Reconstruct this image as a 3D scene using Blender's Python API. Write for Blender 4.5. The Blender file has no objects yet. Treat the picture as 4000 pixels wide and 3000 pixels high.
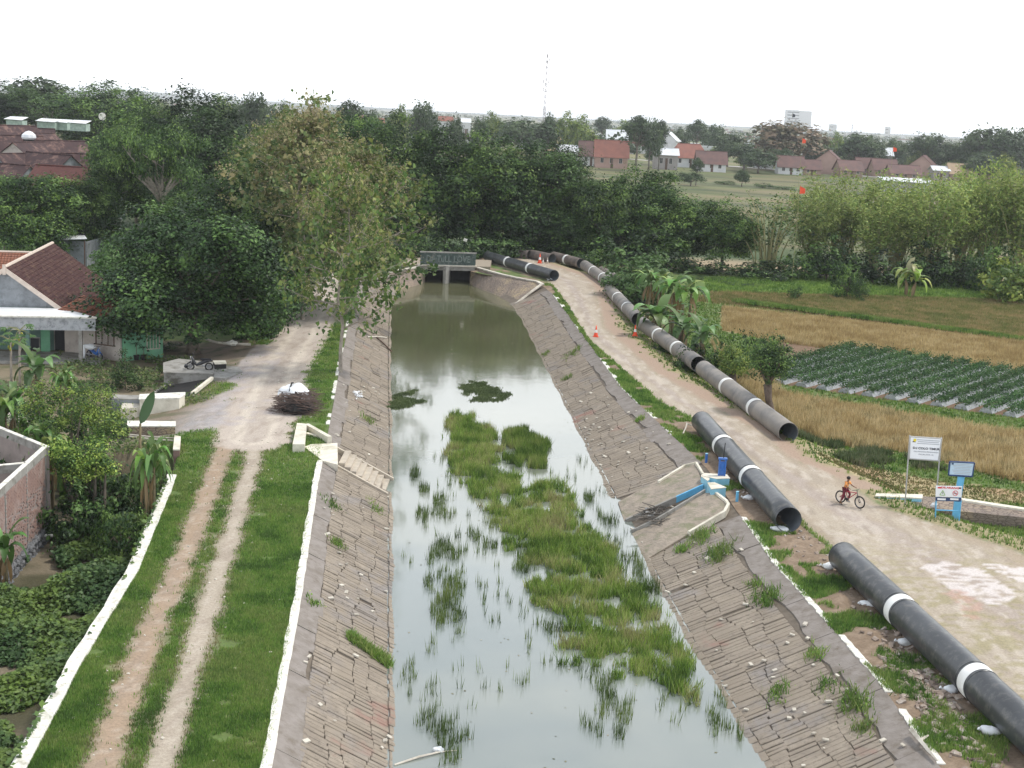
import bpy, bmesh, math, random
import numpy as np
from mathutils import Vector, Matrix, Euler
random.seed(7); RNG=np.random.default_rng(11)
SC=bpy.context.scene
COL=SC.collection
# ------------------------------------------------------------------ camera
FPX=5200.0; H=18.0; PIT=math.atan(1055/5200); ROLL=math.radians(2.83)
cf=Vector((0,math.cos(PIT),-math.sin(PIT))); u0=Vector((0,math.sin(PIT),math.cos(PIT))); r0=Vector((1,0,0))
cr=r0*math.cos(ROLL)+u0*math.sin(ROLL); cu=-r0*math.sin(ROLL)+u0*math.cos(ROLL)
cd=bpy.data.cameras.new('camera'); cam=bpy.data.objects.new('camera',cd); COL.objects.link(cam)
M=Matrix((cr,cu,-cf)).transposed().to_4x4(); M.translation=Vector((0,0,H)); cam.matrix_world=M
cd.sensor_width=36; cd.lens=36*FPX/4000; cd.clip_start=1; cd.clip_end=30000
SC.camera=cam
# ------------------------------------------------------------------ sky, sun, exposure
SUN_EL=math.radians(58); SUN_AZ=math.radians(70)      # azimuth from +Y towards +X
w=bpy.data.worlds.new('World'); SC.world=w; w.use_nodes=True
nt=w.node_tree; nd=nt.nodes; lk=nt.links; nd.clear()
out=nd.new('ShaderNodeOutputWorld'); bg=nd.new('ShaderNodeBackground'); bg.inputs['Strength'].default_value=0.1
sky=nd.new('ShaderNodeTexSky'); sky.sky_type='NISHITA'; sky.sun_disc=False
sky.sun_elevation=SUN_EL; sky.sun_rotation=SUN_AZ; sky.air_density=1.0; sky.dust_density=2.0
tc=nd.new('ShaderNodeTexCoord'); sep=nd.new('ShaderNodeSeparateXYZ'); lk.new(tc.outputs['Generated'],sep.inputs[0])
# cloud deck: direction divided by height gives a flat layer of cloud seen in perspective
mx=nd.new('ShaderNodeMath'); mx.operation='ADD'; mx.inputs[1].default_value=0.22; lk.new(sep.outputs['Z'],mx.inputs[0])
dv=nd.new('ShaderNodeVectorMath'); dv.operation='DIVIDE'; cmb=nd.new('ShaderNodeCombineXYZ')
for i in range(3): lk.new(mx.outputs[0],cmb.inputs[i])
lk.new(tc.outputs['Generated'],dv.inputs[0]); lk.new(cmb.outputs[0],dv.inputs[1])
nz=nd.new('ShaderNodeTexNoise'); nz.inputs['Scale'].default_value=1.7; nz.inputs['Detail'].default_value=7; nz.inputs['Roughness'].default_value=0.6
lk.new(dv.outputs[0],nz.inputs['Vector'])
rp=nd.new('ShaderNodeValToRGB'); rp.color_ramp.elements[0].position=0.38; rp.color_ramp.elements[1].position=0.62
rp.color_ramp.elements[0].color=(5.6,6.6,8.0,1); rp.color_ramp.elements[1].color=(11.5,11.8,12.2,1)
lk.new(nz.outputs['Fac'],rp.inputs[0])
er=nd.new('ShaderNodeMapRange'); er.inputs['From Min'].default_value=0.03; er.inputs['From Max'].default_value=0.5
lk.new(sep.outputs['Z'],er.inputs['Value'])
mh=nd.new('ShaderNodeMix'); mh.data_type='RGBA'; lk.new(er.outputs[0],mh.inputs['Factor']); mh.inputs[6].default_value=(29,29.6,30.2,1); lk.new(rp.outputs[0],mh.inputs[7])
mm=nd.new('ShaderNodeMix'); mm.data_type='RGBA'; mm.inputs['Factor'].default_value=0.88
lk.new(sky.outputs[0],mm.inputs[6]); lk.new(mh.outputs[2],mm.inputs[7]); lk.new(mm.outputs[2],bg.inputs['Color']); lk.new(bg.outputs[0],out.inputs[0])
sl=bpy.data.lights.new('sun','SUN'); sl.energy=3.2; sl.angle=math.radians(8); sl.color=(1.0,0.95,0.86)
so=bpy.data.objects.new('sun',sl); COL.objects.link(so)
sd=Vector((math.sin(SUN_AZ)*math.cos(SUN_EL),math.cos(SUN_AZ)*math.cos(SUN_EL),math.sin(SUN_EL)))
so.rotation_euler=sd.to_track_quat('Z','Y').to_euler(); so.location=(0,0,200)
SC.view_settings.view_transform='Standard'; SC.view_settings.look='None'; SC.view_settings.exposure=0.0; SC.view_settings.gamma=1.0
SC.view_settings.use_curve_mapping=False
# ------------------------------------------------------------------ helpers
def G(px,py,z=0.0):
    d=cf+cr*((px-2000)/FPX)-cu*((py-1500)/FPX); t=(z-H)/d.z
    return Vector((d.x*t,d.y*t,z))
def ATY(px,py,Y):           # point where the ray meets the plane y=Y
    d=cf+cr*((px-2000)/FPX)-cu*((py-1500)/FPX); t=Y/d.y
    return Vector((d.x*t,Y,H+d.z*t))
WLOC={}
def tag(o,label=None,cat=None,group=None,kind=None):
    if label: o['label']=label
    if cat: o['category']=cat
    if group: o['group']=group
    if kind: o['kind']=kind
    return o
def empty(name,loc,label=None,cat=None,group=None):
    o=bpy.data.objects.new(name,None); COL.objects.link(o); o.location=loc; o.empty_display_size=0.3
    WLOC[o]=Vector(loc); return tag(o,label,cat,group)
class MB:
    def __init__(s): s.v=[]; s.f=[]; s.m=[]; s.mi=0
    def add(s,vs,fs):
        n=len(s.v); s.v+= [tuple(v) for v in vs]; s.f+=[tuple(i+n for i in f) for f in fs]; s.m+=[s.mi]*len(fs); return s
    def box(s,c,size,rot=None,axes=None):
        hx,hy,hz=[a/2 for a in size]; c=Vector(c)
        vs=[Vector((x,y,z)) for x in(-hx,hx) for y in(-hy,hy) for z in(-hz,hz)]
        if rot is not None:
            R=Euler(rot).to_matrix() if not isinstance(rot,Matrix) else rot; vs=[R@v for v in vs]
        if axes: vs=[axes[0]*v.x+axes[1]*v.y+axes[2]*v.z for v in vs]
        return s.add([v+c for v in vs],[(0,1,3,2),(4,6,7,5),(0,4,5,1),(2,3,7,6),(0,2,6,4),(1,5,7,3)])
    def hexa(s,b,t):      # four bottom and four top points, counter-clockwise from above
        return s.add(list(b)+list(t),[(3,2,1,0),(4,5,6,7),(0,1,5,4),(1,2,6,5),(2,3,7,6),(3,0,4,7)])
    def tube(s,pts,rad,n=8,cap=True):
        pts=[Vector(p) for p in pts]
        if not hasattr(rad,'__len__'): rad=[rad]*len(pts)
        rings=[]; prev=None
        for i,p in enumerate(pts):
            t=(pts[min(i+1,len(pts)-1)]-pts[max(i-1,0)]).normalized()
            if prev is None:
                a=t.cross(Vector((0,0,1)))
                if a.length<.05: a=t.cross(Vector((0,1,0)))
            else: a=prev-t*prev.dot(t)
            a.normalize(); prev=a; b=t.cross(a)
            rings.append([p+(a*math.cos(k*2*math.pi/n)+b*math.sin(k*2*math.pi/n))*rad[i] for k in range(n)])
        vs=[v for r in rings for v in r]; fs=[]
        for i in range(len(pts)-1):
            for k in range(n):
                fs.append((i*n+k,i*n+(k+1)%n,(i+1)*n+(k+1)%n,(i+1)*n+k))
        if cap: fs.append(tuple(range(n-1,-1,-1))); fs.append(tuple((len(pts)-1)*n+k for k in range(n)))
        return s.add(vs,fs)
    def cyl(s,p0,p1,r0,r1=None,n=12,cap=True): return s.tube([p0,p1],[r0,r0 if r1 is None else r1],n,cap)
    def lathe(s,c,prof,n=16,axis=Vector((0,0,1))):
        c=Vector(c); a=axis.cross(Vector((0,1,0)) if abs(axis.y)<.9 else Vector((1,0,0))).normalized(); b=axis.cross(a)
        vs=[c+axis*z+(a*math.cos(k*2*math.pi/n)+b*math.sin(k*2*math.pi/n))*r for r,z in prof for k in range(n)]
        fs=[(i*n+k,i*n+(k+1)%n,(i+1)*n+(k+1)%n,(i+1)*n+k) for i in range(len(prof)-1) for k in range(n)]
        return s.add(vs,fs)
    def blob(s,c,size,seed=0,amp=.15,n=8,m=6,rot=0):
        rr=random.Random(seed); c=Vector(c); vs=[]; fs=[]
        ph=[rr.uniform(0,6.28) for _ in range(6)]
        for i in range(m+1):
            th=math.pi*i/m
            for k in range(n):
                a=2*math.pi*k/n; q=1+amp*(math.sin(2*a+ph[0])*math.sin(th+ph[1])+.6*math.sin(3*a+ph[2]+2*th)+.4*math.cos(3*th+ph[3]+a))
                x=math.sin(th)*math.cos(a)*size[0]*q/2; y=math.sin(th)*math.sin(a)*size[1]*q/2; z=math.cos(th)*size[2]*q/2
                vs.append(c+Vector((x*math.cos(rot)-y*math.sin(rot),x*math.sin(rot)+y*math.cos(rot),z)))
        for i in range(m):
            for k in range(n): fs.append((i*n+k,(i+1)*n+k,(i+1)*n+(k+1)%n,i*n+(k+1)%n))
        return s.add(vs,fs)
    def strip(s,pa,pb): # two parallel point lists -> quads
        n=len(pa); return s.add(list(pa)+list(pb),[(i,i+1,n+i+1,n+i) for i in range(n-1)])
    def build(s,name,mat,parent=None,smooth=False,label=None,kind=None):
        off=Vector((0,0,0)); q=parent
        while q is not None:
            off=off+WLOC.get(q,Vector()); q=q.parent
        me=bpy.data.meshes.new(name); me.from_pydata([(v[0]-off.x,v[1]-off.y,v[2]-off.z) for v in s.v],[],s.f)
        for mt in (mat if isinstance(mat,(list,tuple)) else [mat]): me.materials.append(mt)
        if isinstance(mat,(list,tuple)): me.polygons.foreach_set('material_index',s.m)
        if smooth: me.polygons.foreach_set('use_smooth',[True]*len(me.polygons))
        me.update(); o=bpy.data.objects.new(name,me); COL.objects.link(o); o.parent=parent
        return tag(o,label,kind=kind)
def npmesh(name,V,Fq,mat,parent=None,col=None,smooth=False,kind=None,label=None,attr=None):
    """V (n,3), Fq (m,k) uniform polygons, quick"""
    me=bpy.data.meshes.new(name); n=len(V); m,k=Fq.shape
    me.vertices.add(n); me.vertices.foreach_set('co',np.ascontiguousarray(V,dtype=np.float32).ravel())
    me.loops.add(m*k); me.loops.foreach_set('vertex_index',np.ascontiguousarray(Fq,dtype=np.int32).ravel())
    me.polygons.add(m); me.polygons.foreach_set('loop_start',np.arange(0,m*k,k,dtype=np.int32)); me.polygons.foreach_set('loop_total',np.full(m,k,dtype=np.int32))
    if smooth: me.polygons.foreach_set('use_smooth',np.ones(m,dtype=bool))
    me.materials.append(mat); me.update(calc_edges=True)
    if col is not None:
        a=me.color_attributes.new('Col','FLOAT_COLOR','POINT'); c4=np.ones((n,4),dtype=np.float32); c4[:,:col.shape[1]]=col; a.data.foreach_set('color',c4.ravel())
    if attr:
        for kk,vv in attr.items():
            a=me.color_attributes.new(kk,'FLOAT_COLOR','POINT'); c4=np.ones((n,4),dtype=np.float32); c4[:,:vv.shape[1]]=vv; a.data.foreach_set('color',c4.ravel())
    o=bpy.data.objects.new(name,me); COL.objects.link(o); o.parent=parent
    return tag(o,label,kind=kind)
def copy_tree(o,parent=None):
    c=o.copy(); COL.objects.link(c); c.parent=parent
    for ch in list(o.children): copy_tree(ch,c)
    return c
# ------------------------------------------------------------------ materials
def node(nt,t,**kw):
    n=nt.nodes.new(t)
    for k,v in kw.items():
        if k in n.inputs: n.inputs[k].default_value=v
        else: setattr(n,k,v)
    return n
def newmat(name):
    m=bpy.data.materials.new(name); m.use_nodes=True; nt=m.node_tree
    return m,nt,nt.nodes['Principled BSDF'],nt.links
def mixc(nt,fac,a,b,blend='MIX'):
    n=nt.nodes.new('ShaderNodeMix'); n.data_type='RGBA'; n.blend_type=blend
    for s,v in ((n.inputs['Factor'],fac),(n.inputs[6],a),(n.inputs[7],b)):
        if isinstance(v,(int,float)): s.default_value=v
        elif isinstance(v,tuple): s.default_value=(*v,1) if len(v)==3 else v
        else: nt.links.new(v,s)
    return n.outputs[2]
def noise(nt,scale,detail=4,rough=.55,coord='pos',stretch=None,w=0):
    g=nt.nodes.new('ShaderNodeNewGeometry').outputs['Position'] if coord=='pos' else nt.nodes.new('ShaderNodeTexCoord').outputs['Object']
    if stretch:
        mp=nt.nodes.new('ShaderNodeMapping'); mp.inputs['Scale'].default_value=stretch; nt.links.new(g,mp.inputs[0]); g=mp.outputs[0]
    n=node(nt,'ShaderNodeTexNoise',Scale=scale,Detail=detail,Roughness=rough); nt.links.new(g,n.inputs['Vector']); return n.outputs['Fac']
def ramp(nt,fac,p0,p1,c0=(0,0,0),c1=(1,1,1)):
    r=nt.nodes.new('ShaderNodeValToRGB'); r.color_ramp.elements[0].position=p0; r.color_ramp.elements[1].position=p1
    r.color_ramp.elements[0].color=(*c0,1); r.color_ramp.elements[1].color=(*c1,1); nt.links.new(fac,r.inputs[0]); return r.outputs[0]
def bump(nt,fac,b,strength=.4,dist=.05):
    n=node(nt,'ShaderNodeBump',Strength=strength,Distance=dist); nt.links.new(fac,n.inputs['Height']); nt.links.new(n.outputs[0],b.inputs['Normal'])
def mat(name,c,c2=None,rough=.8,scale=2,bmp=.2,bscale=None,spec=.3,metal=0,stain=None,coord='pos',stretch=None,stain_scale=.7,rnd=0,bdist=.03):
    m,nt,b,lk=newmat(name); b.inputs['Roughness'].default_value=rough; b.inputs['Specular IOR Level'].default_value=spec; b.inputs['Metallic'].default_value=metal
    c2=c2 or tuple(x*.7 for x in c)
    o=mixc(nt,ramp(nt,noise(nt,scale,5,coord=coord,stretch=stretch),.35,.65),c,c2)
    if stain: o=mixc(nt,ramp(nt,noise(nt,stain_scale,6,.7,coord=coord),.5,.68),o,stain)
    if rnd:
        oi=nt.nodes.new('ShaderNodeObjectInfo'); mr=node(nt,'ShaderNodeMapRange'); mr.inputs['To Min'].default_value=1-rnd; mr.inputs['To Max'].default_value=1+rnd
        lk.new(oi.outputs['Random'],mr.inputs['Value']); hv=node(nt,'ShaderNodeHueSaturation'); lk.new(mr.outputs[0],hv.inputs['Value']); lk.new(o,hv.inputs['Color']); o=hv.outputs[0]
    lk.new(o,b.inputs['Base Color'])
    if bmp: bump(nt,noise(nt,bscale or scale*6,4,coord=coord),b,bmp,bdist)
    return m
def leafmat(name,tint=(1,1,1),trans=.25,rough=.55,spec=.3):
    """colour comes from the per-leaf attribute (leaf colour, with light or shade painted into some crowns)"""
    m,nt,b,lk=newmat(name); a=node(nt,'ShaderNodeAttribute',attribute_name='Col')
    oi=nt.nodes.new('ShaderNodeObjectInfo'); mr=node(nt,'ShaderNodeMapRange'); mr.inputs['To Min'].default_value=.8; mr.inputs['To Max'].default_value=1.2
    lk.new(oi.outputs['Random'],mr.inputs['Value'])
    hv=node(nt,'ShaderNodeHueSaturation'); lk.new(mr.outputs[0],hv.inputs['Value'])
    c=mixc(nt,1.0,a.outputs['Color'],tint,'MULTIPLY'); lk.new(c,hv.inputs['Color'])
    lk.new(hv.outputs[0],b.inputs['Base Color']); b.inputs['Roughness'].default_value=rough; b.inputs['Specular IOR Level'].default_value=spec
    tr=nt.nodes.new('ShaderNodeBsdfTranslucent'); lk.new(hv.outputs[0],tr.inputs['Color'])
    ms=node(nt,'ShaderNodeMixShader'); ms.inputs[0].default_value=trans; lk.new(b.outputs[0],ms.inputs[1]); lk.new(tr.outputs[0],ms.inputs[2])
    lk.new(ms.outputs[0],nt.nodes['Material Output'].inputs[0]); return m
def attrmat(name,rough=.85,bs=3.0,bstr=.5,scale=6,amp=.25,spec=.2,bdist=.06):
    m,nt,b,lk=newmat(name); a=node(nt,'ShaderNodeAttribute',attribute_name='Col')
    n=noise(nt,scale,8,.75); mr=node(nt,'ShaderNodeMapRange'); mr.inputs['To Min'].default_value=1-amp; mr.inputs['To Max'].default_value=1+amp; mr.inputs['From Min'].default_value=.3; mr.inputs['From Max'].default_value=.7
    lk.new(n,mr.inputs['Value']); hv=node(nt,'ShaderNodeHueSaturation'); lk.new(mr.outputs[0],hv.inputs['Value']); lk.new(a.outputs['Color'],hv.inputs['Color'])
    lk.new(hv.outputs[0],b.inputs['Base Color']); b.inputs['Roughness'].default_value=rough; b.inputs['Specular IOR Level'].default_value=spec
    bump(nt,noise(nt,bs,6,.7),b,bstr,bdist); return m
# ------------------------------------------------------------------ numpy value noise
_gr=RNG.random((256,256))
def vnoise(x,y,s=1.0,octv=3):
    x=np.asarray(x,float)*s; y=np.asarray(y,float)*s; r=0; a=1; t=0
    for o in range(octv):
        xi=np.floor(x).astype(int); yi=np.floor(y).astype(int); fx=x-xi; fy=y-yi; fx=fx*fx*(3-2*fx); fy=fy*fy*(3-2*fy)
        g=lambda i,j:_gr[i%256,j%256]
        r=r+a*((g(xi,yi)*(1-fx)+g(xi+1,yi)*fx)*(1-fy)+(g(xi,yi+1)*(1-fx)+g(xi+1,yi+1)*fx)*fy); t+=a; a*=.5; x=x*2+17.3; y=y*2+5.1
    return r/t
def sstep(a,b,x): t=np.clip((x-a)/(b-a),0,1); return t*t*(3-2*t)
def dpoly(X,Y,pts):      # distance to a polyline, pts [(x,y)]
    d=np.full(np.shape(X),1e9)
    for (x0,y0),(x1,y1) in zip(pts[:-1],pts[1:]):
        vx,vy=x1-x0,y1-y0; t=np.clip(((X-x0)*vx+(Y-y0)*vy)/(vx*vx+vy*vy),0,1)
        d=np.minimum(d,np.hypot(X-x0-t*vx,Y-y0-t*vy))
    return d
def inpoly(X,Y,P):
    r=np.zeros(np.shape(X),bool); n=len(P)
    for i in range(n):
        x0,y0=P[i]; x1,y1=P[(i+1)%n]
        c=((y0>Y)!=(y1>Y))&(X<(x1-x0)*(Y-y0)/((y1-y0)+1e-12)+x0); r^=c
    return r
def gp(pts,z=0): return [tuple(G(x,y,z)[:2]) for x,y in pts]
def interp(Y,tab): tab=sorted(tab,key=lambda p:p[1]); return np.interp(Y,[p[1] for p in tab],[p[0] for p in tab])
# ------------------------------------------------------------------ layout lines (world metres, read off the photograph's ground plane)
WZ=-1.5; WK=19.5/21
LWP=[(-2.2,26)]+[(-3.37,39.86),(-4.46,50.46),(-6.17,67.79),(-7.84,84.68),(-10.65,111.88),(-14.0,146.5),(-13.87,156.51)]
LTP=[(-5.4,22)]+[(-6.11,33.84),(-6.63,38.77),(-7.4,46.5),(-9.1,61.66),(-10.39,74.95),(-12.44,94.99),(-14.46,115.71),(-16.6,139),(-13.7,145.5),(-10.95,152.2),(-10.8,160)]
RWP=[(10.2,30),(9.27,41.16),(7.94,52.05),(6.46,67.6),(4.62,91.08),(0.75,138.37),(-.29,147.92),(-3.0,156),(-5.85,164.5)]
RTP=[(13.3,28),(12.95,35.79),(12.7,42.03),(11.35,53.55),(10.57,68.69),(7.5,88.83),(3.75,136.06),(2.57,143.57),(1.69,144.9),(-.59,147.3),(-3.6,150.2),(-5.4,152.6),(-5.5,160)]
LWP=[(a*WK,b*WK) for a,b in LWP]; RWP=[(a*WK,b*WK) for a,b in RWP]
def xlw(y): return interp(y,LWP)
def xlt(y): return interp(y,LTP)
def xrw(y): return interp(y,RWP)
def xrt(y): return interp(y,RTP)
GWP=[(-12.2,24),(-12.81,33.29),(-13.57,39.89),(-14.26,48.82),(-15.93,60.43),(-16.99,66.52)]
def xgw(y): return interp(y,GWP)
ROADL=gp([(2130,1090),(2200,1180),(2290,1330),(2430,1450),(2560,1560),(2700,1640),(2900,1850),(3080,2010),(3220,2130),(3290,2210),(3450,2370),(3650,2570),(3900,2810),(4000,2900)])+[(16.2,30),(16.8,22)]
ROADR=gp([(2290,1080),(2330,1130),(2370,1280),(2560,1450),(2750,1560),(3000,1700),(3080,1780),(3270,1860),(3480,1990),(3700,2060),(4000,2160)])+[(26,45),(30,30),(30,20)]
ROADL=[(1.0,152),(-4,163)]+ROADL; ROADR=[(6.0,158),(3.0,166)]+ROADR
def xrl(y): return interp(y,ROADL)
def xrr(y): return interp(y,ROADR)
TRK_A=gp([(600,3060),(655,2900),(795,2440),(905,2080),(985,1810),(1012,1627)])
TRK_B=gp([(380,3060),(430,2900),(600,2440),(760,2080),(850,1810),(930,1640)])
TRK_C=gp([(985,1720),(1040,1560),(1085,1447),(1157,1338),(1215,1248),(1225,1190),(1235,1120),(1280,1060)])
BRANCH=gp([(1000,1600),(820,1620),(640,1640),(560,1650)])
YARD=gp([(700,1620),(1000,1520),(1120,1380),(1060,1350),(820,1310),(760,1340),(720,1450),(860,1480),(960,1500)])
def zleft(X,Y):
    X=np.asarray(X,float);Y=np.asarray(Y,float)
    z=0.06*(vnoise(X,Y,.6)-.5)
    g=sstep(-.05,-.35,X-xgw(Y))*(Y<66.8)            # low garden beyond the white wall
    z=z-1.9*g+.25*g*(vnoise(X,Y,.35)-.5)
    h=(Y>=66.8)*sstep(-17.5,-25,X)                  # house yard slopes down
    z=z-1.0*h
    z=z-0.6*sstep(150,170,Y)*sstep(-16,-30,X)
    return z
def zright(X,Y):
    X=np.asarray(X,float);Y=np.asarray(Y,float)
    e=X-xrr(Y); z=0.05*(vnoise(X,Y,.7)-.5)
    z=z-0.8*sstep(1.2,4.5,e)*sstep(56,66,Y)
    z=z-0.22*sstep(2.5,5.0,e)*(1-sstep(56,66,Y))
    # soil humps and pits on the strip between lining and pipe
    s=sstep(.3,1.0,X-xrt(Y))*sstep(.4,-.4,X-xrl(Y))
    z=z+s*(.5*(vnoise(X+31,Y,.55,3)-.5)+.12*(vnoise(X,Y,2.5,2)-.5))
    return z
# ------------------------------------------------------------------ terrain
DIRT=np.array((.33,.27,.205)); PALE=np.array((.40,.345,.28)); RED=np.array((.33,.215,.14)); GRAV=np.array((.30,.285,.285)); SOIL=np.array((.105,.12,.05)); GREEN=np.array((.11,.19,.045))
STRAW=np.array((.38,.30,.17)); OLIVE=np.array((.20,.195,.085)); BRIGHT=np.array((.15,.23,.06)); BROWN=np.array((.17,.11,.07)); DARKG=np.array((.035,.06,.02))
def mixa(c,t,col): return c*(1-t[...,None])+np.asarray(col)*t[...,None]
m_ground=attrmat('ground earth and turf',bs=9,bstr=.5,scale=9,amp=.28,bdist=.04)
def left_cols(X,Y):
    n1=vnoise(X,Y,1.2,4); n2=vnoise(X+50,Y,5,3); n3=vnoise(X,Y+70,.35,3)
    c=mixa(np.zeros(X.shape+(3,))+SOIL,n2,GREEN)
    c=mixa(c,.5*sstep(.55,.75,n3),OLIVE)
    gr=np.ones(X.shape)
    def road(d,wd,soft,col,g=1.0,jit=.5):
        nonlocal c,gr
        t=sstep(wd+soft,wd-soft*.4,d+(n1-.5)*jit)*g; c=mixa(c,t,col); gr=gr*(1-t)
    dA=dpoly(X,Y,TRK_A); dB=dpoly(X,Y,TRK_B); dC=dpoly(X,Y,TRK_C)
    road(dA,.50,.35,DIRT*.8,.75); road(dA,.26,.25,PALE*.97,1,.3)
    road(dB,.5,.4,DIRT*.75,.75); road(dB,.30,.4,(.34,.25,.18),.9)
    road(dpoly(X,Y,BRANCH),3.0,.8,GRAV*1.0,1); ind=inpoly(X,Y,YARD)
    d=np.where(ind,0,dpoly(X,Y,YARD+YARD[:1])); road(d,.2,.6,(.36,.32,.30),1)
    road(dC,1.9,.6,(.44,.38,.33),1,.9); road(dC-.0,.45,.3,(.36,.31,.27),.4)
    road(np.abs(dC-.85),.22,.2,(.54,.48,.41),.8)
    tr=1-gr; c=mixa(c,tr*sstep(.5,.66,vnoise(X*2.2,Y*.6,1.4,4))*.4,(.25,.20,.16)); c=mixa(c,tr*sstep(.56,.7,n2)*.35,(.50,.44,.38))
    t=sstep(.45,.7,n1)*((ind)|(dpoly(X,Y,BRANCH)<3)); c=mixa(c,t*.7,(.40,.36,.36))
    yard=(Y>66.8)*sstep(-17.5,-20,X)*(dC>3)*(Y<104)
    c=mixa(c,yard*.9,(.21,.165,.12)); c=mixa(c,yard*sstep(.5,.65,n1)*.7,(.09,.10,.05)); gr=gr*(1-yard*.6)  # yard earth darkened to paint in the shade over it
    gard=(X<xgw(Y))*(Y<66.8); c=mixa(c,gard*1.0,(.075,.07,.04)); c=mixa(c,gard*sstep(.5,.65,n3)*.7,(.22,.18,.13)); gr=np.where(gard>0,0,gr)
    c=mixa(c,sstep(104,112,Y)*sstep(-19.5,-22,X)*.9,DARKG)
    return c,gr
RF=dict(straw=gp([(2780,1330),(3010,1480),(3060,1545),(4100,1720),(4100,1880),(3950,1880),(3560,1770),(3300,1745),(3150,1700),(3070,1640),(2960,1560),(2820,1450)],-.8),
 beds=gp([(3040,1320),(4100,1475),(4100,1650),(3040,1500)],-.8),
 gold=gp([(2820,1200),(4100,1340),(4100,1480),(3020,1335),(2820,1290)],-.8),
 olive=gp([(2780,1140),(4100,1175),(4100,1345),(2880,1195),(2700,1175)],-.8),
 bright=gp([(2750,1085),(4100,1080),(4100,1178),(2760,1142)],-.8),
 mow=gp([(3170,1780),(3420,1800),(3700,1860),(4100,1900),(4100,1950),(3700,1920),(3450,1930),(3340,1880),(3250,1830)],-.4))
def right_cols(X,Y):
    n1=vnoise(X,Y,1.1,4); n2=vnoise(X+50,Y,5,3); n3=vnoise(X,Y+70,.4,3); n4=vnoise(X+9,Y*2,2.3,4)
    c=mixa(np.zeros(X.shape+(3,))+SOIL,n2,GREEN); gr=np.ones(X.shape)
    e=X-xrr(Y)
    t=sstep(6,3,e+4*(n1-.5))*(e>0); c=mixa(c,t*.75,(.36,.29,.18)); gr=gr*(1-t*.55)
    t=sstep(1.6,.8,e+1.6*(n1-.5))*(e>-.2)*(Y>66); c=mixa(c,t,(.34,.25,.19)); gr=gr*(1-t)
    for k,col,a in (('straw',STRAW*.85,1),('gold',STRAW*.95,1),('olive',OLIVE*1.25,1),('bright',BRIGHT,1),('mow',(.38,.31,.18),.9),('beds',BROWN,1)):
        P=RF[k]; ins=inpoly(X+1.2*(n1-.5),Y+1.6*(n2-.5),P).astype(float)*a
        cc=np.asarray(col)*(1+.5*(n2-.5))[...,None]; c=c*(1-ins[...,None])+cc*ins[...,None]; gr=gr*(1-ins)
    t=inpoly(X,Y,RF['olive'])*sstep(.5,.62,vnoise(X*.3,Y*1.2,.25,3)); c=mixa(c,t*.8,(.36,.27,.12))
    t=inpoly(X,Y,RF['mow'])*sstep(.62,.7,n3); c=mixa(c,t*.6,(.38,.24,.15))
    # road
    ins=sstep(-.25,.35,X-xrl(Y)+.5*(n1-.5))*sstep(.25,-.35,X-xrr(Y)+.5*(n1-.5))
    c=mixa(c,ins,DIRT*1.04); gr=gr*(1-ins)
    u=(X-xrl(Y))/np.maximum(xrr(Y)-xrl(Y),.5)
    for uc,wd,k in ((.25,.1,.9),(.72,.1,.8)): c=mixa(c,ins*sstep(wd+.1,wd-.06,np.abs(u-uc)+.1*(n1-.5))*k,PALE)
    c=mixa(c,ins*sstep(.16,.02,np.abs(u-.48)+.15*(n1-.5))*.6,(.36,.31,.29))
    c=mixa(c,ins*sstep(.5,.66,vnoise(X*2.2,Y*.55,1.3,4))*.45,(.27,.225,.18)); c=mixa(c,ins*sstep(.55,.7,vnoise(X*1.6+9,Y*.4,2.1,4))*.5,(.52,.46,.40))
    near=ins*sstep(62,50,Y); c=mixa(c,near*sstep(.5,.62,n4)*.65,(.28,.25,.13)); gr=np.maximum(gr,near*.55*sstep(.55,.68,n4))
    P=gp([(3590,2210),(3700,2190),(3850,2230),(3990,2330),(3900,2360),(3740,2320)]); t=inpoly(X+.6*(n4-.5),Y+.6*(n1-.5),P).astype(float); c=mixa(c,t*.85*sstep(.34,.5,n4),(.60,.55,.54)); gr=gr*(1-t)
    P=gp([(3840,2200),(4060,2220),(4060,2300),(3950,2260)]); t=inpoly(X+.6*(n4-.5),Y+.6*(n1-.5),P).astype(float); c=mixa(c,t*.85*sstep(.34,.5,n4),(.62,.57,.56)); gr=gr*(1-t)
    P=gp([(3690,2320),(3780,2310),(3850,2400),(3800,2420)]); t=inpoly(X+.9*(n4-.5),Y+.9*(n1-.5),P).astype(float); c=mixa(c,t*.6*sstep(.35,.55,n2),(.44,.28,.23)); gr=gr*(1-t)
    # strip between lining and road: turf with bare excavated patches
    s=(X>xrt(Y))*(X<xrl(Y)); pit=sstep(.52,.60,vnoise(X+31,Y,.55,3)+.13*sstep(1.9,.4,xrl(Y)-X)*(Y<80))
    c=mixa(c,s*pit,(.205,.15,.105)); c=mixa(c,s*pit*sstep(.5,.62,n2)*.6,(.30,.23,.17)); gr=gr*(1-s*pit)
    return c,gr
def sheet(name,fx,ulist,ys,zf,cf_,mat_,skirt=None):
    ys=np.asarray(ys); U=np.asarray(ulist); Yg=np.repeat(ys[:,None],len(U),1); Xg=fx(Yg,U[None,:]); Zg=zf(Xg,Yg)
    c,g=cf_(Xg,Yg)
    V=np.stack([Xg,Yg,Zg],-1).reshape(-1,3); n=len(U); m=len(ys)
    i=np.arange(m-1)[:,None]*n+np.arange(n-1)[None,:]; F=np.stack([i,i+1,i+n+1,i+n],-1).reshape(-1,4)
    if V[F[0][1]][0]<V[F[0][0]][0]: F=F[:,::-1]
    return npmesh(name,V,F,mat_,col=c.reshape(-1,3),smooth=True,kind='structure')
ys1=np.concatenate([np.arange(22,70,.22),np.arange(70,110,.35),np.arange(110,173,.6)])
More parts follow.
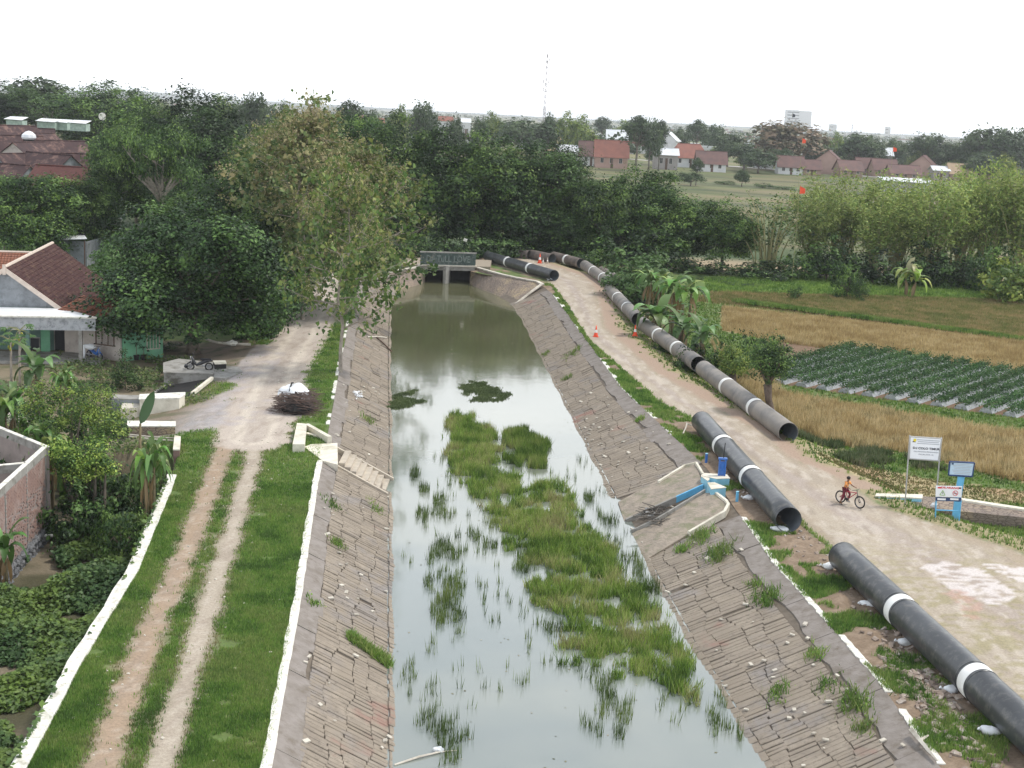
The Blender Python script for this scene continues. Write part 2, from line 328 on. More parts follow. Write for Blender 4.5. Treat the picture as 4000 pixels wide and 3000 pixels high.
us=np.concatenate([np.arange(0,14,.2),np.arange(14,30,.5),np.arange(30,60,2),np.array([60,75,100,140,200,300,500,800])])
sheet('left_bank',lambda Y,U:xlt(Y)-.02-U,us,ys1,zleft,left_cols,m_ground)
us2=np.concatenate([np.arange(0,16,.2),np.arange(16,50,.55),np.arange(50,90,2),np.array([90,110,140,200,300,500,800])])
sheet('right_bank',lambda Y,U:xrt(Y)+.02+U,us2,ys1,zright,right_cols,m_ground)
def far_cols(X,Y):
    bnd=np.abs(np.sin(Y*.045+X*.012+4*vnoise(X,Y,.01,2)))
    n1=vnoise(X,Y,.02,4); n2=vnoise(X*.4,Y,.05,4); n3=vnoise(X*.25,Y,.11,3)
    c=mixa(np.zeros(X.shape+(3,))+np.array((.13,.17,.06)),sstep(.4,.6,n2),(.24,.22,.10)); c=mixa(c,.6*sstep(.52,.6,n3),(.30,.25,.15)); c=mixa(c,sstep(.6,.7,n1)*.5,(.08,.12,.04))
    c=mixa(c,sstep(.93,.99,bnd)*.75*(Y<620),(.07,.10,.04)); c=mixa(c,sstep(.35,.15,bnd)*.5*(Y<620),(.33,.25,.14)); c=mixa(c,sstep(.55,.66,vnoise(X*.5,Y*1.5,.06,4))*.6*(Y<620),(.22,.26,.10))
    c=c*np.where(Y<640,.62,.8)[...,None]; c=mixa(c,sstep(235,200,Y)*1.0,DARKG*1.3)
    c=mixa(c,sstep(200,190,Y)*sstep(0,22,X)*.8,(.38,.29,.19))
    return c,None
def zfar(X,Y): return -1.2-.5*sstep(166,220,Y)+0*X
ysf=np.concatenate([np.arange(166.4,300,3),np.arange(300,640,3.5),np.geomspace(640,14000,70)]); uf=np.concatenate([-np.geomspace(6000,150,20),np.arange(-140,301,4),np.geomspace(310,6000,20)])
def ground_all():
    Yg=np.repeat(ysf[:,None],len(uf),1); Xg=np.repeat(uf[None,:],len(ysf),0); Zg=zfar(Xg,Yg); Zg=np.where(Yg<167,np.where(np.abs(Xg+5)<25,-.25,-1.3),Zg); Zg=np.where((Yg<182)&(np.abs(Xg+5)<25),-.25,Zg)
    c,_=far_cols(Xg,Yg); n=len(uf); i=np.arange(len(ysf)-1)[:,None]*n+np.arange(n-1)[None,:]; F=np.stack([i,i+1,i+n+1,i+n],-1).reshape(-1,4)
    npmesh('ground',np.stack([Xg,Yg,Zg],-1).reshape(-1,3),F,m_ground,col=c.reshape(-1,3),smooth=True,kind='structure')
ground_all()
# ------------------------------------------------------------------ water
m_water,nt,b,lk=newmat('murky canal water')
ge=nt.nodes.new('ShaderNodeNewGeometry'); sx=nt.nodes.new('ShaderNodeSeparateXYZ'); lk.new(ge.outputs['Position'],sx.inputs[0])
my=node(nt,'ShaderNodeMapRange'); my.inputs['From Min'].default_value=105; my.inputs['From Max'].default_value=55; lk.new(sx.outputs['Y'],my.inputs['Value'])   # paler near end: silt, plus sky reflection put into the colour
wc=mixc(nt,my.outputs[0],mixc(nt,ramp(nt,noise(nt,.09,3),.4,.62),(.095,.10,.05),(.125,.125,.07)),mixc(nt,ramp(nt,noise(nt,.11,3),.4,.62),(.17,.20,.19),(.23,.25,.22))); lk.new(wc,b.inputs['Base Color'])
b.inputs['Roughness'].default_value=.07; b.inputs['IOR'].default_value=1.75; b.inputs['Specular IOR Level'].default_value=1.0
n1=noise(nt,2.2,5,.6,stretch=(1,.55,1)); n2=noise(nt,.35,2,.5); rm=ramp(nt,n2,.35,.6)
mu=node(nt,'ShaderNodeMath',operation='MULTIPLY'); lk.new(n1,mu.inputs[0]); lk.new(rm,mu.inputs[1]); bump(nt,mu.outputs[0],b,.18,.02)
mb=MB(); ysw=[20,34,40,50,60,70,80,90,100,115,130,138,143,148,153,164]
mb.strip([(float(xrw(y))+.5,y,WZ) for y in ysw],[(float(xlw(y))-.5,y,WZ) for y in ysw]); tag(mb.build('canal_water',m_water),kind='structure')
# ------------------------------------------------------------------ canal lining
m_mortar=mat('mud filled joints',(.175,.145,.115),(.11,.09,.07),bmp=.5)
m_plaster=mat('worn lavender cement band',(.255,.228,.21),(.20,.175,.155),scale=2.2,stain=(.155,.13,.105),stain_scale=1.6,bmp=.6,bscale=10)
m_stone,nt,b,lk=newmat('weathered lining stone')
oi=nt.nodes.new('ShaderNodeNewGeometry'); rnd=oi.outputs['Random Per Island']
o=mixc(nt,ramp(nt,noise(nt,1.1,5),.35,.65),(.31,.265,.215),(.235,.20,.165)); o=mixc(nt,ramp(nt,noise(nt,.25,4,.6),.52,.66),o,(.235,.215,.205)); o=mixc(nt,ramp(nt,noise(nt,5,8,.8),.50,.68),o,(.14,.12,.095))
r5=ramp(nt,noise(nt,.33,3),.64,.70); o=mixc(nt,r5,o,(.27,.17,.14))
hv=nt.nodes.new('ShaderNodeHueSaturation'); mr=node(nt,'ShaderNodeMapRange'); mr.inputs['To Min'].default_value=.88; mr.inputs['To Max'].default_value=1.12
lk.new(rnd,mr.inputs['Value']); lk.new(mr.outputs[0],hv.inputs['Value']); lk.new(o,hv.inputs['Color']); lk.new(mixc(nt,ramp(nt,noise(nt,.9,6,.7),.45,.62),hv.outputs[0],(.265,.225,.18)),b.inputs['Base Color']); b.inputs['Roughness'].default_value=.9
b.inputs['Specular IOR Level'].default_value=.15; bump(nt,noise(nt,12,6,.7),b,.6,.03)
def slopeP(side,y,t,h=0.0):
    if side<0: a=Vector((float(xlt(y+.2)),y+.2,0)); c=Vector((float(xlw(y))+.2,y,WZ-.12)); nrm=Vector((.40,0,.92))
    else: a=Vector((float(xrt(y+1.2)),y+1.2,0)); c=Vector((float(xrw(y))-.2,y,WZ-.12)); nrm=Vector((-.35,0,.94))
    return a.lerp(c,t)+nrm*h
def lining(side,name,y0,y1,gaps):
    root=empty(name,slopeP(side,45,.5)); root['kind']='structure'
    ys=list(np.arange(y0,y1+6,1.0)); mb=MB()
    for i in range(len(ys)-1):
        for t0,t1 in ((-.012,.5),(.5,1.06)):
            q=[slopeP(side,ys[i],t0,-.04),slopeP(side,ys[i+1],t0,-.04),slopeP(side,ys[i+1],t1,-.04),slopeP(side,ys[i],t1,-.04)]
            if side>0: q=q[::-1]
            mb.add(q[::-1],[(0,1,2,3)])
    mb.build('joint_bed',m_mortar,root)
    # cement band along the top
    pl=MB(); y=y0; rr=random.Random(3+side)
    top=.19 if side<0 else .20
    while y<y1-1:
        L=rr.uniform(1.6,4.2); e=min(y+L,y1); 
        if not any(a<(y+e)/2<b_ for a,b_ in gaps):
            h=rr.uniform(-.005,.03); tt=top+rr.uniform(-.03,.05)
            segs=[y+(e-.03-y)*k/4 for k in range(5)]
            A=[slopeP(side,s_,-.005,h+rr.uniform(0,.01)) for s_ in segs]; B=[slopeP(side,s_,tt+rr.uniform(-.02,.02),h+rr.uniform(0,.012)) for s_ in segs]
            n=len(segs); vs=A+B+[v+Vector((0,0,-.1)) for v in A]+[v+Vector((0,0,-.1)) for v in B]
            fs=[]
            for k in range(n-1): fs+= [(k,k+1,n+k+1,n+k),(n+k,n+k+1,3*n+k+1,3*n+k)]
            fs+=[(0,n,3*n,2*n),(n-1,3*n-1,4*n-1,2*n-1)]
            if side<0: fs=[f[::-1] for f in fs]
            pl.add(vs,fs)
        y=e
    pl.build('cement_band',m_plaster,root)
    # long paving stones laid down the slope
    rows=[(top+.01,.38),(.38,.57),(.57,.76),(.76,.935)] if side<0 else [(top+.03,.42),(.42,.60),(.60,.77),(.77,.93)]
    stones=[]
    for ri,(ta,tb) in enumerate(rows):
        y=y0
        while y<y1:
            wd=rr.uniform(.17,.42) if rr.random()<.6 else rr.uniform(.15,.30)
            yc=y+wd/2
            if not any(a<yc<b_ for a,b_ in gaps) and rr.random()>.012:
                w1=.035*math.sin(y*.7+ri*2)+.02*math.sin(y*2.3+ri); w2=.035*math.sin(y*.7+(ri+1)*2)+.02*math.sin(y*2.3+ri+1)
                stones.append((y,wd,ta+(w1 if ri else 0)+rr.uniform(-.006,.006),tb+w2*(ri<len(rows)-1)+rr.uniform(-.006,.004),ri))
            y+=wd+(rr.uniform(.002,.014) if rr.random()<.8 else .05)
    y=y0
    while y<y1:                      # rounder toe stones at the waterline
        wd=rr.uniform(.28,.6)
        if not any(a<y+wd/2<b_ for a,b_ in gaps): stones.append((y,wd,.935+rr.uniform(-.01,.01),1.03+rr.uniform(-.01,.02),9))
        y+=wd+.02
    stones.sort(key=lambda s:s[0]); big=[]; rest=MB(); cnt=0
    def stone(mb,s_):
        y,wd,ta,tb,ri=s_; j=lambda a:rr.uniform(-a,a); h=.02+.02*math.sin(y*.9+ri)+rr.uniform(-.006,.008)+(.07 if ri==9 else 0); tilt=rr.uniform(.002,.014)*(1 if rr.random()<.85 else 3)
        sk=rr.uniform(-.03,.03); c=min(.03,wd*.12); e=c*.35*.25
        def ring(g,hh,hh2): return [slopeP(side,y+g+j(.008),ta+g*.12,hh+hh2),slopeP(side,y+wd-g+j(.008),ta+g*.12,hh),slopeP(side,y+wd-g+sk+j(.008),tb-g*.12,hh),slopeP(side,y+g+sk+j(.008),tb-g*.12,hh+hh2)]
        bt=ring(0,-.06,0); md=ring(0,h-.02,tilt); tp=ring(c,h,tilt)
        fs=[(0,1,5,4),(1,2,6,5),(2,3,7,6),(3,0,4,7),(4,5,9,8),(5,6,10,9),(6,7,11,10),(7,4,8,11),(8,9,10,11)]
        if side<0: fs=[f[::-1] for f in fs]
        mb.add(bt+md+tp,fs)
    for s_ in stones:
        if s_[0]>32.5 and cnt<300: m1=MB(); stone(m1,s_); m1.build('paving_stone',m_stone,root); cnt+=1
        else: stone(rest,s_)
    tag(rest.build('paving_stone_field',m_stone,root),kind='stuff')
    return root
STAIR=(66.6,69.5)
lining(-1,'canal_lining',24,143,[STAIR])
OFF=(59.0,67.4)
lining(1,'canal_lining',26,138,[OFF])
# ------------------------------------------------------------------ white curbs
m_white=mat('flaking white limewash',(.80,.79,.74),(.66,.64,.58),scale=3,stain=(.42,.40,.33),stain_scale=3.5,bmp=.4)
def curb(name,label,cat,fx,y0,y1,wd,h,seg,group=None,zb=-.4,breaks=0,outl=0,zt=None,fall=0):
    root=empty(name,(float(fx((y0+y1)/2)),(y0+y1)/2,0),label,cat,group); rr=random.Random(int(y0*10)); y=y0
    while y<y1-.2:
        e=min(y+seg*rr.uniform(.8,1.2),y1)
        if rr.random()>=breaks:
            n=6; yy=[y+(e-.02-y)*k/n for k in range(n+1)]
            L=[];Rr=[]
            for s_ in yy:
                x=float(fx(s_)); L.append(x-wd/2+rr.uniform(-.05,.03)); Rr.append(x+wd/2+rr.uniform(-.015,.015))
            mb=MB()
            for k in range(n):
                z=h+rr.uniform(-.008,.008)
                mb.hexa([(L[k],yy[k],zb),(Rr[k],yy[k],zb),(Rr[k+1],yy[k+1],zb),(L[k+1],yy[k+1],zb)],[(L[k],yy[k],h),(Rr[k],yy[k],h),(Rr[k+1],yy[k+1],h),(L[k+1],yy[k+1],h)])
            mb.build('curb_length',m_white,root)
        y=e
    return root
curb('canal_curb','white painted curb between the left grass verge and the stone canal lining','curb',lambda y:xlt(y)-.12,24,66.3,.28,.07,4.2)
curb('canal_curb','broken remains of white curb along the canal lining beyond the concrete stairs','curb',lambda y:xlt(y)-.12,71.5,112,.2,.05,.9,breaks=.55)
curb('canal_curb','broken white curb fragments above the right stone lining near the dark pipes','curb',lambda y:xrt(y)+.13,30,60,.24,.04,1.2,breaks=.4)
curb('canal_curb','long pale curb strip on the right lining beyond the blue sluice gate','curb',lambda y:xrt(y)+.13,76,100,.26,.04,2.2,breaks=.15)
curb('canal_curb','tumbled white curb stones on the right lining near the far bridge wall','curb',lambda y:xrt(y)+.13,112,136,.35,.06,1.1,breaks=.45)
m_wallside=mat('dark mossy retaining stone',(.12,.12,.09),(.06,.07,.04),scale=4,bmp=.6)
gw=curb('garden_wall','long white topped retaining wall between the lower garden and the left dirt track','wall',xgw,24,62.2,.42,.10,5,zb=-.25)
mb=MB(); yy=list(np.arange(24,62.3,2))
for k in range(len(yy)-1):
    a,b_=float(xgw(yy[k])),float(xgw(yy[k+1])); mb.hexa([(a-.19,yy[k],-2.4),(a+.19,yy[k],-2.4),(b_+.19,yy[k+1],-2.4),(b_-.19,yy[k+1],-2.4)],[(a-.19,yy[k],-.25),(a+.19,yy[k],-.25),(b_+.19,yy[k+1],-.25),(b_-.19,yy[k+1],-.25)])
mb.build('wall_face',m_wallside,gw)
# ------------------------------------------------------------------ pipes
m_pipe=mat('dusty black coated steel',(.026,.029,.034),(.050,.055,.062),rough=.34,scale=.8,bmp=.08,spec=.6,stain=(.11,.108,.10),stain_scale=2.6,stretch=(1,.6,1))
m_pipe2=mat('mud washed coated steel',(.27,.245,.22),(.21,.195,.18),rough=.6,scale=.7,bmp=.1,spec=.4,stain=(.12,.12,.125),stain_scale=.35)
m_pipe3=mat('old brown grey pipe',(.20,.165,.145),(.13,.11,.10),rough=.75,scale=1.2,bmp=.15,stain=(.08,.07,.065))
m_in=mat('bare inner steel',(.20,.22,.25),(.13,.15,.17),rough=.5,scale=1.5,bmp=.1,spec=.5)
m_band=mat('white joint sleeve',(.84,.84,.82),(.74,.74,.72),rough=.45,bmp=.05,spec=.4)
PR=.6
def pipe(pf,pn,z,label,bands=(1/3,2/3),length=None,mt=None,rough=None,group='large water pipes laid beside the canal roads',r=PR,markings=False):
    zc=z+r; a=G(*pf,zc); b_=G(*pn,zc)
    if length: b_=a+(b_-a).normalized()*length
    d=(b_-a).normalized(); L=(b_-a).length
    root=empty('steel_pipe',(a+b_)/2-Vector((0,0,r)),label,'pipe',group)
    th=.025
    mb=MB(); n=40; prof=[(r-th,.02),(r-.01,0),(r,.012)]
    k=max(2,int(L/1.5)); prof+=[(r,L*i/k) for i in range(1,k)]+[(r,L-.012),(r-.01,L),(r-th,L-.02)]
    mb.lathe(a,prof,n,axis=d); mb.build('pipe_wall',mt or m_pipe,root,smooth=True)
    mb=MB(); mb.lathe(a,[(r-th,L-.02)]+[(r-th,L*(k-i)/k) for i in range(1,k)]+[(r-th,.02)],n,axis=d); mb.build('inner_lining',m_in,root,smooth=True)
    for t in bands:
        c=a+d*(L*t); mb=MB(); mb.lathe(c,[(r,-.24),(r+.012,-.22),(r+.016,0),(r+.012,.22),(r,.24)],n,axis=d); s=mb.build('joint_sleeve',m_band,root,smooth=True)
        mb=MB(); mb.lathe(c,[(r+.001,-.40),(r+.02,-.38),(r+.02,-.34),(r+.001,-.33)],n,axis=d); mb.lathe(c,[(r+.001,.33),(r+.02,.34),(r+.02,.38),(r+.001,.40)],n,axis=d); mb.build('weld_collar',mt or m_pipe,root,smooth=True)
    for s_ in (.06,L-.3):
        c=a+d*s_; mb=MB(); mb.lathe(c,[(r+.001,0),(r+.008,.01),(r+.008,.035),(r+.001,.045)],n,axis=d); mb.build('end_band',mt or m_pipe,root,smooth=True)
    return root,a,b_,d
P1=pipe((3290,2170),(3810,2660),.05,'nearest black steel pipe with two white sleeves leaving the photo at bottom right',length=18.9)
P2=pipe((2740,1645),(3081,2031),.05,'grey black pipe lying beside the blue sluice gate with its open end near the cyclist',bands=(.31,.64))
P3=pipe((1905,1000),(2165,1076),.05,'black pipe with two white sleeves beside the bridge wing wall at the far canal end')
PA=pipe((2748,1440),(3080,1690),-.1,'nearest mud grey pipe on the field side of the road, open end in the weeds',mt=m_pipe2)
PB=pipe((2510,1264),(2729,1423),-.1,'second mud grey pipe of the roadside row, open end above the tree stump',mt=m_pipe2)
PC=pipe((2381,1130),(2493,1248),-.1,'third mud grey pipe of the roadside row, beside the banana clump and cones',mt=m_pipe2)
PD=pipe((2284,1036),(2399,1115),-.1,'fourth grey pipe of the roadside row, ending just before the green bush',mt=m_pipe2)
PE=pipe((2163,1001),(2267,1028),-.1,'brownish unbanded pipe at the road bend under the trees',bands=(.5,),mt=m_pipe3,length=7.5)
PF=pipe((2075,994),(2158,1010),-.1,'short brown pipe behind the orange cones at the road end',bands=(),mt=m_pipe3)
PG=pipe((2032,992),(2068,996),-.1,'farthest dark pipe end half hidden under the dark trees',bands=(),mt=m_pipe3)
PH=pipe((2350,1060),(2425,1105),-.5,'dirty pipe lying behind the roadside row beside the round green bush',bands=(.55,),mt=m_pipe3,length=11)
PI_=pipe((2455,1137),(2505,1165),-.5,'dark pipe end poking out of the banana leaves behind the roadside row',bands=(),mt=m_pipe3)
# lettering on the second pipe is too worn to read: pale smudges of print
m_smudge=mat('worn white stencil paint',(.62,.64,.65),(.35,.37,.38),scale=6,bmp=0)
# ------------------------------------------------------------------ foliage tools
m_leaf=leafmat('leaf green')
m_leafgloss=leafmat('glossy leaf',rough=.5,spec=.22,trans=.12)
m_bark=mat('bark',(.17,.14,.11),(.09,.075,.06),scale=3,bmp=.6,rnd=.15)
m_palebark=mat('pale bark',(.36,.32,.27),(.22,.19,.16),scale=3,bmp=.4)
m_culm=mat('bamboo culm',(.24,.25,.11),(.33,.29,.15),scale=1,bmp=0)
def unit(a): return a/np.maximum(np.linalg.norm(a,axis=-1,keepdims=True),1e-6)
def leafquads(C,N,size,aspect=.55,droop=.25):
    n=len(C); r=RNG.normal(size=(n,3)); t=unit(np.cross(N,r)); b=np.cross(N,t)
    s=(size*(RNG.uniform(.6,1.25,n) if np.isscalar(size) else 1))[:,None]
    tip=C+t*s*.5-N*s*droop*.5; base=C-t*s*.5-N*s*droop*.5; l=C+b*s*aspect*.5; rr=C-b*s*aspect*.5
    V=np.stack([base,rr,tip,l],1).reshape(-1,3); F=np.arange(n*4).reshape(n,4); return V,F
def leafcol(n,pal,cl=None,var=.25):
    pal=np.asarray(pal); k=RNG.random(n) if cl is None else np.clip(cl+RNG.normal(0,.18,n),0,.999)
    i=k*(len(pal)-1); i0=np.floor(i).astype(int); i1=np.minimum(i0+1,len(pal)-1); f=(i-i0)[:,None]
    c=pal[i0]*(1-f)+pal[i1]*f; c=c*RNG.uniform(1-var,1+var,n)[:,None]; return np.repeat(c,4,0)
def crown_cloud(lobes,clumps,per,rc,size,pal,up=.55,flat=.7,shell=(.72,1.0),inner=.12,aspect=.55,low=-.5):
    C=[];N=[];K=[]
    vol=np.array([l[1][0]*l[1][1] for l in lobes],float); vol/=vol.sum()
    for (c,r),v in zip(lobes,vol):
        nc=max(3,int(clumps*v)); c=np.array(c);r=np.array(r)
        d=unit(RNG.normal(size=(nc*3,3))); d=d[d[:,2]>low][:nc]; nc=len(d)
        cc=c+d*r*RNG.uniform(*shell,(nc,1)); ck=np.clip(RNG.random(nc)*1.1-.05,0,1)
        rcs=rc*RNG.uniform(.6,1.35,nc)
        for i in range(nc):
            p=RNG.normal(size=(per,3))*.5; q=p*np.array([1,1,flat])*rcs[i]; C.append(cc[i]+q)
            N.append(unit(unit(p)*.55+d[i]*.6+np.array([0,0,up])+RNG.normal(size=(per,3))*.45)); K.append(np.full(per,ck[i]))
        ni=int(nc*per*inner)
        if ni: C.append(c+RNG.normal(size=(ni,3))*r*.38); N.append(unit(RNG.normal(size=(ni,3)))); K.append(RNG.random(ni)*.5)  # inner leaves use the darker palette end, painting shade into the crown
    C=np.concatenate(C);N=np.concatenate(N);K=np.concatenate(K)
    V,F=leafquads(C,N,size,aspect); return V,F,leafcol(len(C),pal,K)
def join(parts):
    V=[];F=[];K=[];o=0
    for v,f,k in parts: V.append(v);F.append(f+o);K.append(k);o+=len(v)
    return np.concatenate(V),np.concatenate(F),np.concatenate(K)
def limbs(base,tips,r0,top,bark,root,seed=0,wob=.3,lean=(0,0),n=7,name='trunk'):
    rr=random.Random(seed); mb=MB(); b=Vector(base); fork=b+Vector((lean[0],lean[1],top))
    mid=[b,b.lerp(fork,.33)+Vector((rr.uniform(-wob,wob)*.4,rr.uniform(-wob,wob)*.4,0)),b.lerp(fork,.7)+Vector((rr.uniform(-wob,wob)*.4,rr.uniform(-wob,wob)*.4,0)),fork]
    mb.tube([b-Vector((0,0,.3))]+mid,[r0*1.5,r0*1.2,r0*.92,r0*.8,r0*.66],n)
    for t in tips:
        t=Vector(t); m=fork.lerp(t,.5)+Vector((rr.uniform(-wob,wob),rr.uniform(-wob,wob),abs(rr.uniform(0,wob)))); d=(t-fork).length
        mb.tube([fork-Vector((0,0,r0*.6)),fork.lerp(m,.5)+Vector((0,0,.1*wob)),m,t],[r0*.55,r0*.42,r0*.28,r0*.09],5)
        for _ in range(2):
            q=m.lerp(t,rr.uniform(0,.6)); e=q+Vector((rr.uniform(-1,1),rr.uniform(-1,1),rr.uniform(.1,.9)))*d*.28; mb.tube([q,e],[r0*.2,r0*.05],4)
    mb.build(name,bark,root,smooth=True)
def mktree(name,lobes,clumps,per,rc,size,pal,r0,fork,bark=None,lean=(0,0),leaf=None,seed=1,extra=None,**kw):
    root=empty(name,(0,0,0)); cl=crown_cloud(lobes,clumps,per,rc,size,pal,**kw)
    if extra: cl=join([cl]+extra)
    npmesh('crown',cl[0],cl[1],leaf or m_leaf,root,col=cl[2]); limbs((0,0,0),[l[0] for l in lobes],r0,fork,bark or m_bark,root,seed,lean=lean)
    root['h']=float(cl[0][:,2].max()); root['w']=float(np.percentile(cl[0][:,0],98)-np.percentile(cl[0][:,0],2)); return root
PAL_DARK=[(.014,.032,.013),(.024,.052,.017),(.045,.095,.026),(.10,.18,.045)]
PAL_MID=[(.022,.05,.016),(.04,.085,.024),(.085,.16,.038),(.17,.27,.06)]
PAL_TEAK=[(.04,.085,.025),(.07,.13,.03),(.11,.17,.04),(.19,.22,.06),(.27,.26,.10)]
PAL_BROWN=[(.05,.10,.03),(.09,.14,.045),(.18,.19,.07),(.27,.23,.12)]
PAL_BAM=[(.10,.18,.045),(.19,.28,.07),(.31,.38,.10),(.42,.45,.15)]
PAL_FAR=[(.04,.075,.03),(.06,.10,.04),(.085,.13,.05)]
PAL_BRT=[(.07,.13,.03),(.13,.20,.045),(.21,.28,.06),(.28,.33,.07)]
def dome(seed,W,Hc,zb,k,flat=1.0,spread=.5):
    rr=random.Random(seed); L=[((rr.uniform(-.08,.08)*W,rr.uniform(-.08,.08)*W,zb+Hc*.62),(W*.27,W*.27,Hc*.38))]
    for i in range(k):
        a=i*2*math.pi/k+rr.uniform(-.4,.4); q=W*spread*rr.uniform(.5,.72); s=rr.uniform(.16,.24)
        L.append(((math.cos(a)*q,math.sin(a)*q,zb+Hc*rr.uniform(.22,.72)),(W*s,W*s,Hc*s*1.15*flat)))
    return L
PROTO={}
def proto(key,*a,**k): PROTO[key]=mktree(*a,**k)
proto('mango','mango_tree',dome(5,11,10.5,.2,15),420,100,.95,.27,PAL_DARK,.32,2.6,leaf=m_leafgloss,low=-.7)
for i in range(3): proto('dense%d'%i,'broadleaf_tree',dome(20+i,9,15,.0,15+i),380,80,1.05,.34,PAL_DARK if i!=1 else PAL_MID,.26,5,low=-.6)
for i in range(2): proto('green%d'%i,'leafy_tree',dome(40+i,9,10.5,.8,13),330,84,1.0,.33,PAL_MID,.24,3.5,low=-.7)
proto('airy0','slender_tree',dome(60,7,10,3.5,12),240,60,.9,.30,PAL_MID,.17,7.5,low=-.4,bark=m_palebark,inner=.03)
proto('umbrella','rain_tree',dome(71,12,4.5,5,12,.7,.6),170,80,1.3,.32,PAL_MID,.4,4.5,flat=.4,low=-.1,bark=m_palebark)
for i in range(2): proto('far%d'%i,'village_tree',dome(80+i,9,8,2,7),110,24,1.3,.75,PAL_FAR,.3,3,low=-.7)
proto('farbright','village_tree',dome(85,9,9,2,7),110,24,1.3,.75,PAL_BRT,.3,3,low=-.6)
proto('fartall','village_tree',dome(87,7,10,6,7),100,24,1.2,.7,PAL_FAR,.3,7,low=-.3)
def bamboo(seed,Hh=14,W=7,n=46,pal=PAL_BAM,dens=60,size=.34):
    rr=random.Random(seed); root=empty('bamboo_clump',(0,0,0)); mb=MB(); C=[];K=[];N=[]
    for i in range(n):
        a=rr.uniform(0,6.283); q=rr.uniform(0,.9); h=Hh*rr.uniform(.6,1.0); out_=W*.5*rr.uniform(.25,1.05)
        b=Vector((math.cos(a)*q,math.sin(a)*q,0)); pts=[]
        for k in range(7):
            t=k/6; pts.append(b+Vector((math.cos(a)*out_*t**2.2,math.sin(a)*out_*t**2.2,h*(t-.16*t**4))))
        mb.tube(pts,[.055,.05,.045,.038,.03,.02,.008],4,cap=False)
        for k in range(dens):
            t=rr.uniform(.34,1.0)**.8; f=t*6; j=min(int(f),5); p=pts[j].lerp(pts[j+1],f-j); sp=.25+.75*math.sin(min(1,(t-.25)/.6)*math.pi*.8)
            c=p+Vector((rr.gauss(0,.55),rr.gauss(0,.55),rr.gauss(-.25,.45)))*sp; kk=rr.random()
            for _ in range(3): C.append(tuple(c+Vector((rr.gauss(0,.18),rr.gauss(0,.18),rr.gauss(0,.14))))); K.append(.25+.65*kk*t)  # leaf colour lightens up the culm, painting the sunlit tops
    C=np.array(C); K=np.array(K); N=unit(RNG.normal(size=C.shape)*.7+np.array([0,0,.55])+unit(C*np.array([1,1,0]))*.4)
    V,F=leafquads(C,N,size,.4); npmesh('leaf_mass',V,F,m_leaf,root,col=leafcol(len(C),pal,K)); mb.build('culms',m_culm,root); root['h']=float(V[:,2].max()); root['w']=float(np.percentile(V[:,0],98)-np.percentile(V[:,0],2)); return root
for i in range(3): PROTO['bamboo%d'%i]=bamboo(100+i,13+i,8,42)
PROTO['bamboosparse']=bamboo(110,13,6,30,PAL_MID,14)
# teak: few big leaves on spreading limbs, ends in pale flower heads
def teak(seed,Hh,W,pal,fork,nb=16,lsz=.46,low_leaf=3.5,name='teak_tree',leafn=22):
    rr=random.Random(seed); root=empty(name,(0,0,0)); mb=MB(); r0=.19; C=[];N=[];K=[]
    tr=[Vector((rr.uniform(-.12,.12)*k,rr.uniform(-.12,.12)*k,Hh*.93*k/8)) for k in range(9)]
    mb.tube([Vector((0,0,-.3))]+tr,[r0*1.3]+[r0*(1-k/8.6) for k in range(9)],8)
    for i in range(nb):
        t=low_leaf/Hh+(1-low_leaf/Hh)*(i+.5)/nb; z=Hh*.93*t; f=t*8; j=min(int(f),7); p=tr[j].lerp(tr[j+1],f-j); a=i*2.4+rr.uniform(-.4,.4)
        L=W*.5*(.55+.75*math.sin(math.pi*min(1,t*1.0))**.8)*rr.uniform(.7,1.1)*(1 if t<.85 else .6)
        e=p+Vector((math.cos(a)*L,math.sin(a)*L,L*rr.uniform(.15,.55))); m=p.lerp(e,.5)+Vector((0,0,-.05*L)); mb.tube([p,m,e],[r0*.42*(1.1-t),r0*.3*(1.1-t),.012],5)
        nodes=[m.lerp(e,q) for q in (0,.35,.7,1)]+[p.lerp(m,.6)]
        for q in nodes:
            for _ in range(2):
                s=q+Vector((rr.gauss(0,.65),rr.gauss(0,.65),rr.gauss(.1,.5))); mb.tube([q,s],[.02,.008],3,cap=False); hd=rr.random()
                for _ in range(leafn//2):
                    C.append(tuple(s+Vector((rr.gauss(0,.42),rr.gauss(0,.42),rr.gauss(0,.34))))); K.append(min(.95,hd*.45+.5*t*rr.random()+.1))
    C=np.array(C);K=np.array(K); N=unit(RNG.normal(size=C.shape)*.75+np.array([0,0,.6])); V,F=leafquads(C,N,lsz,.68,.35)
    cl=(V,F,leafcol(len(C),pal,K))
    m=K>.58; C2=np.repeat(C[m],5,0)+RNG.normal(size=(m.sum()*5,3))*.22+np.array([0,0,.2]); V2,F2=leafquads(C2,unit(RNG.normal(size=C2.shape)),.14,.5)
    cl=join([cl,(V2,F2,leafcol(len(C2),[(.30,.25,.14),(.42,.36,.22)]))])
    npmesh('crown',cl[0],cl[1],m_leaf,root,col=cl[2]); mb.build('trunk',m_palebark,root,smooth=True)
    root['h']=float(cl[0][:,2].max()); root['w']=float(np.percentile(cl[0][:,0],98)-np.percentile(cl[0][:,0],2)); return root
PROTO['teakfront']=teak(3,14,8.5,PAL_TEAK,4,nb=26,leafn=24,low_leaf=3.0)
PROTO['teak0']=teak(5,18,8,PAL_BROWN,5,nb=34,low_leaf=4,lsz=.46,leafn=40)
PROTO['teak1']=teak(9,16,8,PAL_TEAK,5,nb=32,low_leaf=3.5,lsz=.46,leafn=40)
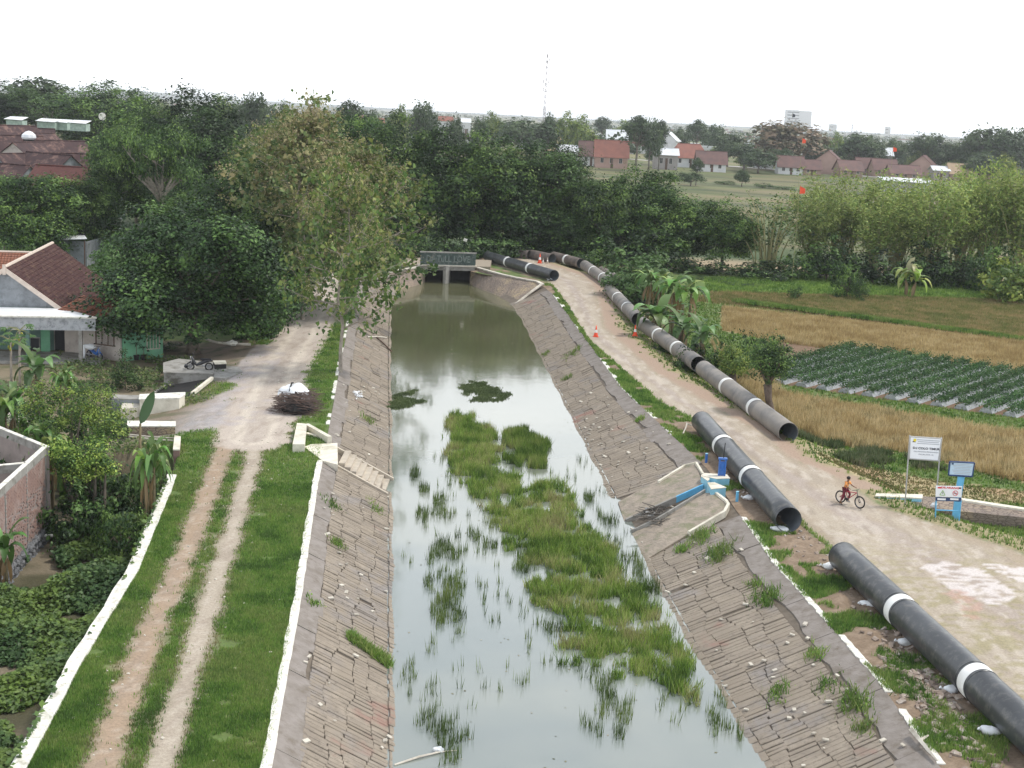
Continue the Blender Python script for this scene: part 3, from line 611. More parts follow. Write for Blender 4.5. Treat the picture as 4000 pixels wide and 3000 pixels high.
# banana plants: sheathed stem and long ribbed leaves
m_banana=leafmat('banana leaf',rough=.45,spec=.4,trans=.3)
m_bstem=mat('banana stem',(.21,.17,.10),(.12,.10,.05),scale=3,bmp=.3)
def bananaleaf(base,az,L,wd,arch,col,tear=.3,rr=random):
    P=[];d=Vector((math.cos(az),math.sin(az),0)); n=9; side=Vector((-math.sin(az),math.cos(az),0)); V=[];K=[]
    p=Vector(base); el=arch[0]
    for k in range(n+1):
        t=k/n; w_=wd*math.sin(min(1,t*1.04)*math.pi)**.55*.5 if 0<t<1 else .02; w_=max(w_,.02)
        up=Vector((0,0,1)); nn=(d*(-math.sin(el))+up*math.cos(el))
        V+= [p+side*w_-nn*(-.22*w_),p,p-side*w_+nn*.22*w_]; K+=[col]*3
        V[-2]=p
        el+= (arch[1]-arch[0])/n; p=p+(d*math.cos(el)+up*math.sin(el))*L/n
    F=[]
    for k in range(n):
        for j in (0,1):
            if rr.random()<tear and 1<k<n-1: continue
            F.append((k*3+j,k*3+j+1,(k+1)*3+j+1,(k+1)*3+j))
    return np.array([tuple(v) for v in V]),np.array(F),np.array(K)
def banana(seed,Hs,nl,L,wd=.5,n=1,spread=.8,tear=.08,pal=((.06,.13,.03),(.11,.20,.05),(.19,.28,.09))):
    rr=random.Random(seed); root=empty('banana_plant',(0,0,0)); parts=[]; mb=MB()
    for s in range(n):
        b=Vector((rr.uniform(-1,1)*spread,rr.uniform(-1,1)*spread,0)) if n>1 else Vector((0,0,0)); h=Hs*rr.uniform(.7,1.1); ln=Vector((rr.uniform(-.2,.2),rr.uniform(-.2,.2),h))
        mb.tube([b-Vector((0,0,.2)),b+ln*.5,b+ln],[.15,.12,.07],8)
        for k in range(nl):
            az=k*2.4+rr.uniform(-.5,.5); a0=rr.uniform(.7,1.45); c=pal[min(int(rr.random()*len(pal)),len(pal)-1)]; c=tuple(x*rr.uniform(.8,1.2) for x in c)
            v,f,kk=bananaleaf(b+ln,az,L*rr.uniform(.7,1.1),wd*rr.uniform(.8,1.15),(a0,a0-rr.uniform(1.2,2.4)),c,tear,rr); parts.append((v,f,kk))
        for k in range(3):
            v,f,kk=bananaleaf(b+ln*.92,rr.uniform(0,6.28),L*.5,wd*.5,(-.6,-1.5),(.26,.18,.09),.1,rr); parts.append((v,f,kk))
    V,F,K=join(parts); npmesh('leaves',V,F,m_banana,root,col=K); mb.build('stem',m_bstem,root,smooth=True); root['h']=float(V[:,2].max()); root['w']=float(np.ptp(V[:,0])); return root
PROTO['banana0']=banana(1,2.6,9,2.5,.62,4,1.1,pal=((.08,.17,.04),(.14,.26,.06),(.24,.35,.12))); PROTO['banana1']=banana(2,2.0,8,2.0,.6,2,.7); PROTO['bananayellow']=banana(4,1.2,9,2.2,.6,2,.5,pal=((.16,.26,.05),(.33,.42,.08),(.30,.36,.14)))
# bush and small trees
def bush(key,name,W,Hh,pal,seed,size=.2,clumps=70,per=40,gloss=False,r0=.08):
    PROTO[key]=mktree(name,[((0,0,Hh*.45),(W*.38,W*.38,Hh*.42))]+[((math.cos(a)*W*.26,math.sin(a)*W*.26,Hh*(.3+.1*math.sin(a*3+seed))),(W*.24,W*.24,Hh*.3)) for a in (0,1.3,2.5,3.7,5.0)],clumps,per,W*.11,size,pal,r0,Hh*.15,seed=seed,low=-.9)
bush('bush0','round_bush',5,4,[(.05,.11,.035),(.09,.17,.05),(.14,.23,.08)],3,.26,90,42)
bush('bush1','wild_shrub',3,2.2,PAL_MID,4,.16,50,36)
bush('bush2','dark_bush',4,3,PAL_DARK,5,.24,60,40)
bush('bushb','leafy_bush',4,4,PAL_BRT,6,.3,70,36)
USED=set()
def place(key,px,Y,top=None,w=None,z=-1.2,label=None,cat='tree',group=None,h=None,wm=None,rot=None,name=None,basepx=None):
    """stand a plant at distance Y; its height and breadth in metres follow from how high and wide it stands"""
    p=PROTO[key]; o=p if key not in USED else copy_tree(p); USED.add(key)
    b=ATY(px,1500,Y); d=Y
    if top is not None: h=max(.5,ATY(px,top,Y).z-z)
    if w is not None: wm=w*d*1.01/FPX
    q=G(px,1500,0)
    if cat in ('tree','bamboo'): h=h*1.09
    # sideways position on the column px at mid height
    lo=ATY(px,0,Y); hi=ATY(px,3000,Y); t=((z+(h or 4)*.5)-lo.z)/(hi.z-lo.z); x=lo.x+(hi.x-lo.x)*t
    sz=h/p['h']; sw=(wm/p['w']) if wm else sz
    o.location=(x,Y,z); o.scale=(sw,sw,sz); o.rotation_euler=(0,0,RNG.uniform(0,6.28) if rot is None else rot)
    if name: o.name=name
    tag(o,label,cat,group); return o
# ------------------------------------------------------------------ trees and plants, nearest first
place('mango',755,99,745,680,-.6,'huge dark green tree shading the motorbike beside the green house',rot=2.2)
place('green0',1010,112,820,330,-1,'dark bushy tree right behind the big shade tree by the track')
place('teakfront',1340,90,640,400,-.1,'slender young tree with pale bare trunk and large yellowish leaves by the canal curb',rot=.4)
place('teak0',1190,112,400,430,-1,'tall tree with brown flower heads standing behind the slender canal tree')
place('teak1',1400,118,560,420,-1,'yellow green flowering tree reaching over the left wing wall of the bridge')
place('green1',950,128,560,420,-1,'bright green spreading tree left of the brown flowering tree')
place('teak1',1060,135,480,300,-1,'flowering tree with yellowish top peeping over the green spreading tree',rot=2)
place('umbrella',630,158,510,330,-1.2,'flat layered rain tree with pale limbs above the dark undergrowth')
place('dense1',790,150,700,300,-1.2,'dark tree under the right edge of the flat rain tree')
place('bushb',350,168,725,160,-1.2,'round yellow green tree behind the white roofed shed',cat='tree',name='round_tree')
place('green1',530,182,440,300,-1.2,'bright green tree right of the red brick kiln house')
place('dense0',720,205,350,380,-1.2,'tall dark tree rising above the skyline left of centre')
place('airy0',560,215,400,260,-1.2,'airy tree left of the tall dark skyline tree')
place('dense2',850,200,430,330,-1.2,'dark tree leaning against the tall skyline tree')
place('green0',130,150,670,330,-1.2,'dull green tree in front of the old tiled roofs at far left')
place('dense1',360,155,650,190,-1.2,'pointed dull tree right of the brick kiln house')
place('dense0',20,158,700,260,-1.2,'dark tree cut by the left edge below the tiled roofs')
place('airy0',450,160,610,220,-1.2,'grey green tree beside the flat rain tree trunk')
place('dense2',-10,340,290,300,-1.2,'big dark skyline tree at the far left edge')
place('umbrella',195,360,370,400,-1.2,'wide dome shaped rain tree on the left skyline')
place('fartall',150,420,320,200,-1.2,'thin crowned tree behind the dome shaped rain tree')
place('dense1',400,350,290,300,-1.2,'tall layered dark tree alone on the left skyline')
place('bush1',60,138,880,160,-1.2,'light leafy shrub above the grey shed roof',cat='shrub')
place('bush1',150,140,960,220,-1.2,'ragged shrub in front of the grey shed roof',cat='shrub')
place('banana0',240,152,850,170,-1.2,'banana clump standing behind the shed at far left',cat='banana plant')
place('bush2',560,132,820,260,-1,'dark glossy bush behind the roof ridge of the tiled house',cat='bush')
place('bush0',450,125,905,200,-1,'bush growing just right of the white roofed shed',cat='bush')
G1='dark trees of the grove behind the bridge'
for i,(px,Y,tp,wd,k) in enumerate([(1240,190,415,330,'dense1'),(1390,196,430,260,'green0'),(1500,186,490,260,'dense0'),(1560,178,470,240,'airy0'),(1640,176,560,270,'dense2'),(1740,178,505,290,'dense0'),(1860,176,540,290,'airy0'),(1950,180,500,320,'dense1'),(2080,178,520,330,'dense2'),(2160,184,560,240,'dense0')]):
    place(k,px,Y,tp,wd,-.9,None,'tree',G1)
    o=COL.objects[-1]
GL=['leftmost dark grove tree rising behind the brown flowering tree','mid green grove tree on the skyline right of the flowering tree','grove tree half hidden by the yellow flowering branches','thin tree with pale stems left of the bridge parapet','broad dark tree directly above the left end of the parapet','dark grove tree behind the middle of the graffiti parapet','slim trunked tree above the right end of the parapet','big rounded dark tree above the near end of the far black pipe','rounded crown right of centre with green lit top','dark tree at the road bend behind the short brown pipes']
gi=[o for o in COL.objects if o.get('group')==G1]
for o,l in zip(gi,GL): o['label']=l
for k,px,Y,tp,wd,l in [('airy0',2265,178,680,240,'pale stemmed tree behind the orange cones'),('green0',2350,176,690,240,'dark green tree above the roadside pipes'),('green1',2470,180,635,290,'tallest tree of the grove right of the canal'),('dense1',2600,176,700,260,'dark tree with dense skirts behind the round green bush'),('dense2',2200,175,780,200,'small dark tree filling in behind the road bend'),('green0',2660,182,780,200,'lower tree at the right end of the grove'),('green1',2830,176,770,250,'lone bushy tree between the grove and the bamboo'),('bush2',2420,172,880,260,'dark undergrowth bush under the grove'),('bush2',2560,170,900,240,'dark bush at the foot of the grove beside the field'),('bush2',2760,170,1000,200,'low dark bush at the field edge')]:
    place(k,px,Y,tp,wd,-1.1,l,'bush' if 'bush' in k else 'tree')
for i,(px,tp,wd,Y,k,l) in enumerate([(3010,760,260,172,'bamboosparse','sparse bamboo clump with bare arching culms left of the bamboo row'),(2990,1010,220,168,'bush2','black green bush at the foot of the sparse bamboo'),(3180,745,240,176,'bamboo0','bluish green bamboo clump beside the orange flag'),(3300,690,230,180,'bamboo1','tall yellowish bamboo behind the small field trees'),(3420,760,230,172,'bamboo2','bamboo clump with bare ground showing between its stems'),(3520,720,240,178,'bamboo0','bamboo clump behind the yellow banana plant'),(3640,700,260,172,'bamboo1','dense bamboo clump right of the long white shed'),(3760,690,260,178,'bamboo2','broad feathery bamboo clump near the right edge'),(3880,660,260,174,'bamboo0','tall feathery bamboo second from the right edge'),(3990,640,260,172,'bamboo1','tallest bamboo clump cut by the right edge')]):
    place(k,px,Y,tp,wd,-1.2,l,'bamboo' if 'bamboo' in k else 'bush','bamboo clumps along the far field edge' if 'bamboo' in k else None)
for px,tp,wd,Y,k,l,c in [(3120,950,180,170,'bush1','grey green shrub under the bamboo near the banana','shrub'),(3240,900,200,169,'bush2','dark shrub under the yellowish bamboo','bush'),(3420,960,260,168,'bush2','dark gap filling bush behind the small field trees','bush'),(3620,930,180,168,'bush2','dark bush right of the yellow banana plant','bush'),(3740,960,200,168,'bush2','dark bush under the broad bamboo','bush'),(3850,900,200,166,'bush1','shrub with pale leaves beside the big leafy bush','shrub'),
   (3960,960,220,156,'bushb','large leafy bright bush at the right end of the green strip','bush'),(3315,1010,110,152,'bush1','small round field tree on the bright green strip','tree'),(3362,1075,70,150,'bush1','smaller field tree just right of the round one','tree'),(3110,1100,50,148,'bush1','tiny sapling on the bright green strip','sapling'),(3550,1010,170,156,'bananayellow','yellow green banana plant at the foot of the bamboo','banana plant'),
   (2500,972,290,138,'bush0','big round fresh green bush beside the roadside pipes','bush'),(2560,1035,200,126,'banana0','tall banana clump behind the pipes, farthest of the roadside bananas','banana plant'),(2655,1060,240,118,'banana0','banana clump with pale bent leaves beside the third pipe','banana plant'),(2600,1165,210,112,'banana1','ragged banana clump with dry brown skirts near the cones','banana plant'),(2700,1200,180,108,'banana1','banana clump next to the joint of the second pipe','banana plant'),(2780,1230,170,102,'banana1','banana plants with bright leaves above the pipe gap','banana plant'),(2870,1255,160,99,'bush1','light green bush over a gnarled stump beside the row','bush'),(2720,1330,150,100,'bush2','low dark weeds behind the second grey pipe','bush'),(2620,1300,120,108,'bush2','low dark weeds under the ragged bananas','bush'),(2900,1120,160,160,'bush1','dark weedy shrub at the corner of the olive field','shrub'),(2760,1080,140,164,'bush1','weedy shrub beside the foot of the lone tree','shrub')]:
    place(k,px,Y,tp,wd,-.95,l,c)
# pollarded tree with a thick crooked trunk beside the straw field
def pollard(px,Y,z,h,w,label,seed,pal,zc=.55):
    b=G(px,1500,0); lo=ATY(px,0,Y); hi=ATY(px,3000,Y); x=lo.x+(hi.x-lo.x)*((z-lo.z)/(hi.z-lo.z))
    root=empty('pollard_tree',(x,Y,z),label,'tree'); rr=random.Random(seed)
    L=[((x-.45+rr.uniform(-.3,.3)*w*.2,Y,z+h*.72),(w*.36,w*.36,h*.27))]+[((x-.45+math.cos(a)*w*.2,Y+math.sin(a)*w*.2,z+h*(.66+.06*math.sin(3*a))),(w*.26,w*.26,h*.2)) for a in (0,1.3,2.6,3.9,5.2)]
    cl=crown_cloud(L,90,46,.42,.17,pal,low=-.8,inner=.2); npmesh('crown',cl[0]-np.array([x,Y,z]),cl[1],m_leaf,root,col=cl[2])
    mb=MB(); B=Vector((x,Y,z)); f=B+Vector((-.5,0,h*.42))
    mb.tube([B-Vector((0,0,.2)),B+Vector((-.05,0,h*.12)),B+Vector((-.35,0,h*.26)),f],[.34,.25,.22,.28],9)
    for a in range(7):
        e=f+Vector((math.cos(a*.9)*w*.25,math.sin(a*.9)*w*.25,h*.25)); mb.tube([f,f.lerp(e,.5)+Vector((0,0,-.1)),e],[.14,.09,.03],5)
    mb.build('trunk',mat('gnarled brown bark',(.19,.14,.11),(.10,.075,.06),scale=5,bmp=.8,bdist=.06),root,smooth=True)
pollard(3015,84,-.9,6.3,3.4,'pollarded round tree with a crooked trunk behind the nearest grey pipe',5,PAL_MID)
pollard(2880,93,-.9,3.6,2.2,'thick old stump sprouting small shoots left of the pollarded tree',8,PAL_BRT)

for px,Y,tp,wd,k,l in [(1010,104,1120,190,'bush2','dark green bush hanging over the left track bend'),(1105,118,1060,170,'bush2','dark bush between the track and the flowering tree'),(1590,164,930,170,'bush2','dark bush behind the left wing wall'),(1700,166,900,220,'bush2','dark undergrowth right behind the graffiti parapet'),(1830,167,890,220,'bush2','dark undergrowth behind the right end of the parapet'),(1940,170,900,200,'bush2','dark undergrowth behind the far black pipe'),(2040,174,890,200,'bush2','dark undergrowth at the road bend'),(2130,176,880,180,'bush2','dark undergrowth above the orange far cone'),(2230,174,900,200,'bush2','dark undergrowth right of the orange far cone'),(2320,168,940,160,'bush1','small shrub above the fourth grey pipe'),(930,122,1080,200,'bush2','dark undergrowth behind the shade tree'),(60,128,1010,300,'bush0','leafy bush behind the faded tiled house')]:
    place(k,px,Y,tp,wd,-.9,l,'bush')
# ------------------------------------------------------------------ grass, reeds, crops, weeds
m_grass=leafmat('grass blade',rough=.6,trans=.3,spec=.2)
def blades(P,hgt,wid,pal,nb=3,lean=.5,spread=.05,var=.25):
    n=len(P); P=np.repeat(P,nb,0); m=len(P); hh=(hgt if np.ndim(hgt)==0 else np.repeat(hgt,nb))*RNG.uniform(.55,1.2,m); ww=(wid if np.ndim(wid)==0 else np.repeat(wid,nb))
    a=RNG.uniform(0,6.283,m); b=RNG.uniform(0,6.283,m); P=P+np.stack([RNG.normal(size=m)*spread,RNG.normal(size=m)*spread,np.zeros(m)],1)
    l=RNG.uniform(0,lean,m)*hh; sx=np.cos(a)*ww*.5; sy=np.sin(a)*ww*.5; z0=np.zeros(m)
    A=P+np.stack([sx,sy,z0-.02],1); B=P-np.stack([sx,sy,z0+.02],1); T=P+np.stack([np.cos(b)*l,np.sin(b)*l,hh],1)
    V=np.stack([A,B,T],1).reshape(-1,3); F=np.arange(m*3).reshape(m,3); pal=np.asarray(pal)
    k=np.repeat(np.clip(vnoise(P[::nb,0],P[::nb,1],.8,3)*1.6-.3+RNG.normal(size=n)*.22,0,.999),nb); i=k*(len(pal)-1); i0=i.astype(int); i1=np.minimum(i0+1,len(pal)-1); f=(i-i0)[:,None]
    c=(pal[i0]*(1-f)+pal[i1]*f)*RNG.uniform(1-var,1+var,m)[:,None]; return V,F,np.repeat(c,3,0)
PG=[(.075,.14,.035),(.125,.235,.05),(.19,.32,.06),(.30,.34,.12),(.12,.20,.05)]
PDRY=[(.10,.13,.04),(.20,.19,.08),(.33,.28,.14)]
PST=[(.29,.215,.10),(.43,.33,.16),(.56,.46,.27),(.25,.21,.10)]
def scat(n,fx0,fx1,y0,y1,pw=2.0):
    u=RNG.random(n); y=(y0**(1-pw)+(y1**(1-pw)-y0**(1-pw))*u)**(1/(1-pw)); x0=fx0(y); x1=fx1(y); return x0+(x1-x0)*RNG.random(n),y
def grassobj(name,label_,x,y,zf,h,wd,pal,nb=3,**k):
    z=zf(x,y); s=np.clip(y/45,1,2.6); P=np.stack([x,y,z],1); V,F,c=blades(P,h*RNG.uniform(.7,1.3,len(x)),wd*s,pal,nb,**k)
    return npmesh(name,V,F,m_grass,col=c,kind='stuff',label=label_)
x,y=scat(135000,lambda Y:np.where(Y<62,xgw(np.minimum(Y,62))+.15,-20.5),lambda Y:xlt(Y)-.2,30,110,1.7); c,g=left_cols(x,y); k=(RNG.random(len(x))<g**1.5)&(vnoise(x,y,.9,3)<.74); x,y=x[k],y[k]
grassobj('bank_grass','short green grass on the left canal bank',x,y,zleft,.11,.032,PG)
x,y=scat(16000,lambda Y:xgw(np.minimum(Y,62))+.15,lambda Y:xlt(Y)-.2,30,80,1.7); c,g=left_cols(x,y); k=(g>.15)&(g<.85); x,y=x[k],y[k]
grassobj('dry_grass','dry straw coloured grass beside the wheel tracks',x,y,zleft,.09,.03,PDRY)
x,y=scat(60000,lambda Y:xrt(Y)+.05,lambda Y:xrl(Y)+.3,32,145,1.8); c,g=right_cols(x,y); k=RNG.random(len(x))<g; x,y=x[k],y[k]
grassobj('verge_grass','green grass between the right stone lining and the dirt road',x,y,zright,.17,.04,PG)
x,y=scat(90000,lambda Y:xrr(Y)+.1,lambda Y:xrr(Y)+26,38,150,1.9); c,g=right_cols(x,y); k=(RNG.random(len(x))<g)&~inpoly(x,y,RF['beds']); x,y=x[k],y[k]
grassobj('field_edge_grass','green weeds and grass between the road and the fields',x,y,zright,.16,.05,PG)
# tall weeds along the field edge in front of the straw field
x=[];y=[]
P=gp([(3110,1700),(3300,1720),(3560,1770),(3780,1850),(3560,1830),(3400,1810),(3200,1770),(3120,1740)],-.5); xx=RNG.uniform(14,34,60000); yy=RNG.uniform(62,84,60000); k=inpoly(xx,yy,P)&(vnoise(xx,yy,.7,3)>.46); xx,yy=xx[k],yy[k]
grassobj('tall_weeds','grey green tall weeds at the foot of the straw field',xx,yy,zright,.38,.05,[(.08,.12,.05),(.14,.18,.08),(.24,.22,.14)],3,lean=.7)
def field(name,label_,key,n,h,wd,pal,nb=3,rowdir=None,rs=.28,**k):
    P=RF[key]; xs=[p[0] for p in P]; ys_=[p[1] for p in P]; x=RNG.uniform(min(xs),max(xs),n); y=RNG.uniform(min(ys_),max(ys_),n)
    if rowdir is not None:
        q=np.cos(rowdir)*y-np.sin(rowdir)*x; d=np.round(q/rs)*rs-q+RNG.normal(size=n)*.03; y=y+np.cos(rowdir)*d; x=x-np.sin(rowdir)*d
    m=inpoly(x,y,P)&(x<60); x,y=x[m],y[m]; z=zright(x,y); PP=np.stack([x,y,z],1); V,F,c=blades(PP,h*RNG.uniform(.6,1.25,len(x))*(0.75+.5*vnoise(x,y,.6,2)),wd,pal,nb,**k)
    return npmesh(name,V,F,m_grass,col=c,kind='stuff',label=label_)
field('straw_stubble','tall dry golden rice stubble in the near field','straw',60000,.55,.06,PST,4,rowdir=.35,rs=.3,lean=.55,spread=.07)
field('golden_stubble','pale golden rice stubble strip behind the leafy crop','gold',52000,.38,.08,[(.38,.28,.13),(.50,.39,.19),(.60,.49,.28)],3,rowdir=.3,rs=.35,lean=.5)
field('olive_stubble','olive and tan rice stubble in the second field','olive',60000,.26,.09,[(.14,.17,.05),(.24,.22,.09),(.34,.26,.13)],3,lean=.5)
field('bright_grass','bright sunlit green grass strip in front of the bamboo','bright',36000,.28,.10,[(.08,.15,.035),(.14,.23,.05),(.24,.33,.08)],3,lean=.5)
x=RNG.uniform(12,50,30000); y=RNG.uniform(60,75,30000); k=inpoly(x,y,RF['mow']); grassobj('cut_grass','mown yellow dry grass beside the sign boards',x[k],y[k],zright,.09,.05,PDRY,3)
# earth bund between the fields
m_bund=mat('overgrown earth bund',(.10,.13,.04),(.07,.06,.035),scale=2,bmp=.8,bdist=.1)
mb=MB(); A=[G(*p,-.8) for p in [(2880,1186),(3000,1203),(3150,1222),(3300,1243),(3450,1262),(3600,1284),(3800,1310),(4100,1352)]]
for a,b_ in zip(A[:-1],A[1:]):
    for k in range(4):
        p=a.lerp(b_,k/4); q=a.lerp(b_,(k+1)/4+.02); w1=RNG.uniform(.35,.5); h1=RNG.uniform(.28,.45)
        mb.hexa([p+Vector((0,-w1,-.2)),q+Vector((0,-w1,-.2)),q+Vector((0,w1,-.2)),p+Vector((0,w1,-.2))],[p+Vector((0,-w1*.5,h1)),q+Vector((0,-w1*.5,h1)),q+Vector((0,w1*.5,h1)),p+Vector((0,w1*.5,h1))])
tag(mb.build('field_bund',m_bund),kind='structure')
n=9000; t=RNG.random(n)*(len(A)-1.001); i=t.astype(int); f=(t-i)[:,None]; AA=np.array([tuple(a) for a in A]); P=AA[i]*(1-f)+AA[i+1]*f+np.stack([RNG.normal(size=n)*.3,RNG.normal(size=n)*.35,np.full(n,.25)],1)
V,F,c=blades(P,.35,.07,PG,3); npmesh('bund_grass',V,F,m_grass,col=c,kind='stuff',label='grass growing on the low bund between the fields')
# leafy crop in raised beds covered with silver plastic mulch
m_mulch=mat('silver plastic mulch',(.42,.44,.46),(.30,.31,.32),rough=.35,scale=6,bmp=.5,spec=.6,bdist=.05)
O=G(3511,1549,-.8); D=(G(3669,1499,-.8)-O).normalized(); S_=(G(3597,1563,-.8)-O)
CR=[(.03,.08,.03),(.055,.125,.04),(.09,.18,.055)]
rows=[]
for k in range(-7,9):
    o=O+S_*k; ts=np.arange(-30,60,.25); X_=o.x+D.x*ts; Y_=o.y+D.y*ts; ins=inpoly(X_,Y_,RF['beds'])&(X_<48)
    if ins.sum()<8: continue
    tt=ts[ins]; rows.append((o,tt[0],tt[-1]))
NTH=['first','second','third','fourth','fifth','sixth','seventh','eighth','ninth','tenth','eleventh','twelfth','thirteenth','fourteenth','fifteenth','sixteenth']
for i,(o,t0,t1) in enumerate(rows):
    a=o+D*t0; b_=o+D*t1; root=empty('crop_bed',a,'%s plastic covered crop bed counted from the roadside tree side of the leafy field'%NTH[i],'crop bed','leafy crop beds'); mb=MB(); pn=Vector((-D.y,D.x,0)); n=max(2,int((b_-a).length/1.0))
    for k in range(n):
        p=a.lerp(b_,k/n); q=a.lerp(b_,(k+1)/n); mb.hexa([p-pn*.5,q-pn*.5,q+pn*.5,p+pn*.5],[p-pn*.33+Vector((0,0,.26)),q-pn*.33+Vector((0,0,.26)),q+pn*.33+Vector((0,0,.26)),p+pn*.33+Vector((0,0,.26))])
    mb.build('mulch_bed',m_mulch,root)
    L=(b_-a).length; npl=int(L/.42); C=[];K=[]
    for k in range(npl):
        for s in (-1,1):
            c=np.array(tuple(a+D*(k*.42+.2)+pn*(.24*s)))+np.array([0,0,.5]); m=44; C.append(c+RNG.normal(size=(m,3))*np.array([.17,.17,.19])*RNG.uniform(.6,1.15)); K.append(np.full(m,RNG.random()))
    C=np.concatenate(C); K=np.concatenate(K); V,F=leafquads(C,unit(RNG.normal(size=C.shape)*.6+np.array([0,0,.7])),.17,.6)
    npmesh('crop_leaves',V-np.array(tuple(a)),F,m_leaf,root,col=leafcol(len(C),CR,K),kind='stuff')
# reeds standing in the canal
SCL=4000/2212
MAIN=[(965,905),(985,893),(1020,905),(1060,925),(1078,965),(1082,1010),(1140,1055),(1185,1040),(1240,1060),(1250,1120),(1300,1160),(1340,1235),(1350,1262),(1400,1290),(1440,1350),(1460,1410),(1500,1450),(1522,1500),(1510,1530),(1460,1500),(1400,1480),(1330,1478),(1240,1440),(1213,1390),(1228,1340),(1170,1300),(1140,1240),(1100,1190),(1068,1110),(1030,1062),(972,1005)]
SUB=[[(1088,935),(1130,930),(1188,970),(1182,1012),(1140,1018),(1095,985)],[(930,1180),(975,1150),(1000,1170),(990,1260),(1005,1320),(985,1390),(935,1370),(925,1290)],[(890,1015),(925,1005),(930,1060),(915,1080),(890,1060)],[(885,1085),(985,1070),(990,1110),(940,1145),(900,1125)],[(1010,1135),(1065,1125),(1075,1190),(1020,1205)],[(895,1490),(940,1470),(950,1540),(900,1580)],[(920,1570),(980,1550),(1030,1600),(1000,1650),(930,1650)],[(1240,1470),(1340,1470),(1370,1590),(1310,1610),(1240,1560)],[(1100,1180),(1180,1200),(1220,1400),(1140,1330)],[(1260,1060),(1330,1180),(1400,1290),(1440,1280),(1340,1120)],[(1500,1440),(1560,1470),(1600,1600),(1540,1600)]]
def reedpts(poly,n,thr=None,edge=0.0):
    P=[tuple(G(a*SCL,b*SCL,WZ)[:2]) for a,b in poly]; xs=[p[0] for p in P]; ys_=[p[1] for p in P]; x=RNG.uniform(min(xs),max(xs),n); y=RNG.uniform(min(ys_)-.3,max(ys_)+.3,n)
    j=vnoise(x,y,1.3,3)-.5; k=inpoly(x+j*1.3,y+j*2.2,P)
    if thr: k&=vnoise(x+7,y*.5,1.4,3)>thr
    return x[k],y[k]
PR_=[(.06,.11,.025),(.13,.22,.04),(.23,.33,.06),(.34,.36,.14),(.27,.25,.12)]
x,y=reedpts(MAIN,115000); dens=(vnoise(x,y,1.1,3)>.35)&(vnoise(x+3,y*.6,4.0,2)>.34)&(RNG.random(len(x))<.25+1.5*(vnoise(x,y,2.2,3)-.15)); x,y=x[dens],y[dens]
P=np.stack([x,y,np.full(len(x),WZ)],1); V,F,c=blades(P,.20+.45*vnoise(x,y,1.6,3),.04,PR_,3,lean=.75,spread=.07,var=.4)
npmesh('reed_bed',V,F,m_grass,col=c,kind='stuff',label='dense green water grass growing down the middle of the canal')
xs=[];ys_=[]
for q in SUB:
    q2=[tuple(G(a_*SCL,c_*SCL,WZ)[:2]) for a_,c_ in q]; bx=(max(p[0] for p in q2)-min(p[0] for p in q2))*(max(p[1] for p in q2)-min(p[1] for p in q2)+.6); a,b_=reedpts(q,int(75*bx),.50); xs.append(a);ys_.append(b_)
a,b_=reedpts(SUB[0],6500,.36); P=np.stack([a,b_,np.full(len(a),WZ)],1); V,F,c=blades(P,.5,.04,PR_,3,lean=.6,spread=.06); npmesh('reed_bed',V,F,m_grass,col=c,kind='stuff',label='small oval patch of water grass right of the long one')
xx=RNG.uniform(-4.5,8.8,500); yy=RNG.uniform(40,75,500); k=vnoise(xx,yy,.35,2)>.55; 
for a,b_ in zip(xx[k],yy[k]): m=RNG.integers(2,7); xs.append(a+RNG.normal(size=m)*.06); ys_.append(b_+RNG.normal(size=m)*.1)
x=np.concatenate(xs);y=np.concatenate(ys_); k=(x>xlw(y)+.2)&(x<xrw(y)-.2); x,y=x[k],y[k]; P=np.stack([x,y,np.full(len(x),WZ)],1)
V,F,c=blades(P,.5,.028,[(.06,.10,.03),(.13,.20,.05),(.22,.28,.08)],2,lean=.3,spread=.05); npmesh('reed_shoots',V,F,m_grass,col=c,kind='stuff',label='thin scattered grass shoots standing in the canal water')
# submerged weed mats just breaking the surface
m_weed=mat('floating weed mat',(.07,.09,.035),(.11,.125,.06),scale=5,bmp=.5)
for poly,lab in (([(990,828),(1030,822),(1062,838),(1100,850),(1085,865),(1020,866),(1005,850)],'dark floating weed patch in mid canal beyond the grass'),([(848,855),(900,842),(915,868),(870,882),(848,880)],'small floating weed patch near the left waterline')):
    x,y=reedpts(poly,3600,.45); P=np.stack([x,y,np.full(len(x),WZ)],1); V,F,c=blades(P,.12,.09,[(.07,.10,.04),(.13,.17,.07)],3,lean=1.5,spread=.1); npmesh('floating_weed',V,F,m_grass,col=c,kind='stuff',label=lab)
# low garden: broad leaved ground cover and vines
n=130000; y=RNG.uniform(26,66,n); x=xgw(y)-.1-RNG.random(n)*11; pa=vnoise(x,y,.35,3); hh=.2+1.3*np.clip(pa-.38,0,1)*1.8; k=(pa>.34+.16*sstep(46,56,y)); x,y,hh=x[k],y[k],hh[k]
z=zleft(x,y)+hh*RNG.uniform(.25,1,len(x)); C=np.stack([x,y,z],1); ks=vnoise(x+40,y,.5,2); N=unit(RNG.normal(size=C.shape)*.45+np.array([0,-.15,.9])); V,F=leafquads(C,N,.2,.8,.15)
npmesh('garden_ground_cover',V,F,m_leafgloss,col=leafcol(len(C),[(.05,.10,.035),(.075,.135,.045),(.12,.19,.055),(.13,.20,.04)],np.clip((ks-.3)*2,0,.99)),kind='stuff',label='dense broad leaved plants filling the low garden')
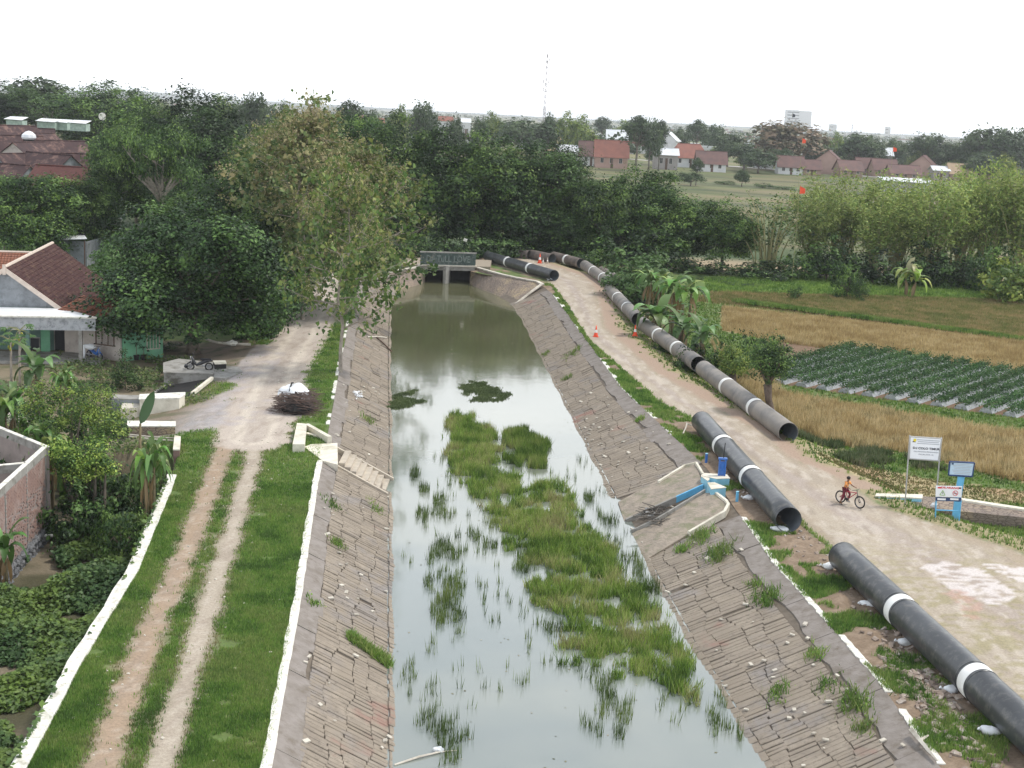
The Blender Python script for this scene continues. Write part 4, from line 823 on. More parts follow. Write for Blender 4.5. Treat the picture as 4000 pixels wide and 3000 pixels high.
# climbing weeds and tufts rooted in the stone lining
def lintuft(name,label_,side,y,t,wd,n,h=.3,pal=PG,cat='weed'):
    c=slopeP(side,y,t,.02); m=n; P=np.array(tuple(c))+np.stack([RNG.normal(size=m)*wd*.35,RNG.normal(size=m)*wd*.5,np.zeros(m)],1); 
    for i in range(m): P[i,2]=c.z-(P[i,0]-c.x)*(1 if side<0 else -.8)*.9
    V,F,cc=blades(P,h,.05,pal,3,lean=.9,spread=.08); C=P[:m]+np.array([0,0,h*.4])+RNG.normal(size=P.shape)*.08; V2,F2=leafquads(C,unit(RNG.normal(size=C.shape)+np.array([0,0,.8])),.1,.6)
    root=empty(name,c,label_,cat,'weeds rooted in the stone lining'); off=np.array(tuple(c)); npmesh('blades',V-off,F,m_grass,root,col=cc,kind='stuff'); npmesh('leaves',V2-off,F2,m_leaf,root,col=leafcol(len(C),pal),kind='stuff'); return root
def locate(side,px,py):
    best=None
    for y in np.arange(26,145,.25):
        for t in np.arange(0,1.02,.04):
            p=slopeP(side,float(y),float(t)); v=p-Vector((0,0,H)); d=v.dot(cf); q=(2000+FPX*v.dot(cr)/d-px)**2+(1500-FPX*v.dot(cu)/d-py)**2
            if best is None or q<best[0]: best=(q,float(y),float(t))
    return best[1],best[2]
for side,px,py,wd,n,h,l in [(1,2980,2350,.8,110,.35,'biggest green weed below the sluice gate on the right lining'),(1,2730,2100,.9,110,.35,'leafy weed against the lower rim of the sluice block'),(1,2800,2170,1.0,120,.4,'leafy weed patch just below the sluice gate block'),(1,2655,2155,.5,60,.25,'small weed on the right lining near the sluice block'),(1,3035,2705,.6,60,.25,'round weed tuft low on the right lining'),(1,3175,2570,.5,50,.3,'narrow weed in the band joint above the round tuft'),(1,3330,2755,.8,90,.4,'tall weed beside the brick red stain on the lining'),(1,3375,2840,.5,50,.25,'weed near the bottom right of the lining'),(1,3230,2680,.6,50,.22,'flat weed patch above the brick red stain'),(1,2940,2290,.4,40,.22,'weed in the crack of the cement band'),(1,2230,1385,1.2,70,.3,'pale grass patch high on the far right lining'),(1,2500,1640,.5,40,.25,'small shrub on the middle right lining'),(1,2215,1480,.5,40,.3,'dark tuft at the far right waterline'),(1,2120,1390,.7,40,.2,'thin grass streak on the far right lining'),
    (-1,1320,2130,.5,50,.25,'forked weed high on the near left lining'),(-1,1300,1980,.6,50,.2,'pale weed just below the concrete stairs'),(-1,1440,1650,.8,50,.25,'weed on the left lining above the stairs'),(-1,1475,2000,.6,40,.2,'thin weed near the left waterline'),(-1,1240,2360,.4,30,.2,'small weed under the near left curb')]:
    y_,t_=locate(side,px,py); lintuft('lining_weed',l,side,y_,t_,wd,n,h)
# long green vine running down the left lining to the water
ya,ta=locate(-1,1365,2490); yb,tb=locate(-1,1530,2610); n=600; u=RNG.random(n); P=np.array([tuple(slopeP(-1,ya+(yb-ya)*a+RNG.normal()*.12,min(1,ta+(tb-ta)*a),.05)) for a in u]); V,F,c=blades(P,.28,.05,PG,3,lean=1.1); r_=empty('lining_vine',slopeP(-1,(ya+yb)/2,(ta+tb)/2),'long green weed strip running down the left lining into the water','weed'); npmesh('blades',V-np.array(tuple(r_.location)),F,m_grass,r_,col=c,kind='stuff')
# ------------------------------------------------------------------ bridge and head of the canal
m_conc=mat('weathered concrete',(.34,.33,.31),(.25,.24,.22),scale=1.5,stain=(.13,.12,.10),stain_scale=1.2,bmp=.3)
m_paleconc=mat('pale concrete cap',(.62,.58,.50),(.50,.46,.40),scale=2,stain=(.30,.27,.22),bmp=.25)
m_masonry,nt,b,lk=newmat('river stone masonry'); vz=nt.nodes.new('ShaderNodeTexVoronoi'); vz.feature='DISTANCE_TO_EDGE'; vz.inputs['Scale'].default_value=3.2
mp=nt.nodes.new('ShaderNodeMapping'); mp.inputs['Scale'].default_value=(1,1,2.6); ge=nt.nodes.new('ShaderNodeNewGeometry'); lk.new(ge.outputs['Position'],mp.inputs[0]); lk.new(mp.outputs[0],vz.inputs['Vector'])
c1=mixc(nt,ramp(nt,noise(nt,.8,5),.35,.65),(.30,.235,.18),(.20,.16,.135)); c1=mixc(nt,ramp(nt,noise(nt,.3,4,.7),.5,.62),c1,(.38,.30,.19)); lk.new(mixc(nt,ramp(nt,vz.outputs['Distance'],.02,.09),(.11,.085,.07),c1),b.inputs['Base Color']); b.inputs['Roughness'].default_value=.9; bump(nt,vz.outputs['Distance'],b,.7,.06)
m_dark=mat('black parts and painted shade',(.025,.022,.022),(.015,.015,.015),bmp=0)  # black for dark parts and for painted shade in culvert and ditch
m_green=mat('old green painted parapet',(.075,.11,.10),(.05,.07,.065),scale=2,stain=(.20,.21,.19),stain_scale=2.5,bmp=.2)
YG=152.3; xl_,xr_=-10.85,-5.40; gy=lambda x:YG+(x-xl_)*.2
root=empty('canal_bridge',((xl_+xr_)/2,YG+2,WZ),'small concrete bridge with two dark culvert openings across the head of the canal','bridge')
def gbox(mb,x0,x1,z0,z1,d0,d1):
    mb.hexa([(x0,gy(x0)+d0,z0),(x1,gy(x1)+d0,z0),(x1,gy(x1)+d1,z0),(x0,gy(x0)+d1,z0)],[(x0,gy(x0)+d0,z1),(x1,gy(x1)+d0,z1),(x1,gy(x1)+d1,z1),(x0,gy(x0)+d1,z1)])
zt=.42
mb=MB(); gbox(mb,xl_-.5,xr_+.5,-.05,zt,.0,7.5); mb.build('deck',m_conc,root)
mb=MB(); gbox(mb,xl_-.9,xl_,WZ-.5,-.055,.0,6); mb.build('abutment',m_masonry,root)
mb=MB(); gbox(mb,xr_,xr_+.9,WZ-.5,-.055,.0,6); mb.build('abutment',m_masonry,root)
mb=MB(); gbox(mb,xl_+.003,xr_-.003,WZ-.5,-.06,3.5,5.5); mb.build('culvert_shade',m_dark,root)  # black slab stands in for the shade inside the openings
xm=float(ATY(1742,1060,YG).x)
mb=MB(); pts=[(xm-.36,.0),(xm-.3,-.35),(xm,-.6),(xm+.3,-.35),(xm+.36,.0),(xm+.36,3.3),(xm-.36,3.3)]
vs=[(x,gy(x)+d,z) for z in (WZ-.5,.5) for x,d in pts]; n=len(pts); mb.add(vs,[(i,(i+1)%n,(i+1)%n+n,i+n) for i in range(n)]+[tuple(range(n,2*n)),tuple(range(n-1,-1,-1))]); mb.build('pier',m_conc,root)
mb=MB(); gbox(mb,xl_-.6,xr_+.6,zt+.002,zt+.16,-.22,.5); mb.build('ledge',m_paleconc,root)
mb=MB(); gbox(mb,xl_-.35,xr_+.5,zt+.162,zt+1.5,.05,.3); mb.build('parapet',m_green,root)
mb=MB(); gbox(mb,xl_-.42,xr_+.57,zt+1.502,zt+1.64,-.02,.37); mb.build('parapet_cap',m_conc,root)
m_graf=mat('faded chalky paint',(.24,.28,.26),(.13,.16,.15),scale=5,bmp=0)
def text(s,name,loc,size,rotz,mt,parent,rotx=math.pi/2,align='CENTER',bold=.0,sx=1.0):
    cu_=bpy.data.curves.new(name,'FONT'); cu_.body=s; cu_.size=size; cu_.align_x=align; cu_.align_y='CENTER'; cu_.extrude=.004; cu_.offset=bold; cu_.resolution_u=2
    t=bpy.data.objects.new('tmp',cu_); COL.objects.link(t); dg=bpy.context.evaluated_depsgraph_get(); me=bpy.data.meshes.new_from_object(t.evaluated_get(dg)); bpy.data.objects.remove(t)
    me.materials.clear(); me.materials.append(mt); o=bpy.data.objects.new(name,me); COL.objects.link(o); o.parent=parent; o.location=Vector(loc)-WLOC[parent]; o.rotation_euler=(rotx,0,rotz); o.scale=(sx,1,1); return o
text('De TuLL LOVE','graffiti',((xl_+xr_)/2+.1,gy((xl_+xr_)/2)+.03,zt+.82),1.05,math.atan(.2),m_graf,root,bold=.012,sx=.78)
mb=MB(); gbox(mb,xl_-2.5,xr_+2.2,zt-.4,zt+.02,.6,7.9); tag(mb.build('bridge_road',m_ground),kind='structure'); me=COL.objects[-1].data; a=me.color_attributes.new('Col','FLOAT_COLOR','POINT'); a.data.foreach_set('color',[.30,.255,.20,1.0]*len(me.vertices))
# wing walls
def wing(tops,bots,label,edge=None):
    T=[G(*p,.25) for p in tops]; Bm=[G(*p,WZ-.1) for p in bots]; root=empty('wing_wall',T[len(T)//2],label,'wall','wing walls at the canal head'); T2=[];B2=[]
    for i in range(len(T)-1):
        for k in range(3): T2.append(T[i].lerp(T[i+1],k/3)); B2.append(Bm[i].lerp(Bm[i+1],k/3))
    T2.append(T[-1]);B2.append(Bm[-1]); mb=MB(); bk=Vector((0,.9,0)) ; n=len(T2)
    mb.add([tuple(v) for v in T2+B2]+[tuple(v+bk+Vector((0,0,-.25))) for v in T2]+[tuple(v+bk*2) for v in B2],[(i,i+1,n+i+1,n+i) for i in range(n-1)]+[(i+1,i,2*n+i,2*n+i+1) for i in range(n-1)]+[(0,n,3*n,2*n),(n-1,3*n-1,4*n-1,2*n-1)])
    mb.build('stone_face',m_masonry,root); mb=MB()
    for i in range(len(T)-1):
        p,q=T[i],T[i+1]; d=(q-p).normalized(); pn=Vector((-d.y,d.x,0)); e=q+d*.02
        mb.hexa([p-pn*.1,e-pn*.1,e+pn*.32,p+pn*.32] if pn.y>0 else [e+pn*.1,p+pn*.1,p-pn*.32,e-pn*.32],[x+Vector((0,0,.13)) for x in ([p-pn*.1,e-pn*.1,e+pn*.32,p+pn*.32] if pn.y>0 else [e+pn*.1,p+pn*.1,p-pn*.32,e-pn*.32])])
    mb.build('coping',m_paleconc,root)
    if edge:
        a,b_=T[-1],Bm[-1]; mb=MB(); mb.tube([a+Vector((0,0,.05)),a.lerp(b_,.5)+Vector((0,0,.06)),b_],[.16,.14,.14],6); mb.build('edge_kerb',m_paleconc,root)
wing([(1835,1036),(1870,1050),(1905,1060),(1960,1075),(2010,1086),(2060,1096),(2095,1102),(2115,1113)],[(1835,1112),(1860,1128),(1890,1140),(1930,1155),(1965,1165),(1985,1178),(2000,1190),(2007,1194)],'long curved brown stone wing wall with pale coping right of the bridge',True)
wing([(1520,1066),(1560,1058),(1610,1050),(1657,1040)],[(1530,1145),(1570,1132),(1620,1122),(1657,1107)],'short stone wing wall with pale coping left of the bridge openings')
p=ATY(1800,990,YG+1.5); r_=empty('road_sign',(p.x,p.y,zt),'small white tilted board on a thin leaning pole behind the bridge parapet','sign'); mb=MB(); q=ATY(1818,937,YG+1.5); mb.tube([(p.x,p.y,zt),tuple(q)],.03,6); mb.build('pole',m_dark,r_); mb=MB(); mb.box(q-Vector((0,.05,0)),(.42,.03,.34),rot=(0,.3,0)); mb.build('board',m_white,r_)
p=G(1964,1000,0); r_=empty('marker_post',p,'short pale marker post beside the far end of the black pipe','post'); mb=MB(); mb.box(p+Vector((0,0,.45)),(.22,.22,.9)); mb.build('shaft',m_paleconc,r_); mb=MB(); mb.box(p+Vector((0,0,.95)),(.28,.28,.1)); mb.build('cap',m_white,r_)
# ------------------------------------------------------------------ concrete stairs on the left lining
m_step=mat('dusty concrete step',(.50,.44,.36),(.42,.37,.31),scale=2,stain=(.30,.26,.21),bmp=.3)
m_cream=mat('cream limewashed concrete',(.74,.70,.60),(.60,.56,.47),scale=2,stain=(.40,.37,.28),bmp=.3)
root=empty('canal_stairs',(float(xlt(68)),68,0),'concrete stairs with cream side walls going down the left lining to the water','stairs')
y0,y1=66.75,69.3; xa=float(xlt(68))+.95; xb=float(xlw(68))-.05; ns=8
for k in range(ns):
    x0=xa+(xb-xa)*k/ns; x1=xa+(xb-xa)*(k+1)/ns; z1=-.12-(1.42)*(k+.3)/ns; mb=MB(); sk=.10
    mb.hexa([(x0-.02,y0-sk*k,z1-.6),(x1,y0-sk*k,z1-.6),(x1,y1-sk*k+.1,z1-.6),(x0-.02,y1-sk*k+.1,z1-.6)],[(x0-.02,y0-sk*k,z1),(x1,y0-sk*k,z1),(x1,y1-sk*k+.1,z1),(x0-.02,y1-sk*k+.1,z1)]); mb.build('step',m_step,root)
for yy,w_ in ((y0-.24,.2),(y1+.12,.2)):
    mb=MB(); xs_=float(xlt(68)); mb.hexa([(xs_+.3,yy,-1.0),(xb+.2,yy-.8,WZ-.4),(xb+.2,yy-.8+w_,WZ-.4),(xs_+.3,yy+w_,-1.0)],[(xs_+.3,yy,.06),(xb+.2,yy-.8,WZ+.12),(xb+.2,yy-.8+w_,WZ+.12),(xs_+.3,yy+w_,.06)]); mb.build('side_wall',m_step,root)
mb=MB(); P=[G(*q,.06) for q in [(1262,1800),(1320,1815),(1318,1730),(1215,1735),(1190,1745)]]; mb.add([tuple(v) for v in P]+[tuple(v-Vector((0,0,.5))) for v in P],[(0,1,2,3,4),(0,5,6,1),(1,6,7,2),(2,7,8,3),(3,8,9,4),(4,9,5,0)]); mb.build('landing',m_cream,root)
mb=MB(); P=[G(*q,.45) for q in [(1143,1735),(1190,1735),(1198,1655),(1160,1652)]]; mb.hexa([v-Vector((0,0,.8)) for v in P],P); mb.build('bench_block',m_cream,root)
for (a,b_,h,nm) in [((1198,1655),(1288,1705),.35,'upper_wall'),((1196,1690),(1240,1700),.1,'small_step'),((1225,1708),(1285,1712),-.15,'small_step')]:
    A=G(*a,h); B_=G(*b_,h); d=(B_-A).normalized(); pn=Vector((-d.y,d.x,0))*.13; mb=MB(); mb.hexa([A-pn-Vector((0,0,.6)),B_-pn-Vector((0,0,.6)),B_+pn-Vector((0,0,.6)),A+pn-Vector((0,0,.6))],[A-pn,B_-pn,B_+pn,A+pn]); mb.build(nm,m_cream,root)
mb=MB(); P=[G(*q,-.35) for q in [(1196,1728),(1300,1728),(1298,1700),(1196,1690)]]; mb.hexa([v-Vector((0,0,.3)) for v in P],P); mb.build('pit_floor',m_mortar,root)
# ------------------------------------------------------------------ off-take block with blue sluice gate on the right lining
m_ltblue=mat('light blue paint',(.30,.62,.78),(.24,.52,.68),rough=.5,scale=3,stain=(.45,.62,.66),bmp=.1)
m_blue=mat('deep blue gate paint',(.035,.16,.50),(.03,.12,.40),rough=.4,scale=3,bmp=.08,spec=.5)
m_skyblue=mat('faded sky blue paint',(.14,.45,.72),(.12,.38,.62),rough=.5,scale=3,bmp=.1)
root=empty('sluice_block',G(2760,1900,.1),'raised stone off-take block with white rims and a dark trough beside the blue gate','canal intake')
def lay(px,py,t): return G(px,py,.14+(WZ-.14)*t)      # t=0 rim level, 1 waterline
def panel(P,name='stone_apron'):
    mb=MB(); V=[lay(*q) for q in P]; n=len(V); mb.add([tuple(v) for v in V]+[tuple(v-Vector((0,0,.7))) for v in V],[tuple(range(n))]+[(i,n+i,n+(i+1)%n,(i+1)%n) for i in range(n)])
    bm=None; return mb.build(name,m_apron,root)
m_apron=mat('mudded apron stones',(.34,.285,.23),(.24,.205,.17),scale=2.2,stain=(.20,.20,.12),stain_scale=1.1,bmp=.9,bscale=7,bdist=.06)
FAR=[(2745,1893,.0),(2719,1812,.0),(2676,1822,.12),(2560,1880,.45),(2415,1960,.95),(2438,2036,1.0)]; NEAR=[(2757,1925,.0),(2800,1925,0),(2845,1975,.0),(2830,2003,.06),(2690,2085,.5),(2522,2186,1.0),(2468,2084,1.0)]
panel(FAR[::-1]); panel(NEAR[::-1])
mb=MB(); T=[lay(2750,1908,.25),lay(2752,1922,.25),lay(2466,2078,1.02),lay(2440,2040,1.02)]; mb.add([tuple(v-Vector((0,0,.28))) for v in T],[(0,1,2,3)]); mb.build('trough_floor',m_mortar,root)
def rail(P,wd,name,mt,h=.09):
    V=[lay(*q)+Vector((0,0,h*.3)) for q in P]
    for a,b_ in zip(V[:-1],V[1:]):
        d=(b_-a).normalized(); pn=Vector((-d.y,d.x,0)).normalized()*wd*.5; up=Vector((0,0,h)); mb=MB(); lo=Vector((0,0,.25)); mb.hexa([a-pn-lo,b_-pn-lo,b_+pn-lo,a+pn-lo],[a-pn+up,b_-pn+up,b_+pn+up,a+pn+up]); mb.build(name,mt,root)
rail([(2572,1886,.42),(2676,1822,.12),(2719,1812,0),(2745,1856,0)],.12,'white_rim',m_cream)
rail([(2790,1926,0),(2835,1960,0),(2845,1975,0),(2830,2003,.06),(2690,2085,.5)],.14,'white_rim',m_cream)
rail([(2746,1900,0),(2640,1948,.35)],.09,'trough_edge',m_skyblue); rail([(2640,1948,.35),(2443,2037,1)],.12,'trough_edge',m_conc); rail([(2753,1920,0),(2570,2030,.6),(2466,2080,1)],.10,'trough_edge',m_conc)
gb=G(2816,1886,.1)
sg=empty('sluice_gate',gb,'tall deep blue sluice gate frame with a black lifting rod','sluice gate')
ax=Vector((1,0,0))
for nm,c,sz in [('gate_post',(-.15,0,.62),(.07,.16,1.24)),('gate_post',(.15,0,.62),(.07,.16,1.24)),('gate_leaf',(0,.0,.58),(.22,.06,1.1)),('head_beam',(0,0,1.27),(.44,.22,.09))]:
    mb=MB(); mb.box(gb+Vector(c),sz); mb.build(nm,m_blue,sg)
for zz in (.3,.7,1.05): mb=MB(); mb.box(gb+Vector((0,-.05,zz)),(.21,.04,.05)); mb.build('leaf_rib',m_blue,sg)
mb=MB(); mb.cyl(gb+Vector((0.03,0,1.31)),gb+Vector((.06,0,2.1)),.022,n=8); mb.build('lifting_rod',m_dark,sg)
for nm,P,z1 in [('abutment_block',[(2738,1862),(2764,1880),(2772,1872),(2745,1852)],.42),('abutment_block',[(2764,1888),(2778,1912),(2836,1906),(2790,1886)],.42),('wing_slab',[(2745,1860),(2800,1872),(2850,1870),(2838,1856),(2750,1850)],.45)]:
    T=[G(a,b_,z1) for a,b_ in P]; n=len(T); mb=MB(); mb.add([tuple(v) for v in T]+[tuple(v-Vector((0,0,.75))) for v in T],[tuple(range(n)),tuple(range(2*n-1,n-1,-1))]+[(i,n+i,n+(i+1)%n,(i+1)%n) for i in range(n)]); bm=mb.build(nm,m_ltblue,root)
    mb=MB(); T2=[v+Vector((0,0,.004)) for v in T]; c=sum(T2,Vector())/n; T2=[c+(v-c)*1.04 for v in T2]; mb.add([tuple(v+Vector((0,0,.03))) for v in T2]+[tuple(v) for v in T2],[tuple(range(n))]+[(i,n+i,n+(i+1)%n,(i+1)%n) for i in range(n)]); mb.build('slab_top',m_cream,root)
for px,py,mt,l in [(2758,1808,m_blue,'short dark blue post on the soil behind the sluice block'),(2878,1960,m_skyblue,'short light blue post in the grass in front of the sluice gate')]:
    p=G(px,py,.0); r_=empty('marker_post',p,l,'post','blue posts by the sluice'); mb=MB(); mb.cyl(p-Vector((0,0,.1)),p+Vector((0,0,.5)),.07,n=12); mb.build('shaft',mt,r_,smooth=False); mb=MB(); mb.cyl(p+Vector((0,0,.5)),p+Vector((0,0,.53)),.078,n=12); mb.build('cap',m_ltblue,r_)
root=empty('driftwood_heap',lay(2575,2008,.6),'tangle of dead branches and rubbish caught in the sluice trough','rubbish heap'); mb=MB(); rr=random.Random(4)
for i in range(60):
    c=lay(2575+rr.gauss(0,38),2010+rr.gauss(0,14),.6); d=Vector((rr.gauss(0,.45),rr.gauss(0,.3),rr.gauss(0,.12))); mb.tube([c-d,c+Vector((0,0,rr.uniform(0,.15))),c+d],[.02,.03,.012],4)
mb.build('branches',mat('grey dead wood',(.17,.15,.13),(.09,.08,.07),bmp=0),root,kind='stuff'); mb=MB()
for i in range(9): c=lay(2575+rr.gauss(0,32),2008+rr.gauss(0,10),.6); mb.blob(c,(rr.uniform(.12,.35),rr.uniform(.1,.25),.12),i,.3)
mb.build('litter',mat('grimy plastic litter',(.40,.40,.40),(.15,.15,.15),bmp=.2),root,kind='stuff')
# ------------------------------------------------------------------ brick enclosure at left
m_brick=mat('old red brown brick',(.34,.22,.185),(.27,.18,.16),scale=3,stain=(.42,.34,.31),stain_scale=1.2,bmp=.5,rnd=.2)
m_bmort=mat('grey brick mortar',(.30,.25,.23),(.24,.20,.19),bmp=.2)
root=empty('brick_enclosure',G(187,2100,-1.9),'unfinished roofless brick enclosure with white topped ring beam in the low garden','wall')
C0=G(187,2092,-1.9); Cx=G(-20,2330,-1.9); dA=(Cx-C0); dA.z=0; dA.normalize(); zb=-1.9; ztp=float(ATY(187,1748,C0.y).z); pnA=Vector((-dA.y,dA.x,0)); pnA=pnA if pnA.x>0 else -pnA; LA=13
top1=G(0,1674,ztp); dB=(top1-Vector((C0.x,C0.y,ztp))); dB.z=0; dB.normalize(); LB=10
def wallseg(o,d,L,pn,face=True):
    th=.15; mb=MB(); f=lambda s,z,k: o+d*s+pn*(k)+Vector((0,0,z-o.z))
    mb.hexa([f(0,zb-.5,-th),f(L,zb-.5,-th),f(L,zb-.5,-.012),f(0,zb-.5,-.012)],[f(0,ztp-.35,-th),f(L,ztp-.35,-th),f(L,ztp-.35,-.012),f(0,ztp-.35,-.012)]); mb.build('mortar_core',m_bmort,root)
    mb=MB(); mb.hexa([f(-.02,ztp-.348,-th-.01),f(L,ztp-.348,-th-.01),f(L,ztp-.348,.012),f(-.02,ztp-.348,.012)],[f(-.02,ztp,-th-.01),f(L,ztp,-th-.01),f(L,ztp,.012),f(-.02,ztp,.012)]); mb.build('ring_beam',m_conc,root)
    mb=MB(); mb.hexa([f(-.04,ztp+.002,-th-.03),f(L,ztp+.002,-th-.03),f(L,ztp+.002,.03),f(-.04,ztp+.002,.03)],[f(-.04,ztp+.03,-th-.03),f(L,ztp+.03,-th-.03),f(L,ztp+.03,.03),f(-.04,ztp+.03,.03)]); mb.build('white_top',m_white,root)
wallseg(C0,dA,LA,pnA); pnB=Vector((-dB.y,dB.x,0)); pnB=pnB if pnB.y<0 else -pnB; wallseg(C0,dB,LB,pnB)
q=G(98,1809,ztp); s_=(q-C0); s_.z=0; sI=C0+dA*s_.length; t_=G(0,1820,ztp); dI=(t_-Vector((sI.x,sI.y,ztp))); dI.z=0; dI.normalize(); pI=Vector((-dI.y,dI.x,0)); pI=pI if pI.y<0 else -pI; wallseg(sI+dI*.16,dI,8,pI)
rr=random.Random(9); cnt=0; rest=MB(); bz=zb+.75; row=0
bm_me=None
while bz<ztp-.42:
    s=.02+(.12 if row%2 else 0); ff=max(0,min(1,(bz-zb)/1.2))
    while s<LA-.3:
        base_ok = bz>zb+.55+.18*math.sin(s)
        c=C0+dA*(s+.11)+pnA*(rr.uniform(.0,.012))+Vector((0,0,bz-C0.z))
        if base_ok and (s%3.0)>.14:
            if cnt<300 and s<6.5 and rr.random()<.45:
                if bm_me is None:
                    m1=MB(); m1.box((0,0,0),(.222,.03,.068)); o=m1.build('brick',m_brick,root); bm_me=o.data
                else:
                    o=bpy.data.objects.new('brick',bm_me); COL.objects.link(o); o.parent=root
                o.location=c-Vector(WLOC[root]); o.rotation_euler=(0,0,math.atan2(dA.y,dA.x)); cnt+=1
            else: rest.box(c,(.222,.03,.068),rot=(0,0,math.atan2(dA.y,dA.x)))
        s+=.235
    bz+=.078; row+=1
rest.build('brickwork',m_brick,root,kind='stuff')
mb=MB(); f=lambda s,z,k: C0+dA*s+pnA*k+Vector((0,0,z-C0.z))
for k in range(5): s=k*3.0; m1=MB(); m1.hexa([f(s,zb,-.1),f(s+.13,zb,-.1),f(s+.13,zb,.02),f(s,zb,.02)],[f(s,ztp-.35,-.1),f(s+.13,ztp-.35,-.1),f(s+.13,ztp-.35,.02),f(s,ztp-.35,.02)]); m1.build('concrete_column',m_conc,root)
m_found=mat('grey rubble foundation',(.25,.255,.27),(.14,.145,.155),scale=5,bmp=1.0,bdist=.08)
for k in range(26):
    for j in range(3): mb.blob(f(k*.45+rr.uniform(0,.2),zb-.1+j*.28,.05),(.5,.32,.34),k*3+j,.2,8,5,math.atan2(dA.y,dA.x))
mb.build('stone_foundation',m_found,root,kind='stuff')
c=f(1.05,zb+.35,0); mb=MB(); mb.cyl(c,c+pnA*.5,.07,n=12); mb.build('drain_pipe',m_band,root)
mb=MB(); fl=[C0+dA*.2,C0+dA*LA,C0+dA*LA+dB*LB,C0+dB*LB]; mb.add([tuple(v+Vector((0,0,.06))) for v in fl],[(0,1,2,3)]); mb.build('earth_floor',m_mortar,root)
# ------------------------------------------------------------------ houses on the left
m_tile=mat('weathered brown clay tile',(.072,.038,.036),(.050,.028,.030),rough=.95,spec=.1,scale=2.5,stain=(.12,.08,.06),stain_scale=2.2,bmp=.4,rnd=.35)
m_tileo=mat('orange clay tile',(.28,.115,.07),(.20,.085,.055),rough=.8,scale=3,stain=(.22,.12,.09),bmp=.3,rnd=.2)
m_wallw=mat('off white plaster wall',(.50,.45,.41),(.42,.38,.35),scale=1,stain=(.30,.26,.23),bmp=.15)
m_wallg=mat('mint green plaster wall',(.17,.42,.25),(.14,.35,.215),scale=1.3,stain=(.22,.42,.30),bmp=.15)
m_wallt=mat('dull teal plaster wall',(.13,.22,.19),(.10,.17,.15),scale=1.3,bmp=.15)
m_gable=mat('grey cement render',(.27,.29,.31),(.21,.225,.24),scale=1.2,stain=(.15,.16,.17),stain_scale=1.5,bmp=.25)
m_creamw=mat('cream painted board',(.66,.56,.48),(.56,.47,.40),scale=3,bmp=.15)
m_sheet=mat('white plastic roofing sheet',(.80,.82,.84),(.72,.74,.77),rough=.4,scale=1,stain=(.55,.56,.57),bmp=.05)
m_glass=mat('dark window glass',(.02,.022,.028),(.03,.03,.035),rough=.35,spec=.25,bmp=0)
m_wood=mat('brown timber',(.14,.085,.06),(.09,.055,.04),scale=4,bmp=.3)
def quadpanel(mb,a,b,c,d,th,n=None):
    a,b,c,d=map(Vector,(a,b,c,d)); nn=(b-a).cross(d-a).normalized()*th; mb.hexa([a-nn,b-nn,c-nn,d-nn],[a,b,c,d])
def tiled(root,a,b,c,d,mt,parts=300,tw=.27,tl=.33,lift=.02,base=True,name='roof_tile',seed=1):
    """a,b along the eave, d,c along the ridge; overlapping tiles with a raised lip"""
    a,b,c,d=map(Vector,(a,b,c,d)); rr=random.Random(seed); nrm=(b-a).cross(d-a).normalized()
    if nrm.z<0: nrm=-nrm
    if base: mb=MB(); mb.hexa([v-nrm*.07 for v in (a,b,c,d)],[v-nrm*.015 for v in (a,b,c,d)]); mb.build('roof_deck',m_wood,root)
    nu=max(2,int(((b-a).length)/tw)); nv=max(2,int((d-a).length/tl)); rest=MB(); cnt=0; off=root.location
    ux=(b-a)/nu; W=ux.length
    for j in range(nv):
        for i in range(nu):
            if rr.random()<.006: continue
            p=a.lerp(d,j/nv).lerp(b.lerp(c,j/nv),i/nu); q=a.lerp(d,(j+1.12)/nv).lerp(b.lerp(c,(j+1.12)/nv),i/nu); up=(q-p); ux=(b.lerp(c,j/nv)-a.lerp(d,j/nv))/nu
            h=lift+rr.uniform(0,.02); V=[]
            for t,hh in ((0,h+.03),(1,h-.02)):
                for s,e in ((.0,.0),(.28,.035),(.55,.01),(.96,.028)): V.append(p+up*t+ux*s+nrm*(hh+e))
            V+=[v-nrm*.03 for v in V[:4]]
            F=[(0,1,5,4),(1,2,6,5),(2,3,7,6),(8,9,1,0),(9,10,2,1),(10,11,3,2)]
            if cnt<parts: m1=MB(); m1.add(V,F); m1.build(name,mt,root); cnt+=1
            else: rest.add(V,F)
    if rest.v: rest.build(name+'_field',mt,root,kind='stuff')
def wall(mb,a,b,z0,z1,th=.18):
    a=Vector(a);b=Vector(b); d=(b-a); d.z=0; d.normalize(); n=Vector((-d.y,d.x,0))*th*.5
    f=lambda v,z: Vector((v.x,v.y,z)); mb.hexa([f(a-n,z0),f(b-n,z0),f(b+n,z0),f(a+n,z0)],[f(a-n,z1),f(b-n,z1),f(b+n,z1),f(a+n,z1)])
def window(root,c,d,w,h,bars=2,frame=None,proud=.03,name='window'):
    """c centre on the wall face, d horizontal direction along wall"""
    n=Vector((d.y,-d.x,0)); fr=MB(); c=Vector(c)+n*proud
    ax=(d,n,Vector((0,0,1)))
    fr.box(c+Vector((0,0,h/2)),(w+.1,.08,.07),axes=ax); fr.box(c-Vector((0,0,h/2)),(w+.1,.08,.07),axes=ax); fr.box(c-d*w/2,(.07,.08,h-.08),axes=ax); fr.box(c+d*w/2,(.07,.08,h-.08),axes=ax)
    f=fr.build(name,frame or m_wood,root)
    for k in range(bars): m1=MB(); m1.box(c-d*w/2+d*w*(k+1)/(bars+1),(.04,.05,h-.09),axes=ax); m1.build('bar',frame or m_wood,f)
    m1=MB(); m1.box(c-n*.03,(w-.08,.02,h-.08),axes=ax); m1.build('pane',m_glass,f); return f
